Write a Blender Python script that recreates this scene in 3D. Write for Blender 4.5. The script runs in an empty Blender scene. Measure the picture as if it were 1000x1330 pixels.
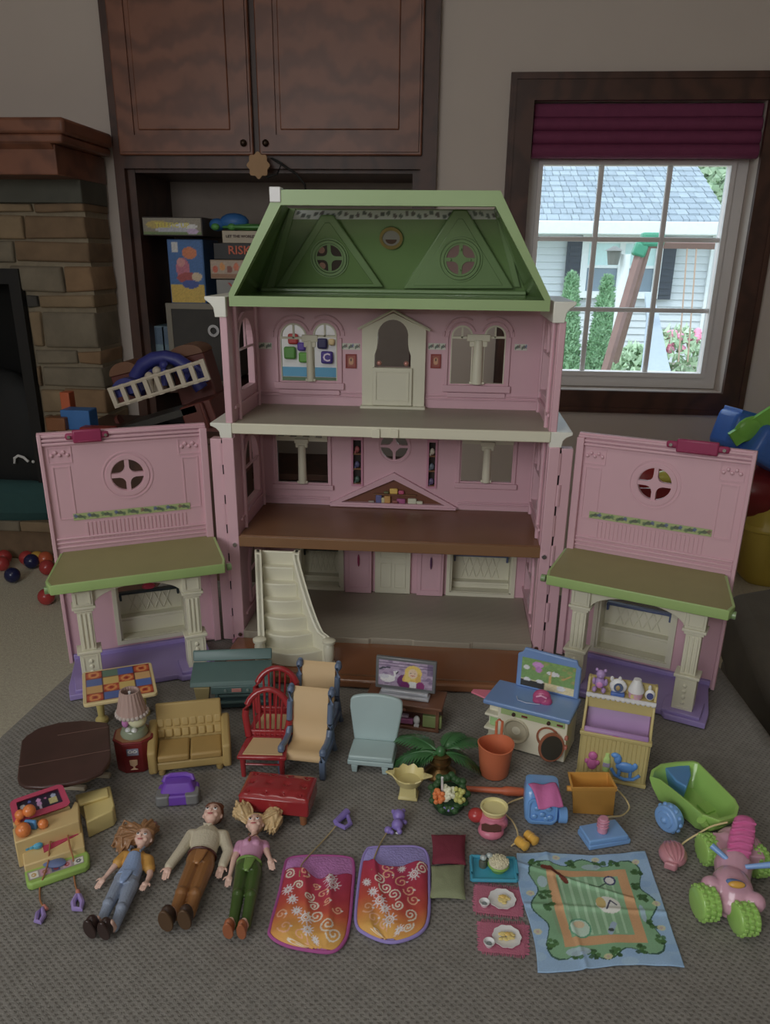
import bpy, bmesh, math, random
import numpy as np
from mathutils import Vector, Matrix, Euler, noise
random.seed(7)
SC = bpy.context.scene
COL = SC.collection
R_ = math.radians
# ---------------------------------------------------------------- camera
CAMH = .55                      # camera height over the ottoman top (z = 0); room floor is z = -0.55
FPX = 1033.852
CR = Matrix(((.9963, .0406, -.0758), (.0854, -.3595, .9292), (.0105, -.9323, -.3617)))   # rows = world axes in camera space
cx_ = CR.col[0].normalized(); cz_ = CR.col[2].normalized(); cy_ = cz_.cross(cx_).normalized(); cx_ = cy_.cross(cz_)
cam_d = bpy.data.cameras.new('camera'); cam = bpy.data.objects.new('camera', cam_d); COL.objects.link(cam)
M3 = Matrix((cx_, -cy_, -cz_)).transposed()
cam.matrix_world = Matrix.Translation((0, 0, CAMH)) @ M3.to_4x4()
cam_d.sensor_fit = 'HORIZONTAL'; cam_d.sensor_width = 36; cam_d.lens = 36 * FPX / 1000
cam_d.shift_y = .07; cam_d.clip_start = .02; cam_d.clip_end = 200
SC.camera = cam
# ---------------------------------------------------------------- world, lamps, exposure
W = bpy.data.worlds.new('sky'); SC.world = W; W.use_nodes = True
wn = W.node_tree.nodes; wl = W.node_tree.links
bg = wn['Background']; bg.inputs['Color'].default_value = (.80, .90, 1, 1); bg.inputs['Strength'].default_value = 2.1
def area(name, loc, target, sx, sy, power, col=(1, 1, 1)):
    l = bpy.data.lights.new(name, 'AREA'); l.shape = 'RECTANGLE'; l.size = sx; l.size_y = sy; l.energy = power; l.color = col
    o = bpy.data.objects.new(name, l); COL.objects.link(o); o.location = loc
    o.rotation_euler = (Vector(target) - Vector(loc)).to_track_quat('-Z', 'Y').to_euler(); return o
area('rear_window_light', (-1.2, -1.5, 1.15), (-.15, 1.2, .1), 1.6, 1.0, 24, (.97, .99, 1))
area('ceiling_fill_light', (-.4, .3, 1.82), (-.3, .9, 0), .5, .5, 2.5, (1, .96, .9))  # added soft ambient fill from above, no lamp is seen there
fl = bpy.data.lights.new('phone_flash', 'POINT'); fl.energy = 1.35; fl.shadow_soft_size = .012; fl.color = (1, 1, 1)
fo = bpy.data.objects.new('phone_flash', fl); COL.objects.link(fo); fo.location = (.01, -.02, .60)
sun = bpy.data.lights.new('sun', 'SUN'); sun.energy = 1.5; sun.angle = .2; sun.color = (1, .97, .9)
so = bpy.data.objects.new('sun', sun); COL.objects.link(so); so.rotation_euler = (R_(28), R_(-22), 0)
vs = SC.view_settings; vs.view_transform = 'Standard'; vs.look = 'None'; vs.gamma = 1; vs.exposure = .06; vs.use_curve_mapping = False
# ---------------------------------------------------------------- pixel -> point on a known plane
def ray(px, py): return CR @ Vector((px - 500, py - 735, FPX))
def G(px, py, z=0.0):
    r = ray(px, py); t = (z - CAMH) / r.z; return Vector((r.x * t, r.y * t, z))
def O(px, py, Y):
    r = ray(px, py); t = Y / r.y; return Vector((r.x * t, Y, CAMH + r.z * t))
# ---------------------------------------------------------------- materials
def lin(c): c = c / 255; return c / 12.92 if c <= .04045 else ((c + .055) / 1.055) ** 2.4
def alb(rgb, k=2.2, ds=.16):
    c = [lin(v) * k for v in rgb]; y = .25 * c[0] + .6 * c[1] + .15 * c[2]; return tuple(min(.85, v + (y - v) * ds) for v in c)
MATS = {}
def mat(name, rgb, k=2.2, rough=.42, var=.10, scale=25, metal=0, bump=0, bscale=200, spec=.5, coat=0, emit=0):
    if name in MATS: return MATS[name]
    m = bpy.data.materials.new(name); MATS[name] = m; m.use_nodes = True
    n = m.node_tree.nodes; l = m.node_tree.links; b = n['Principled BSDF']
    c = alb(rgb, k); tc = n.new('ShaderNodeTexCoord'); nz = n.new('ShaderNodeTexNoise'); nz.inputs['Scale'].default_value = scale; nz.inputs['Detail'].default_value = 4
    l.new(tc.outputs['Object'], nz.inputs['Vector'])
    mx = n.new('ShaderNodeMix'); mx.data_type = 'RGBA'
    mx.inputs['A'].default_value = (*[v * (1 - var) for v in c], 1); mx.inputs['B'].default_value = (*[min(.9, v * (1 + var)) for v in c], 1)
    l.new(nz.outputs['Fac'], mx.inputs['Factor']); l.new(mx.outputs['Result'], b.inputs['Base Color'])
    b.inputs['Roughness'].default_value = rough; b.inputs['Metallic'].default_value = metal; b.inputs['Specular IOR Level'].default_value = spec
    if coat: b.inputs['Coat Weight'].default_value = coat; b.inputs['Coat Roughness'].default_value = .12
    if bump:
        nb = n.new('ShaderNodeTexNoise'); nb.inputs['Scale'].default_value = bscale; nb.inputs['Detail'].default_value = 3
        bp = n.new('ShaderNodeBump'); bp.inputs['Strength'].default_value = bump; bp.inputs['Distance'].default_value = .002
        l.new(tc.outputs['Object'], nb.inputs['Vector']); l.new(nb.outputs['Fac'], bp.inputs['Height']); l.new(bp.outputs['Normal'], b.inputs['Normal'])
    return m
def two(m, rgb2, kind='wave', scale=60, k=2.2, axis='Z', fac=1.0, dist=1.5, bump=.2, lo=.4, hi=.6):
    """mix a second colour in through a wave / noise / checker pattern"""
    n = m.node_tree.nodes; l = m.node_tree.links; b = n['Principled BSDF']
    old = b.inputs['Base Color'].links[0].from_socket
    tc = n.new('ShaderNodeTexCoord')
    if kind == 'wave':
        t = n.new('ShaderNodeTexWave'); t.bands_direction = axis; t.inputs['Distortion'].default_value = dist; t.inputs['Detail'].default_value = 3; t.inputs['Detail Scale'].default_value = 2.1
    elif kind == 'voronoi': t = n.new('ShaderNodeTexVoronoi')
    else: t = n.new('ShaderNodeTexNoise'); t.inputs['Detail'].default_value = 5
    t.inputs['Scale'].default_value = scale; l.new(tc.outputs['Object'], t.inputs['Vector'])
    out = t.outputs['Distance'] if kind == 'voronoi' else t.outputs['Fac']
    mr = n.new('ShaderNodeMapRange'); mr.inputs['From Min'].default_value = lo; mr.inputs['From Max'].default_value = hi; mr.inputs['To Max'].default_value = fac
    l.new(out, mr.inputs['Value'])
    mx = n.new('ShaderNodeMix'); mx.data_type = 'RGBA'; l.new(mr.outputs['Result'], mx.inputs['Factor']); l.new(old, mx.inputs['A'])
    mx.inputs['B'].default_value = (*alb(rgb2, k), 1); l.new(mx.outputs['Result'], b.inputs['Base Color'])
    if bump:
        bp = n.new('ShaderNodeBump'); bp.inputs['Strength'].default_value = bump; bp.inputs['Distance'].default_value = .002
        l.new(out, bp.inputs['Height']); l.new(bp.outputs['Normal'], b.inputs['Normal'])
    return m
def printmat(name, rough=.5):
    if name in MATS: return MATS[name]
    m = bpy.data.materials.new(name); MATS[name] = m; m.use_nodes = True
    n = m.node_tree.nodes; l = m.node_tree.links; b = n['Principled BSDF']
    a = n.new('ShaderNodeAttribute'); a.attribute_name = 'Print'; l.new(a.outputs['Color'], b.inputs['Base Color']); b.inputs['Roughness'].default_value = rough
    return m
# ---------------------------------------------------------------- mesh builder
XZ = Matrix(((1, 0, 0, 0), (0, 0, -1, 0), (0, 1, 0, 0), (0, 0, 0, 1)))     # local (x, y) -> world (x, z), local z -> -y (towards viewer)
def TR(x=0, y=0, z=0): return Matrix.Translation((x, y, z))
def RZ(a): return Matrix.Rotation(R_(a), 4, 'Z')
def RX(a): return Matrix.Rotation(R_(a), 4, 'X')
def RY(a): return Matrix.Rotation(R_(a), 4, 'Y')
SPLIT = {'wall_moulding', 'bench_side', 'front_rail', 'column_relief', 'corner_pilaster', 'side_moulding', 'corner_relief', 'fluted_band', 'latch_arm', 'hinge', 'side_post', 'clock_part', 'bench_seat', 'lattice', 'side_shelf', 'grille_bar', 'base_highlight', 'flower_knob', 'sepal', 'white_key', 'scroll'}
class MB:
    def __init__(s): s.v = []; s.f = []; s.pan = False; s.st = []
    def add(s, vs, fs, M=None):
        k = len(s.v); s.st.append((k, len(s.f)))
        s.v += [tuple(M @ Vector(v)) if M else tuple(v) for v in vs]
        s.f += [tuple(i + k for i in f) for f in fs]; return s
    def box(s, c, d, M=None):
        x, y, z = [a / 2 for a in d]; X, Y, Z = c
        return s.add([(X + i * x, Y + j * y, Z + k * z) for i in (-1, 1) for j in (-1, 1) for k in (-1, 1)],
                     [(0, 1, 3, 2), (4, 6, 7, 5), (0, 4, 5, 1), (2, 3, 7, 6), (0, 2, 6, 4), (1, 5, 7, 3)], M)
    def b2(s, a, b, M=None): return s.box([(p + q) / 2 for p, q in zip(a, b)], [abs(q - p) for p, q in zip(a, b)], M)
    def ring(s, rings, caps=True, M=None, closed=False):
        n = len(rings[0]); vs = [p for r in rings for p in r]; fs = []
        m = len(rings)
        for i in range(m if closed else m - 1):
            for j in range(n):
                a = i * n; b = ((i + 1) % m) * n
                fs.append((a + j, a + (j + 1) % n, b + (j + 1) % n, b + j))
        if caps and not closed: fs += [tuple(range(n - 1, -1, -1)), tuple((m - 1) * n + j for j in range(n))]
        return s.add(vs, fs, M)
    def cyl(s, p0, p1, r0, r1=None, n=16, M=None, caps=True):
        r1 = r0 if r1 is None else r1; p0 = Vector(p0); p1 = Vector(p1); q = (p1 - p0).to_track_quat('Z', 'Y')
        c = [(math.cos(2 * math.pi * j / n), math.sin(2 * math.pi * j / n)) for j in range(n)]
        return s.ring([[p0 + q @ Vector((a * r0, b * r0, 0)) for a, b in c], [p1 + q @ Vector((a * r1, b * r1, 0)) for a, b in c]], caps, M)
    def lathe(s, prof, c=(0, 0, 0), n=24, M=None, sx=1, sy=1, caps=True):
        X, Y, Z = c
        return s.ring([[(X + r * sx * math.cos(2 * math.pi * j / n), Y + r * sy * math.sin(2 * math.pi * j / n), Z + z) for j in range(n)] for r, z in prof], caps, M)
    def sph(s, c, r, n=14, M=None, rot=None):
        if not hasattr(r, '__len__'): r = (r, r, r)
        m = n // 2 + 1; q = rot.to_3x3() if rot else None; c = Vector(c); rings = []
        for i in range(m):
            t = math.pi * (.02 + .96 * i / (m - 1)); ring = []
            for j in range(n):
                p = Vector((r[0] * math.sin(t) * math.cos(2 * math.pi * j / n), r[1] * math.sin(t) * math.sin(2 * math.pi * j / n), -r[2] * math.cos(t)))
                ring.append(c + (q @ p if q else p))
            rings.append(ring)
        return s.ring(rings, True, M)
    def tube(s, pts, r, n=8, M=None, closed=False, flat=1):
        pts = [Vector(p) for p in pts]; m = len(pts); rings = []; up = Vector((0, 0, 1)); rr = r if hasattr(r, '__len__') else [r] * m
        for i, p in enumerate(pts):
            d = (pts[(i + 1) % m] if (closed or i < m - 1) else p) - (pts[i - 1] if (closed or i > 0) else p); d.normalize()
            u = up if abs(d.dot(up)) < .95 else Vector((0, 1, 0)); a = d.cross(u).normalized(); b = a.cross(d).normalized()
            rings.append([p + a * math.cos(2 * math.pi * j / n) * rr[i] + b * math.sin(2 * math.pi * j / n) * rr[i] * flat for j in range(n)])
        return s.ring(rings, True, M, closed)
    def prism(s, poly, z0, z1, M=None, taper=1.0):
        n = len(poly); cx = sum(p[0] for p in poly) / n; cy = sum(p[1] for p in poly) / n
        return s.ring([[(x, y, z0) for x, y in poly], [(cx + (x - cx) * taper, cy + (y - cy) * taper, z1) for x, y in poly]], True, M)
    def panel(s, outer, holes, t, M=None):
        """flat plate with holes in local xy, from z=0 to z=t"""
        s.pan = s.pan or bool(holes); cu = bpy.data.curves.new('tmp', 'CURVE'); cu.dimensions = '2D'; cu.fill_mode = 'BOTH'; cu.extrude = t * 50
        for lp in [outer] + list(holes):
            sp = cu.splines.new('POLY'); sp.points.add(len(lp) - 1); sp.use_cyclic_u = True
            for i, (x, y) in enumerate(lp): sp.points[i].co = (x * 100, y * 100, 0, 1)
        o = bpy.data.objects.new('tmp', cu); me = bpy.data.meshes.new_from_object(o)
        s.add([(v.co.x / 100, v.co.y / 100, v.co.z / 100 + t / 2) for v in me.vertices], [tuple(p.vertices) for p in me.polygons], M)
        bpy.data.objects.remove(o); bpy.data.curves.remove(cu); bpy.data.meshes.remove(me); return s
    def text(s, txt, size, t=.0006, M=None, sx=1):
        cu = bpy.data.curves.new('tmp', 'FONT'); cu.body = txt; cu.size = size; cu.extrude = t / 2; cu.align_x = 'CENTER'; cu.align_y = 'CENTER'; cu.resolution_u = 2
        cu.offset = size * .02
        o = bpy.data.objects.new('tmp', cu); me = bpy.data.meshes.new_from_object(o)
        s.add([(v.co.x * sx, v.co.y, v.co.z) for v in me.vertices], [tuple(p.vertices) for p in me.polygons], M)
        bpy.data.objects.remove(o); bpy.data.curves.remove(cu); bpy.data.meshes.remove(me); return s
    def o(s, name, m, parent=None, bevel=0, smooth=None, seg=2, sub=0, loc=None, fix=True):
        if name in SPLIT and len(s.st) > 1:      # each piece an object of its own
            en = s.st[1:] + [(len(s.v), len(s.f))]
            for (v0, f0), (v1, f1) in zip(s.st, en):
                q = MB(); q.v = s.v[v0:v1]; q.f = [tuple(i - v0 for i in f) for f in s.f[f0:f1]]; q.pan = s.pan; ob = q.o(name, m, parent, bevel, smooth, seg, sub)
            return ob
        if s.pan: bevel = 0; smooth = False
        me = bpy.data.meshes.new(name); me.from_pydata(s.v, [], s.f); me.validate()
        if fix:
            bm = bmesh.new(); bm.from_mesh(me); bmesh.ops.remove_doubles(bm, verts=bm.verts, dist=1e-6); bmesh.ops.recalc_face_normals(bm, faces=bm.faces); bm.to_mesh(me); bm.free()
        ob = bpy.data.objects.new(name, me); COL.objects.link(ob)
        if loc is not None:
            loc = Vector(loc)
            for v in me.vertices: v.co -= loc
            ob.location = loc
        if m: me.materials.append(m)
        if parent: ob.parent = parent
        if smooth is not False:
            me.polygons.foreach_set('use_smooth', [True] * len(me.polygons)); me.set_sharp_from_angle(angle=R_(smooth or 38))
        if bevel:
            b = ob.modifiers.new('bevel', 'BEVEL'); b.width = bevel; b.segments = seg; b.limit_method = 'ANGLE'; b.angle_limit = R_(35)
            me.set_sharp_from_angle(angle=R_(80)); b.harden_normals = False
        if sub:
            u = ob.modifiers.new('sub', 'SUBSURF'); u.levels = sub; u.render_levels = sub
        return ob
def T(name, label, cat, loc=(0, 0, 0), rz=0, group=None, rx=0, ry=0):
    o = bpy.data.objects.new(name, None); COL.objects.link(o); o.location = loc; o.rotation_euler = (R_(rx), R_(ry), R_(rz)); o.empty_display_size = .02
    return tag(o, label, cat, group)
def tag(o, label, cat, group=None):
    o['label'] = label; o['category'] = cat
    if group: o['group'] = group
    return o
def S(o): o['kind'] = 'structure'; return o
def lab(o, l): o['label'] = l; return o
def dup(o, loc=None, rz=None, label=None, parent=None):
    c = o.copy(); COL.objects.link(c)
    if parent: c.parent = parent
    if loc is not None: c.location = loc
    if rz is not None: c.rotation_euler.z = R_(rz)
    if label: c['label'] = label
    for ch in list(o.children): dup(ch, parent=c)
    return c
def circ(x, y, r, n=24, a0=0, a1=360, ry=None):
    full = abs(a1 - a0) >= 360; k = n if full else n + 1
    return [(x + r * math.cos(R_(a0 + (a1 - a0) * i / n)), y + (ry or r) * math.sin(R_(a0 + (a1 - a0) * i / n))) for i in range(k)]
def rect(x0, y0, x1, y1): return [(x0, y0), (x1, y0), (x1, y1), (x0, y1)]
def rrect(x0, y0, x1, y1, r, n=5):
    p = []
    for cx, cy, a in ((x1 - r, y1 - r, 0), (x0 + r, y1 - r, 90), (x0 + r, y0 + r, 180), (x1 - r, y0 + r, 270)): p += circ(cx, cy, r, n, a, a + 90)
    return p
def arch(x0, y0, x1, y1, n=12):   # y1 = top of the arch
    r = (x1 - x0) / 2; return [(x0, y0), (x1, y0)] + circ((x0 + x1) / 2, y1 - r, r, n, 0, 180)
def lobes(x, y, r, g):            # four quarter panes of a round window
    out = []
    for q in range(4):
        a = q * 90; pts = [(g, .5 * r), (g + .05 * r, .34 * r), (.25 * r, .25 * r), (.34 * r, g + .05 * r), (.5 * r, g)] + circ(0, 0, r, 8, math.degrees(math.asin(g / r)), 90 - math.degrees(math.asin(g / r)))
        c, s_ = math.cos(R_(a)), math.sin(R_(a)); out.append([(x + px * c - py * s_, y + px * s_ + py * c) for px, py in pts])
    return out
# ---------------------------------------------------------------- printed surfaces (colour per vertex on a fine grid)
class Canvas:
    def __init__(s, w, h, bg, k=2.2):
        s.w, s.h, s.k = w, h, k; s.a = np.zeros((h, w, 3)); s.a[:] = alb(bg, k)
        s.X, s.Y = np.meshgrid((np.arange(w) + .0) / (w - 1), (np.arange(h) + .0) / (h - 1))
        s.asp = h / w
    def put(s, mask, rgb, f=1.0):
        c = np.array(alb(rgb, s.k)); m = np.clip(mask.astype(float) * f, 0, 1)[..., None]; s.a = s.a * (1 - m) + c * m
    def ell(s, x, y, rx, ry, rgb, f=1, ang=0):
        c, t = math.cos(R_(ang)), math.sin(R_(ang)); dx = s.X - x; dy = (s.Y - y) * s.asp
        u = (dx * c + dy * t) / rx; v = (-dx * t + dy * c) / ry; s.put(u * u + v * v < 1, rgb, f)
    def ringe(s, x, y, r, w, rgb, f=1):
        d = np.hypot(s.X - x, (s.Y - y) * s.asp); s.put(abs(d - r) < w, rgb, f)
    def rect(s, x0, y0, x1, y1, rgb, f=1): s.put((s.X >= x0) & (s.X <= x1) & (s.Y >= y0) & (s.Y <= y1), rgb, f)
    def poly(s, pts, rgb, f=1): s.put(s.inside(pts), rgb, f)
    def inside(s, pts):
        m = np.zeros(s.X.shape, bool); n = len(pts)
        for i in range(n):
            x0, y0 = pts[i]; x1, y1 = pts[(i + 1) % n]
            if y0 == y1: continue
            c = ((s.Y >= min(y0, y1)) & (s.Y < max(y0, y1))); m ^= c & (s.X < (x1 - x0) * (s.Y - y0) / (y1 - y0) + x0)
        return m
    def line(s, pts, w, rgb, f=1):
        for (x0, y0), (x1, y1) in zip(pts, pts[1:]):
            dx, dy = x1 - x0, (y1 - y0) * s.asp; L = dx * dx + dy * dy + 1e-12
            t = np.clip(((s.X - x0) * dx + (s.Y - y0) * s.asp * dy) / L, 0, 1)
            s.put(np.hypot(s.X - x0 - t * dx, (s.Y - y0) * s.asp - t * dy) < w, rgb, f)
    def spiral(s, x, y, r, w, rgb, turns=1.6, a0=0, sg=1, f=1, n=18):
        s.line([(x + r * (1 - .85 * t) * math.cos(a0 + sg * t * turns * 6.283), y + r * (1 - .85 * t) / s.asp * math.sin(a0 + sg * t * turns * 6.283)) for t in [i / n for i in range(n + 1)]], w, rgb, f)
    def noise(s, amt, seed=1):
        rg = np.random.RandomState(seed); s.a *= 1 + (rg.rand(*s.X.shape)[..., None] - .5) * amt
    def o(s, name, posf, parent=None, rough=.5, mask=None, thick=0, solid=None):
        """posf(u, v) -> point; v runs bottom to top"""
        vs = [posf(j / (s.w - 1), i / (s.h - 1)) for i in range(s.h) for j in range(s.w)]; fs = []
        for i in range(s.h - 1):
            for j in range(s.w - 1):
                if mask is None or mask[i, j]: fs.append((i * s.w + j, i * s.w + j + 1, (i + 1) * s.w + j + 1, (i + 1) * s.w + j))
        me = bpy.data.meshes.new(name); me.from_pydata([tuple(v) for v in vs], [], fs)
        at = me.color_attributes.new('Print', 'FLOAT_COLOR', 'POINT'); d = np.ones((s.h * s.w, 4), np.float32); d[:, :3] = np.clip(s.a, 0, .9).reshape(-1, 3); at.data.foreach_set('color', d.ravel())
        me.polygons.foreach_set('use_smooth', [True] * len(me.polygons)); me.update()
        if mask is not None:
            bm = bmesh.new(); bm.from_mesh(me); bmesh.ops.delete(bm, geom=[v for v in bm.verts if not v.link_faces], context='VERTS'); bm.to_mesh(me); bm.free()
        ob = bpy.data.objects.new(name, me); COL.objects.link(ob); me.materials.append(printmat('printed_r%02d' % int(rough * 100), rough))
        if parent: ob.parent = parent
        if thick: so_ = ob.modifiers.new('solid', 'SOLIDIFY'); so_.thickness = thick; so_.offset = -1
        return ob
# ---------------------------------------------------------------- shared materials
pink = mat('pink_plastic', (157, 122, 131), rough=.38, var=.04)
pinkd = mat('pink_trim_plastic', (150, 98, 118), rough=.35, var=.05)
cream = mat('cream_plastic', (158, 155, 136), rough=.36, var=.05)
creamw = mat('pale_floor_plastic', (124, 117, 103), rough=.5, var=.05)
two(creamw, (112, 105, 92), 'wave', 90, axis='Y', dist=.3, bump=.15)
green = mat('roof_green_plastic', (92, 114, 72), rough=.3, var=.06, coat=.3)
greenl = mat('light_green_plastic', (106, 128, 80), rough=.32, var=.05)
olive = mat('porch_roof_olive', (106, 103, 60), rough=.5, var=.08)
brown = mat('brown_floor_plastic', (92, 60, 34), rough=.38, var=.1)
purple = mat('purple_plastic', (112, 97, 146), rough=.4, var=.06)
magenta = mat('magenta_plastic', (112, 26, 62), rough=.35)
red = mat('red_plastic', (118, 18, 24), rough=.2, coat=.5, var=.06)
tan = mat('tan_woven_plastic', (152, 126, 86), rough=.6, var=.08)
steel = mat('steel_screw', (150, 150, 150), metal=1, rough=.25)
black = mat('black_material', (14, 13, 13), rough=.6)
dark = mat('dark_cavity', (6, 6, 6), rough=.9)
white = mat('white_plastic', (185, 183, 175), rough=.35)
# ================================================================ ROOM
WY = 3.0; FZ = -.55
carpet = mat('beige_carpet', (122, 110, 96), k=4.2, rough=1, var=.35, scale=120, spec=.1, bump=.8, bscale=260)
wallm = mat('warm_grey_wall_paint', (124, 115, 108), k=3.2, rough=.85, var=.04, scale=5)
wood = mat('dark_stained_wood', (58, 34, 24), k=2.4, rough=.45, var=.2, scale=6)
two(wood, (48, 28, 20), 'wave', 3, k=2.2, axis='X', dist=9, bump=.05, lo=.1, hi=1)
woodr = mat('reddish_mantel_wood', (92, 54, 36), k=2.6, rough=.4, var=.2, scale=8)
two(woodr, (78, 45, 31), 'wave', 3, k=2.4, axis='Z', dist=9, bump=.05, lo=.1, hi=1)
vinyl = mat('window_vinyl', (160, 156, 154), k=2.3, rough=.5, var=.03)
S(MB().b2((-3.2, -2.6, FZ - .1), (2.4, WY + .02, FZ)).o('floor', carpet))
S(MB().b2((-3.2, -2.6, 1.9), (2.4, WY + .1, 2.0)).o('ceiling', mat('ceiling_paint', (150, 146, 138), k=2)))
WX0, WX1, WZ0, WZ1 = .225, .967, .105, 1.03      # window opening
CX0, CX1, CZ0, CZ1 = -1.165, -.135, .08, .845    # bookcase recess
m = MB().panel(rect(-3.2, FZ, 2.4, 1.9), [rect(WX0, WZ0, WX1, WZ1), rect(CX0, -.5, CX1, .855)], .14, TR(0, WY + .14, 0) @ XZ)
S(m.o('wall_back', wallm))
S(MB().b2((-3.3, -2.7, FZ), (-3.2, WY + .14, 1.9)).o('wall_left', wallm))
S(MB().b2((2.4, -2.7, FZ), (2.5, WY + .14, 1.9)).o('wall_right', wallm))
S(MB().b2((-3.2, -2.7, FZ), (2.4, -2.6, 1.9)).o('wall_front', wallm))
# ---- window
win = S(MB().panel(rect(WX0 + .002, WZ0 + .002, WX1 - .002, WZ1 - .002), [rect(.276, .16, .908, .852)], .05, TR(0, WY + .139, 0) @ XZ).o('window_1', vinyl, bevel=.004))
mb = MB().panel(rect(.262, .146, .922, .866), [rect(.278, .162, .906, .85)], .014, TR(0, WY + .088, 0) @ XZ); mb.o('sash', vinyl, win, bevel=.003)
gx = [.278, .485, .703, .906]; gx = [.278, O(781, 216, WY + .11).x, O(870, 216, WY + .11).x, .906]
gz = [.162, O(800, 402, WY + .11).z, O(800, 311, WY + .11).z, .85]
for x in gx[1:3]: MB().b2((x - .009, WY + .094, .16), (x + .009, WY + .112, .852)).o('muntin', vinyl, win, bevel=.004)
for z in gz[1:3]: MB().b2((.276, WY + .095, z - .008), (.908, WY + .111, z + .008)).o('muntin', vinyl, win, bevel=.004)
gl = bpy.data.materials.new('window_glass'); gl.use_nodes = True; n = gl.node_tree.nodes; l = gl.node_tree.links; n.remove(n['Principled BSDF'])
tr = n.new('ShaderNodeBsdfTransparent'); tr.inputs[0].default_value = (.93, .97, .98, 1); gs = n.new('ShaderNodeBsdfGlossy'); gs.inputs['Roughness'].default_value = .03
mx = n.new('ShaderNodeMixShader'); mx.inputs[0].default_value = .06; l.new(tr.outputs[0], mx.inputs[1]); l.new(gs.outputs[0], mx.inputs[2]); l.new(mx.outputs[0], n['Material Output'].inputs[0])
for i in range(3):
    for j in range(3):
        MB().b2((gx[i] + .004, WY + .101, gz[j] + .004), (gx[i + 1] - .004, WY + .105, gz[j + 1] - .004)).o('pane', gl, win)
cw = .078
t = S(MB().panel(rect(WX0 - cw, WZ0 - cw, WX1 + cw, WZ1 + cw), [rect(WX0 + .001, WZ0 + .001, WX1 - .001, WZ1 - .001)], .022, TR(0, WY, 0) @ XZ).o('trim_1', wood, bevel=.004))
MB().panel(rect(WX0 - cw + .008, WZ0 - cw + .008, WX1 + cw - .008, WZ1 + cw - .008), [rect(WX0 - cw + .02, WZ0 - cw + .02, WX1 + cw - .02, WZ1 + cw - .02)], .006, TR(0, WY - .021, 0) @ XZ).o('outer_bead', wood, t, bevel=.002)
bl = T('roman_blind', 'folded maroon fabric blind across the top of the window', 'blind', (.596, WY + .045, .9))
blm = mat('maroon_blind_fabric', (82, 26, 54), k=2.6, rough=.8, var=.15, scale=30, bump=.4)
for i in range(3):
    z0 = -.035 + i * .04
    MB().cyl((-.366, -.018 - .004 * (3 - i), z0 + .02), (.366, -.018 - .004 * (3 - i), z0 + .02), .022, n=12).o('blind_fold', blm, bl)
MB().b2((-.366, -.03, .085), (.366, 0, .125)).o('head_rail', blm, bl, bevel=.004)
# ---- fireplace
fp = T('fireplace', 'fieldstone fireplace with wooden mantel and black firebox on the left', 'fireplace', (-1.6, 2.8, FZ))
def L(m): return m   # readability
off = Vector((-1.6, 2.8, FZ))
def rel(a): return tuple(Vector(a) - off)
stm = [mat('stone_%s' % a, c, k=2.5, rough=.9, var=.4, scale=14, bump=.7, bscale=60) for a, c in (('tan', (98, 82, 60)), ('brown', (88, 70, 50)), ('grey', (88, 80, 66)), ('rust', (98, 76, 52)), ('dark', (50, 48, 45)))]
mort = mat('mortar', (104, 94, 76), k=2.4, rough=.95, var=.2, scale=60, bump=.4)
FX = -1.25
MB().panel([(-2.3, -.4), (FX + .004, -.4), (FX + .004, .78), (-2.3, .78)], [rect(-2.2, -.4, -1.51, .5)], .18, TR(-off.x, 2.985 - off.y, -off.z) @ XZ).o('mortar_wall', mort, fp)
MB().b2(rel((-2.2, 2.94, -.4)), rel((-1.51, 2.975, .5))).o('firebox_back', dark, fp)
MB().panel(rect(-2.2, -.4, -1.49, .5), [rect(-2.15, -.4, -1.53, .45)], .03, TR(-off.x, 2.80 - off.y, -off.z) @ XZ).o('firebox_surround', black, fp, bevel=.004)
rng = random.Random(3)
rows = [(262, 277, [-10, 42, 107], [0, 1]), (278, 311, [-30, 31, 109], [0, 1]), (313, 342, [-40, 18, 113], [2, 1]), (344, 380, [14, 83, 118], [2, 3]), (382, 401, [18, 50, 121], [4, 0]),
        (403, 453, [24, 55, 124], [0, 2]), (455, 474, [27, 100, 127], [2, 3]), (476, 503, [31, 54, 128], [1, 2]), (505, 537, [33, 84, 130], [0, 3]), (539, 570, [36, 70, 132], [1, 0]), (572, 610, [38, 95, 134], [2, 1]), (612, 650, [38, 66, 136], [1, 2])]
def stone(x0, x1, z0, z1, mm, deep):
    g = .004; Y0 = 2.79 - rng.random() * .012; Y1 = 2.83 if not deep else 2.985
    mbx = MB(); j = lambda: (rng.random() - .5) * .008
    fr = [(x0 + g + j(), z0 + g + j()), (x1 - g + j(), z0 + g + j()), (x1 - g + j(), z1 - g + j()), (x0 + g + j(), z1 - g + j())]
    vs = [(a, Y0 + .006, b) for a, b in fr] + [((a - (x0 + x1) / 2) * .93 + (x0 + x1) / 2, Y0 + j() * .5, (b - (z0 + z1) / 2) * .8 + (z0 + z1) / 2) for a, b in fr] + [(a, Y1, b) for a, b in fr]
    mbx.add([rel(v) for v in vs], [(4, 5, 6, 7)] + [(i, (i + 1) % 4, 4 + (i + 1) % 4, 4 + i) for i in range(4)] + [(i, 8 + i, 8 + (i + 1) % 4, (i + 1) % 4) for i in range(4)])
    mbx.o('stone', mm, fp, bevel=.004)
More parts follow.
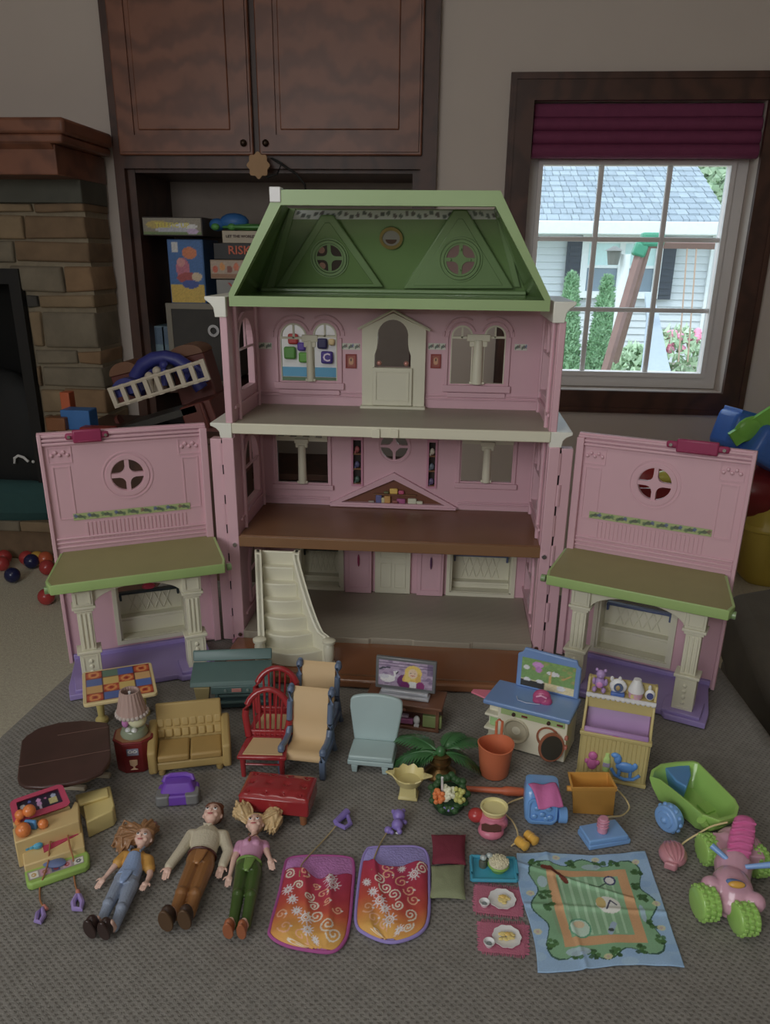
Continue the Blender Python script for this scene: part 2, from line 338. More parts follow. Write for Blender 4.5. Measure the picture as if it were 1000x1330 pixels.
for ya, yb, xs, ms in rows:
    z1 = O(80, ya, 2.79).z; z0 = O(80, yb, 2.79).z
    for i in range(len(xs) - 1):
        last = i == len(xs) - 2
        x0 = O(xs[i], (ya + yb) / 2, 2.79).x; x1 = O(xs[i + 1], (ya + yb) / 2, 2.79).x
        if last: x1 = FX + .012
        if i == 0 and z1 < .5: x0 = max(x0, -1.488)
        stone(x0, x1, z0, z1, stm[ms[i]], last)
    if z0 > .5:
        x = O(xs[0], (ya + yb) / 2, 2.79).x
        while x > -2.25:
            w = .15 + rng.random() * .15; stone(max(x - w, -2.29), x, z0, z1, stm[rng.randrange(4)], False); x -= w
MB().b2(rel((-2.3, 2.775, .705)), rel((FX + .012, 2.985, .78))).o('stone_lintel', mat('grey_lintel_stone', (66, 66, 58), k=2, rough=.8, var=.3, scale=12, bump=.4), fp, bevel=.004)
mt = MB().b2(rel((-2.3, 2.62, .775)), rel((-1.235, 2.985, .86))).o('mantel', woodr, fp, bevel=.003)
MB().b2(rel((-2.3, 2.60, .86)), rel((-1.20, 2.964, .885))).o('mantel_shelf', woodr, mt, bevel=.006)
MB().prism([(2.64, .83), (2.60, .86), (2.64, .862)], -.001, 1.06, TR(-1.24 - off.x, -off.y, -off.z) @ Matrix(((0, 0, -1, 0), (1, 0, 0, 0), (0, 1, 0, 0), (0, 0, 0, 1)))).o('mantel_moulding', woodr, mt, bevel=.002)
MB().b2(rel((-2.3, 2.60, .885)), rel((-1.19, 2.964, .93))).o('mantel_crown', woodr, mt, bevel=.01)
hz = MB().b2(rel((-2.4, 2.74, FZ + .001)), rel((-1.22, 2.985, -.43))).o('hearth_base', stm[1], fp, bevel=.008)
for i in range(6): MB().b2(rel((-2.4 + i * .2, 2.715, -.43)), rel((-2.203 + i * .2 + (.0 if i < 5 else -.02), 2.985, -.39))).o('hearth_slab', stm[2 if i % 2 else 0], fp, bevel=.006)
# ---- built-in bookcase (in the wall recess)
bc = T('built_in_bookcase', 'tall dark wood built-in bookcase with closed upper cabinets behind the dollhouse', 'bookcase', (-.65, WY, -.5))
bo = Vector((-.65, WY, -.5))
def rb(a): return tuple(Vector(a) - bo)
D = WY + .36
MB().b2(rb((CX0 + .002, WY - .004, -.498)), rb((CX0 + .03, D, .85))).o('side_panel', wood, bc)
MB().b2(rb((CX1 - .03, WY - .004, -.498)), rb((CX1 - .002, D, .85))).o('side_panel', wood, bc)
MB().b2(rb((CX0 + .002, D, -.498)), rb((CX1 - .002, D + .02, .85))).o('back_panel', mat('grey_back_panel', (100, 90, 82), k=2.6, rough=.8), bc)
MB().b2(rb((CX0 + .03, WY, .815)), rb((CX1 - .03, D, .85))).o('recess_top', wood, bc)
for z in (.08, -.25, -.47): MB().b2(rb((CX0 + .03, WY + .01, z - .025)), rb((CX1 - .03, D, z))).o('shelf', wood, bc, bevel=.002)
MB().panel(rect(CX0 - .03, -.498, CX1 + .05, 1.45), [rect(CX0 + .004, -.45, CX1 - .004, .826)], .03, TR(-bo.x, WY - .002 - bo.y, -bo.z) @ XZ).o('face_frame', wood, bc, bevel=.003)
for i, (a, b) in enumerate(((CX0 + .0, -.70), (-.68, CX1 - .0))):
    dr = MB().b2(rb((a, WY - .05, .865)), rb((b, WY - .032, 1.40))).o('cabinet_door', woodr, bc, bevel=.004)
    MB().panel(rect(a + .01, .875, b - .01, 1.39), [rect(a + .06, .925, b - .06, 1.34)], .008, TR(-bo.x, WY - .05 - bo.y, -bo.z) @ XZ).o('door_rail_frame', woodr, dr, bevel=.003)
    MB().b2(rb((a + .075, WY - .056, .94)), rb((b - .075, WY - .049, 1.325))).o('raised_panel', woodr, dr, bevel=.006)
    MB().sph(rb(((-.73 if i == 0 else -.655), WY - .065, .9)), .011).o('knob', mat('bronze_knob', (50, 38, 30), metal=.8, rough=.4), dr)
# tan tag and its black cord
tg = T('wooden_tag', 'scalloped tan tag hanging from the cabinet door knob on a black cord', 'tag', tuple(O(336, 200, WY - .07)))
tp = O(336, 215, WY - .07) - O(336, 200, WY - .07)
MB().prism([(tp.x + .036 * (1 + .1 * math.cos(8 * a)) * math.cos(a), tp.z + .038 * (1 + .1 * math.cos(8 * a)) * math.sin(a)) for a in [i * .1309 for i in range(48)]], 0, .008, XZ).o('tag_plate', mat('tan_tag_wood', (128, 98, 66), k=2.4, rough=.7), tg)
MB().tube([tuple(Vector(O(x, y, WY - .065)) - tg.location) for x, y in ((336, 200), (334, 206), (338, 222), (348, 230), (360, 226), (366, 212), (352, 205), (368, 215), (385, 226), (396, 240), (398, 252))], .004).o('cord', black, tg)
# ---- game boxes
def gbox(name, label, x0, y0, x1, y1, Y, dep, c, txt=None, tc=(200, 180, 60), extra=None, ts=.4, cat='game', k=1.9):
    a = O(x0, y1, Y); b = O(x1, y0, Y); w = b.x - a.x; h = b.z - a.z
    t = T(name, label, cat, ((a.x + b.x) / 2, Y, a.z))
    MB().b2((-w / 2, 0, 0), (w / 2, dep, h)).o('box', mat(name + '_card_' + '_'.join(map(str, c)), c, k=k, rough=.45, var=.2, scale=18), t, bevel=.002)
    MB().b2((-w / 2 - .002, -.002, h * .3), (w / 2 + .002, dep + .002, h + .001)).o('lid', mat(name + '_card_' + '_'.join(map(str, c)), c), t, bevel=.002) if extra == 'lid' else None
    if txt: MB().text(txt, h * ts, .001, TR(0, -.0035, h * .55) @ RX(90), sx=1.1).o('lettering', mat('ink_%d_%d_%d' % tc, tc, k=1.9, rough=.5), t)
    return t, w, h
def blobs(t, w, h, cols, n, seed, y=-.0032, z0=0., z1=1.):
    cv = Canvas(max(8, int(w * 220)), max(6, int(h * 220)), (90, 90, 90), k=1.9); return cv
def pic(t, w, h, bgc, items, y=-.003, k=1.9, inset=.004, res=260):
    cv = Canvas(max(8, int(w * res)), max(8, int(h * res)), bgc, k)
    for it in items:
        if it[0] == 'e': cv.ell(*it[1:])
        elif it[0] == 'r': cv.rect(*it[1:])
        elif it[0] == 'l': cv.line(*it[1:])
    cv.noise(.25, len(items))
    return cv.o('cover_print', lambda u, v: (-w / 2 + inset + u * (w - 2 * inset), y, inset + v * (h - 2 * inset)), t, .4)
t, w, h = gbox('board_game_box', 'wide yellow and white board game box lying on top of the tall blue one', 186, 282, 262, 306, WY + .02, .26, (60, 52, 48), 'TELEFIC UP', (196, 168, 40), ts=.36)
pic(t, w, h, (120, 112, 96), [('e', .25, .6, .2, .07, (160, 140, 60)), ('e', .7, .5, .25, .05, (190, 186, 180)), ('e', .5, .3, .3, .05, (150, 150, 160)), ('r', 0, 0, 1, .15, (90, 110, 60)), ('e', .85, .2, .1, .05, (160, 140, 170))])
t, w, h = gbox('board_game_box', 'tall narrow blue game box with a pink figure standing on the grey cube', 223, 311, 263, 394, WY + .06, .2, (50, 90, 140))
pic(t, w, h, (44, 92, 150), [('r', 0, 0, 1, .3, (190, 150, 40)), ('e', .4, .55, .2, .3, (170, 90, 110)), ('e', .35, .65, .12, .12, (190, 120, 120)), ('e', .55, .4, .35, .15, (150, 60, 60)), ('e', .6, .3, .25, .12, (50, 70, 140)), ('e', .62, .8, .22, .16, (200, 100, 50)), ('r', .1, .82, .3, .98, (190, 190, 190)), ('e', .8, .42, .15, .12, (190, 160, 130))])
t, w, h = gbox('board_game_box', 'cream game box with small print under the toy alligator', 289, 300, 345, 316, WY + .03, .26, (150, 138, 118), 'LET THE WORLD SEE', (60, 40, 36), ts=.3)
t, w, h = gbox('board_game_box', 'black game box with orange red lettering in the middle of the stack', 278, 316, 345, 337, WY + .02, .27, (26, 24, 24), 'RISK', (170, 72, 40), ts=.7)
t, w, h = gbox('board_game_box', 'game box with a row of orange creatures on a white side', 274, 338, 345, 362, WY + .02, .27, (140, 120, 100))
pic(t, w, h, (150, 130, 112), [('r', 0, 0, 1, .25, (130, 90, 60))] + [('e', .08 + i * .13, .5 + .15 * (i % 2), .05, .07, c) for i, c in enumerate(((170, 70, 40), (190, 120, 40), (120, 60, 40), (180, 90, 50), (90, 90, 50), (170, 140, 60), (150, 50, 40)))])
t, w, h = gbox('board_game_box', 'grey game box with red lettering at the bottom of the stack', 282, 364, 345, 386, WY + .02, .26, (120, 120, 118), 'YAC', (150, 50, 46), ts=.7)
al = T('toy_alligator', 'blue and green plastic reptile toy lying on top of the game stack', 'toy', tuple(O(318, 300, WY + .08)))
MB().sph((-.04, .01, .03), (.055, .04, .03)).sph((-.1, 0, .02), (.03, .03, .022)).o('shell', mat('toy_blue', (30, 84, 140), k=2.2), al)
mb = MB().sph((.03, 0, .012), (.12, .05, .012)).sph((.1, 0, .03), (.03, .03, .02))
for i in range(4): mb.sph((-.1 + i * .06, -.03, .012), (.016, .012, .012))
mb.o('body', mat('toy_green', (60, 120, 50), k=2.2), al)
# ---- shelf objects
cu = T('storage_cube', 'charcoal fabric storage cube with pale edge and round metal grommet', 'storage box', tuple(O(263, 483, WY + .04)))
a = O(225, 483, WY + .04); b = O(302, 395, WY + .04); w = b.x - a.x; h = b.z - .081; zz = .081 - cu.location.z
gcl = mat('charcoal_fabric', (58, 56, 54), k=2.2, rough=.9, bump=.4, bscale=500)
MB().b2((-w / 2 + .012, .004, zz + .012), (w / 2 - .012, .3, zz + h - .012)).o('drawer', gcl, cu, bevel=.008)
MB().panel(rect(-w / 2, zz, w / 2, zz + h), [rect(-w / 2 + .02, zz + .018, w / 2 - .02, zz + h - .02)], .02, TR(0, .02, 0) @ XZ).o('pale_edge', mat('pale_grey_board', (104, 98, 86), k=2.2), cu, bevel=.002)
MB().lathe([(.012, 0), (.022, 0), (.022, .006), (.012, .006), (.012, 0)], caps=False, M=TR(.055, 0, zz + h * .68) @ RX(90)).o('grommet', steel, cu)
for i, (x0, x1, c, lb) in enumerate(((199, 212, (96, 120, 132), 'pale blue picture book at the left end of the lower shelf'), (214, 222, (80, 104, 120), 'pale blue picture book leaning against the charcoal cube'))):
    t, w, h = gbox('picture_book', lb, x0, 405, x1, 481, WY + .05, .22, c, cat='book')
    t.location.z = .0812
    pic(t, w, h, c, [('e', .5, .35, .3, .5, (150, 150, 150)), ('e', .5, .3, .2, .2, (60, 40, 40)), ('r', 0, .7, 1, 1, (70, 90, 110))])
# ---- toy table with the blue arch and white fence (stands left, in front of the bookcase)
def ST(px, py, Y=2.45): return O(px, py, Y)
ts = T('toy_castle', 'red and blue toy playset with tilted white picket rail left of the dollhouse', 'playset', tuple(ST(210, 560)))
tl = ts.location.copy()
def rt(px, py, Y=2.45): return ST(px, py, Y) - tl
tb = mat('toy_royal_blue', (40, 44, 110), k=1.8); trd = mat('toy_brick_red', (84, 36, 28), k=1.8); tor = mat('toy_orange_lattice', (104, 66, 40), k=1.7); twh = mat('toy_offwhite', (150, 140, 124), k=2.2)
MB().tube([rt(x, y) for x, y in ((172, 512), (176, 490), (186, 474), (200, 466), (215, 464), (230, 468), (242, 476), (252, 490), (262, 505))], .022, n=10).o('blue_arch', tb, ts)
MB().tube([rt(x, y, 2.46) for x, y in ((184, 512), (187, 494), (197, 481), (214, 476), (230, 481), (240, 495))], .012, n=8).o('inner_arch', tb, ts)
MB().tube([rt(x, y, 2.40) for x, y in ((240, 500), (243, 484), (252, 476), (263, 482), (266, 496))], .012, n=8).o('small_arch', tb, ts)
q = rt(170, 511, 2.38); MB().prism(circ(0, 0, .05, 12, 0, 180), 0, .03, TR(*q) @ RY(-17) @ XZ).o('blue_gable', tb, ts)
for px, py, w_, h_ in ((166, 497, .10, .12), (252, 500, .12, .24)):
    q = rt(px, py, 2.5); MM = TR(*q) @ RY(-14)
    MB().b2((-w_ / 2, 0, -h_ / 2), (w_ / 2, .1, h_ / 2 - .03), MM).o('red_tower', trd, ts, bevel=.004)
    MB().prism(circ(0, 0, w_ / 2, 12, 0, 180, ry=.035), 0, .11, MM @ TR(0, .105, h_ / 2 - .03) @ XZ).o('lattice_roof', tor, ts)
fa = rt(152, 527, 2.33); fb = rt(270, 491, 2.33); dv = fb - fa
up = Vector((-dv.z, 0, dv.x)).normalized()
for k2, nm in ((0, 'bottom_rail'), (.05, 'top_rail')): MB().tube([fa + up * k2, fb + up * k2], .006, n=6).o(nm, twh, ts)
for i in range(9): p = fa + dv * i / 8; MB().box((0, 0, .025), (.014, .01, .062), TR(*p) @ RY(-17)).o('fence_post', twh, ts)
MB().b2((-.17, -.1, .035), (.17, .08, .055), RY(-17)).o('platform', mat('toy_grey_base', (40, 38, 34)), ts)
for px, py, c in ((205, 495, twh), (222, 492, black), (195, 502, twh), (214, 487, tb)): q = rt(px, py, 2.4); MB().cyl(q - Vector((0, 0, .03)), q + Vector((0, 0, .02)), .014, .01).sph(q + Vector((0, 0, .03)), .014).o('figure', c, ts)
MB().cyl((-.14, 0, .051 - tl.z), (-.13, 0, .03), .02).cyl((.14, 0, .051 - tl.z), (.13, 0, .05), .02).o('leg', trd, ts)
MB().b2((.12, -.1, -.2), (.22, .1, .06), RY(-17)).b2((.19, -.12, -.02), (.2, -.1, .06), RY(-17)).o('red_cabinet', trd, ts, bevel=.004)
# clutter in the dark behind the left door
toys = [('toy_block', 'small blue toy block on the clutter pile behind the left door', (104, 548), (.045, .03, .03), (30, 84, 140)), ('toy_brick', 'orange upright toy brick behind the left door', (91, 542), (.015, .02, .05), (150, 66, 26)),
        ('toy_plank', 'red toy plank lying left of the playset', (128, 556), (.05, .02, .012), (110, 26, 22)), ('toy_brick', 'brown toy brick beside the blue block', (76, 550), (.03, .02, .02), (96, 56, 26))]
tbz = T('toy_chest', 'low dark wooden toy chest holding loose toys behind the left door', 'chest', (-.90, 2.42, FZ))
MB().b2((-.24, -.15, 0), (.24, .15, .58)).o('chest_body', wood, tbz, bevel=.006); MB().b2((-.25, -.16, .58), (.25, .16, .6)).o('lid', wood, tbz, bevel=.004)
for nm, lb, (px, py), d, c in toys:
    p = G(px, py, .07); p.z = FZ + .6 + d[2] + .0005
    tag(MB().box((0, 0, 0), [2 * v for v in d]).o(nm, mat('toyc_%d_%d_%d' % c, c), bevel=.003), lb, 'toy').location = p
# dark bag, teal pouf by the hearth
bag = T('black_bag', 'slumped black bag with a modelled white glint on the hearth', 'bag', (-1.56, 2.86, -.24))
mb = MB(); 
for (x, y, z, a, b_, c) in ((-.1, -.02, .14, .2, .07, .26), (.06, -.02, .05, .15, .06, .17), (-.22, -.02, .18, .14, .07, .28)): mb.sph((x, y, z), (a, b_, c), 18)
mb.o('bag_body', mat('black_nylon', (14, 15, 16), rough=.7, bump=.5, bscale=30), bag)
q = O(26, 598, 2.755) - bag.location
MB().tube([q + Vector(v) for v in ((-.022, 0, -.012), (-.02, 0, .008), (-.004, 0, .018), (.016, 0, .012), (.032, 0, -.004))], .005, n=6).sph(q + Vector((.05, 0, -.003)), .006, 8).o('white_glint', mat('glint_white', (215, 215, 210), k=3), bag)  # glint on the bag modelled as a white squiggle
pf = T('teal_floor_cushion', 'dark teal floor cushion lying against the hearth', 'cushion', (-1.65, 2.30, FZ))
MB().lathe([(0.01, 0), (.3, .0), (.36, .06), (.36, .2), (.3, .25), (.01, .26)], n=28).o('cushion', mat('teal_fabric', (30, 62, 62), k=2.2, rough=.9, bump=.3), pf)
pf.scale = (.8, .22, .55); pf.location = (-1.70, 2.79, -.389)
pass
# balls
bm_ = {c: mat('ball_' + c, v, rough=.25, k=2.2, coat=.2) for c, v in dict(red=(140, 36, 36), orange=(160, 66, 30), yellow=(170, 130, 30), navy=(22, 26, 62)).items()}
for px, py, c, lb in ((2, 704, 'red', 'red play ball at the left frame edge, farthest back'), (31, 702, 'red', 'red play ball between the frame edge and the yellow ball'), (46, 711, 'yellow', 'only yellow play ball, behind the orange one'), (58, 720, 'orange', 'orange play ball touching the left door'),
                      (41, 729, 'navy', 'navy play ball beside the orange ball, the farther of two'), (2, 732, 'red', 'red play ball at the left frame edge beside the nearer navy ball'), (61, 737, 'red', 'red play ball half behind the left door under the orange ball'), (16, 747, 'navy', 'navy play ball, the nearer of two, standing alone'), (60, 775, 'red', 'red play ball nearest the camera below the porch roof corner')):
    r = .028; p = G(px, py, FZ + r); k_ = min(1, 2.684 / p.y); p.x *= k_; p.y *= k_
    o = MB().sph((0, 0, 0), r, 20).o('play_ball', bm_[c]); o.location = p; tag(o, lb, 'ball', 'ball pit balls on the carpet')
# ---- yellow toy bin on the right
bn = T('yellow_toy_bin', 'big yellow plastic tub overflowing with toys on the right', 'bin', (1.36, 2.86, FZ))
yel = mat('yellow_tub_plastic', (156, 136, 22), k=2.2, rough=.35, var=.08, scale=5)
mb = MB(); prof = []
n_ = 32
def sup(t, a, b): c_, s_ = math.cos(t), math.sin(t); return (a * abs(c_) ** .5 * (1 if c_ > 0 else -1), b * abs(s_) ** .5 * (1 if s_ > 0 else -1))
rings = [[(*sup(2 * math.pi * j / n_, a, b), z) for j in range(n_)] for a, b, z in ((.26, .10, .002), (.27, .11, .02), (.29, .118, .2), (.30, .124, .205), (.30, .124, .22), (.295, .12, .225), (.31, .128, .325), (.32, .134, .33), (.32, .134, .34), (.30, .115, .34), (.27, .10, .1), (.24, .08, .02))]
mb.ring(rings); mb.o('tub', yel, bn, smooth=50)
def bt(px, py, Y): return O(px, py, Y)
def blob(name, label, px, py, Y, d, c, rot=(0, 0, 0), kind='box', cat='toy', parts=()):
    t = T(name, label, cat, tuple(bt(px, py, Y)), rz=rot[2], rx=rot[0], ry=rot[1])
    mm = mat('tubtoy_%d_%d_%d' % c, c, k=2.2, rough=.3)
    if kind == 'box': MB().box((0, 0, 0), d).o('body', mm, t, bevel=min(d) * .2, seg=3); MB().box((0, 0, d[2] * .5), (d[0] * .8, d[1] * .8, d[2] * .1)).o('top_ridge', mm, t, bevel=.002)
    else: MB().sph((0, 0, 0), [v / 2 for v in d], 18).o('body', mm, t)
    return t
blob('toy_truck_bed', 'glossy blue plastic toy truck at the back of the yellow tub', 958, 560, 2.8, (.13, .12, .13), (36, 84, 160), (0, 15, 20))
blob('toy_truck_bed', 'second blue plastic toy with slanted top at the right frame edge', 1002, 585, 2.76, (.22, .14, .12), (44, 92, 168), (0, 28, 15))
blob('red_toy_bag', 'dark red bundle stuffed in the yellow tub', 994, 638, 2.84, (.34, .2, .2), (100, 20, 22), kind='s')
blob('red_toy_bag', 'dark red round toy seen through the right door window', 848, 628, 2.42, (.22, .1, .13), (130, 24, 30), kind='s')
for i, (px, py) in enumerate(((965, 562), (992, 570))):
    t = T('toy_garden_shears', ('lime green toy paddle leaning out of the tub, the left one', 'lime green toy paddle leaning out of the tub, the right one')[i], 'toy', tuple(bt(px, py, 2.72)), ry=52 - i * 6)
    MB().box((0, 0, .07), (.05, .02, .22)).sph((0, 0, .17), (.035, .015, .06)).sph((0.0, 0, .02), (.04, .015, .05)).o('blade', mat('toy_lime', (96, 160, 40), k=2.2, rough=.3), t, bevel=.008, seg=3)
    MB().cyl((0, -.02, .15), (0, .02, .15), .012).o('screw', mat('toy_navy', (26, 44, 90)), t)
for px, py, c, lb in ((864, 620, (200, 160, 40), 'yellow toy ring seen through the upper right pane of the door'), (844, 642, (190, 150, 90), 'tan toy seen through the lower left pane of the door'), (858, 643, (26, 60, 110), 'blue toy seen through the lower right pane of the door')):
    blob('loose_toy', lb, px, py, 2.3, (.07, .05, .04), c, kind='s')
tc_ = T('toy_crate', 'red open bin of loose toys standing behind the right door', 'crate', (.66, 2.38, FZ)); MB().panel(rect(-.19, -.12, .19, .12), [rect(-.18, -.11, .18, .11)], .49, None).b2((-.18, -.11, .0), (.18, .11, .46)).o('crate_body', mat('crate_red', (110, 26, 30)), tc_)
cb = T('brown_couch', 'added dark couch seat standing in for the shaded floor between the ottoman and the yellow tub', 'couch', (.95, 1.4, FZ))  # couch added so the shaded floor at the right comes out dark
cbm = mat('shade_brown_upholstery', (66, 60, 50), k=2.6, rough=.95, var=.25, scale=12, bump=.3, bscale=300)
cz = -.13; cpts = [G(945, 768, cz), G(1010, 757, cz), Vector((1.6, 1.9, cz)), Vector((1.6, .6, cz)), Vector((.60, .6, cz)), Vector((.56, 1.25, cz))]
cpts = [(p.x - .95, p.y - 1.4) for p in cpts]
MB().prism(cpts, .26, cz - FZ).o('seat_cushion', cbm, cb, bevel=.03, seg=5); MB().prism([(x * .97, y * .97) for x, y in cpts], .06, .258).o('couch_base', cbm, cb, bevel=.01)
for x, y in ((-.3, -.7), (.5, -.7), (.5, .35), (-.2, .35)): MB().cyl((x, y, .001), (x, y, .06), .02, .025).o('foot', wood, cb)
# ================================================================ OUTSIDE
HY = 16.0; GZ = -1.27
gr = S(MB().b2((-14, WY + .2, GZ - .1), (40, 60, GZ)).o('ground', two(mat('mulch_and_lawn', (150, 140, 130), k=1.3, rough=1, var=.4, scale=4), (92, 120, 66), 'noise', .25, k=1.3, bump=0)))
nh = T('neighbour_house', 'white sided house with grey shingle roof and dark shutters across the yard', 'house', (O(800, 450, HY).x, HY, GZ))
no = nh.location.copy()
sid = mat('white_siding', (205, 210, 215), k=1.05, rough=.7, var=.03); shi = mat('grey_shingles', (136, 147, 157), k=1.3, rough=.9, var=.3, scale=3); shu = mat('charcoal_shutter', (60, 66, 78), k=1.1); trimw = mat('white_trim', (225, 230, 232), k=1.05); hgl = mat('house_window_glass', (140, 165, 175), k=1.3, rough=.15)
hx0 = O(600, 400, HY).x; hx1 = O(922, 400, HY).x
ez = O(800, 293, HY).z
MB().b2((hx0 - no.x, .06, 0), (hx1 - no.x, 6, ez - GZ)).o('wall', sid, nh)
n_b = 19
for i in range(n_b):
    z0 = (ez - GZ) * i / n_b; z1 = (ez - GZ) * (i + 1) / n_b
    MB().add([(x, y, z) for x in (hx0 - no.x, hx1 - no.x) for y, z in ((.028, z0 + .002), (.055, z1), (.06, z0))], [(0, 1, 2), (3, 5, 4), (0, 3, 4, 1), (1, 4, 5, 2), (0, 2, 5, 3)]).o('siding_board', sid, nh)
# roof with shingle courses
rz1 = 3.4; rx0 = hx0 - .3; rxa = O(850, 190, HY + 3.6).x; rxb = O(950, 285, HY - .5).x
ey = HY - .5; ry = HY + 3.6; rzz = ez + .05; rtop = ez + 2.5
def rp(u, v): # v up the slope, u 0..1 across
    y = ey + (ry - ey) * v; z = rzz + (rtop - rzz) * v; xr = rxb + (rxa - rxb) * v; return Vector((rx0 + (xr - rx0) * u, y, z)) - no
MB().ring([[rp(0, 0), rp(1, 0), rp(1, 0) + Vector((0, 0, -.12)), rp(0, 0) + Vector((0, 0, -.12))], [rp(0, 1), rp(1, 1), rp(1, 1) + Vector((0, 0, -.12)), rp(0, 1) + Vector((0, 0, -.12))]]).o('roof', shi, nh)
sh1 = [shi, mat('grey_shingles_dark', (131, 142, 153), k=1.3, rough=.9, var=.2), mat('grey_shingles_light', (140, 151, 160), k=1.32, rough=.9, var=.2)]
sb = [MB(), MB(), MB()]; rg = random.Random(5); nv = 24
for i in range(nv):
    v0 = i / nv; v1 = (i + 1.05) / nv; u = 0.0
    while u < 1:
        u1 = min(1, u + .02 + rg.random() * .025); z_ = Vector((0, 0, .03 + rg.random() * .015)); e = Vector((0, 0, .012))
        a, b, c, d = rp(u, v0) + z_, rp(u1 - .002, v0) + z_, rp(u1 - .002, min(1, v1)) + e, rp(u, min(1, v1)) + e
        dn = Vector((0, 0, -.04)); sb[rg.randrange(3)].add([a, b, c, d, a + dn, b + dn], [(0, 1, 2, 3), (0, 4, 5, 1), (0, 3, 4), (1, 5, 2)]); u = u1
for i in range(3): o = sb[i].o('shingles', sh1[i], nh, fix=False, smooth=False); o['kind'] = 'stuff'
MB().b2((rx0 - no.x, -.62, ez - GZ - .17), (rxb - no.x, -.5, ez - GZ + .05)).o('gutter', trimw, nh, bevel=.02); MB().b2((rx0 - no.x, -.5, ez - GZ - .12), (rxb - no.x, .06, ez - GZ - .08)).o('soffit', trimw, nh)
MB().b2((hx1 - no.x - .14, -.03, 0), (hx1 - no.x + .02, .1, ez - GZ)).o('corner_board', trimw, nh)
q = O(750, 258, HY + 1.2) - no; MB().add([(q.x - .12, q.y - .1, q.z - .1), (q.x + .12, q.y - .1, q.z - .1), (q.x + .12, q.y + .3, q.z + .12), (q.x - .12, q.y + .3, q.z + .12), (q.x - .12, q.y - .1, q.z + .08), (q.x + .12, q.y - .1, q.z + .08)], [(0, 1, 5, 4), (4, 5, 2, 3), (1, 2, 5), (0, 4, 3)]).o('roof_vent', shu, nh)
w0 = O(757, 305, HY); w1 = O(852, 388, HY); wx0, wx1, wz0, wz1 = w0.x - no.x, w1.x - no.x, w1.z - GZ, w0.z - GZ
wf = MB().panel(rect(wx0, wz0, wx1, wz1), [rect(wx0 + .12, wz0 + .12, (wx0 + wx1) / 2 - .05, wz1 - .14), rect((wx0 + wx1) / 2 + .05, wz0 + .12, wx1 - .12, wz1 - .14)], .09, TR(0, .0, 0) @ XZ).o('window', trimw, nh)
MB().b2((wx0 + .1, -.03, wz0 + .1), (wx1 - .1, -.01, (wz0 + wz1) / 2)).o('pane', mat('house_glass_low', (110, 126, 140), k=1.3, rough=.2), wf); MB().b2((wx0 + .1, -.03, (wz0 + wz1) / 2 + .03), (wx1 - .1, -.01, wz1 - .12)).o('pane', mat('house_glass_high', (185, 215, 215), k=1.2, rough=.2), wf)
MB().b2((wx0 + .1, -.06, (wz0 + wz1) / 2 - .02), (wx1 - .1, -.03, (wz0 + wz1) / 2 + .03)).o('meeting_rail', trimw, wf)
for a_, b_ in ((737, 756), (853, 869)):
    p0 = O(a_, 312, HY); p1 = O(b_, 389, HY); sh = MB().b2((p0.x - no.x, -.07, p1.z - GZ), (p1.x - no.x, -.01, p0.z - GZ)).o('shutter', shu, nh)
    for k_ in range(8): z_ = p1.z - GZ + .08 + k_ * (p0.z - p1.z - .12) / 8; MB().b2((p0.x - no.x + .05, -.085, z_), (p1.x - no.x - .05, -.07, z_ + .06)).o('louvre', shu, sh)
def foliage(mb, c, rad, n, sz, rg, cone=False):
    for _ in range(n):
        z = rg.random(); a = rg.random() * 6.283; rr = (1 - z) ** .8 * .9 + .1 if cone else math.sqrt(max(0, 1 - (2 * z - 1) ** 2)); rr *= .75 + .3 * rg.random()
        p = Vector((c[0] + rad[0] * rr * math.cos(a), c[1] + rad[1] * rr * math.sin(a), c[2] + rad[2] * z)); d = Vector((rg.random() - .5, rg.random() - .5, rg.random() - (.1 if cone else .5))).normalized() * sz * (.7 + .6 * rg.random()); e = d.cross(Vector((rg.random(), rg.random(), .3))).normalized() * sz * .35
        mb.add([p - e, p + e, p + d], [(0, 1, 2)])
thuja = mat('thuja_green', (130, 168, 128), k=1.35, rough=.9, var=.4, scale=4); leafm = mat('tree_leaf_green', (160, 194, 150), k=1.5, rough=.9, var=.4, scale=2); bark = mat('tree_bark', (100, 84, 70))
for i, (px, ty, hw, lb) in enumerate(((733, 358, 19, 'pointed evergreen shrub outside, the left one'), (778, 362, 19, 'pointed evergreen shrub outside, the right one'))):
    Y = 13.5; b = O(px, 471, Y); zt = O(px, ty, Y).z; rx = abs(O(px + hw, 420, Y).x - O(px, 420, Y).x)
    t = T('evergreen_shrub', lb, 'shrub', (b.x, Y, GZ), group='pointed evergreens outside the window'); rg = random.Random(i)
    mb = MB(); foliage(mb, (0, 0, .1), (rx, rx, zt - GZ - .1), 7000, .09, rg, True); o = mb.o('foliage', thuja, t, fix=False, smooth=False)
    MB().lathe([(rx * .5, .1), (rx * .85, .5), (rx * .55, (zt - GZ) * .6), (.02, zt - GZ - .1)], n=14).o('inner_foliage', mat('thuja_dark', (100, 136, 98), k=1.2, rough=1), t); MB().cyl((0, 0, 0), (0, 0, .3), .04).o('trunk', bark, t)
t = T('leafy_tree', 'pale green leafy tree beyond the roof corner outside', 'tree', (O(925, 260, 30).x, 30, GZ)); rg = random.Random(9); mb = MB()
for k_ in range(5): foliage(mb, ((rg.random() - .2) * 3, 0, 1.5 + k_ * 1.1), (3.2, 1.5, 2.6), 2600, .35, rg)
mb.o('foliage', leafm, t, fix=False, smooth=False); MB().cyl((0, 0, 0), (0, 0, 4), .2, .12).o('trunk', bark, t)
sw = T('swing_set', 'brown wooden swing set frame with green bracket in the yard', 'swing set', (O(815, 480, 7.5).x, 7.5, GZ)); s0 = sw.location.copy()
def rs(px, py, Y=7.5): return O(px, py, Y) - s0
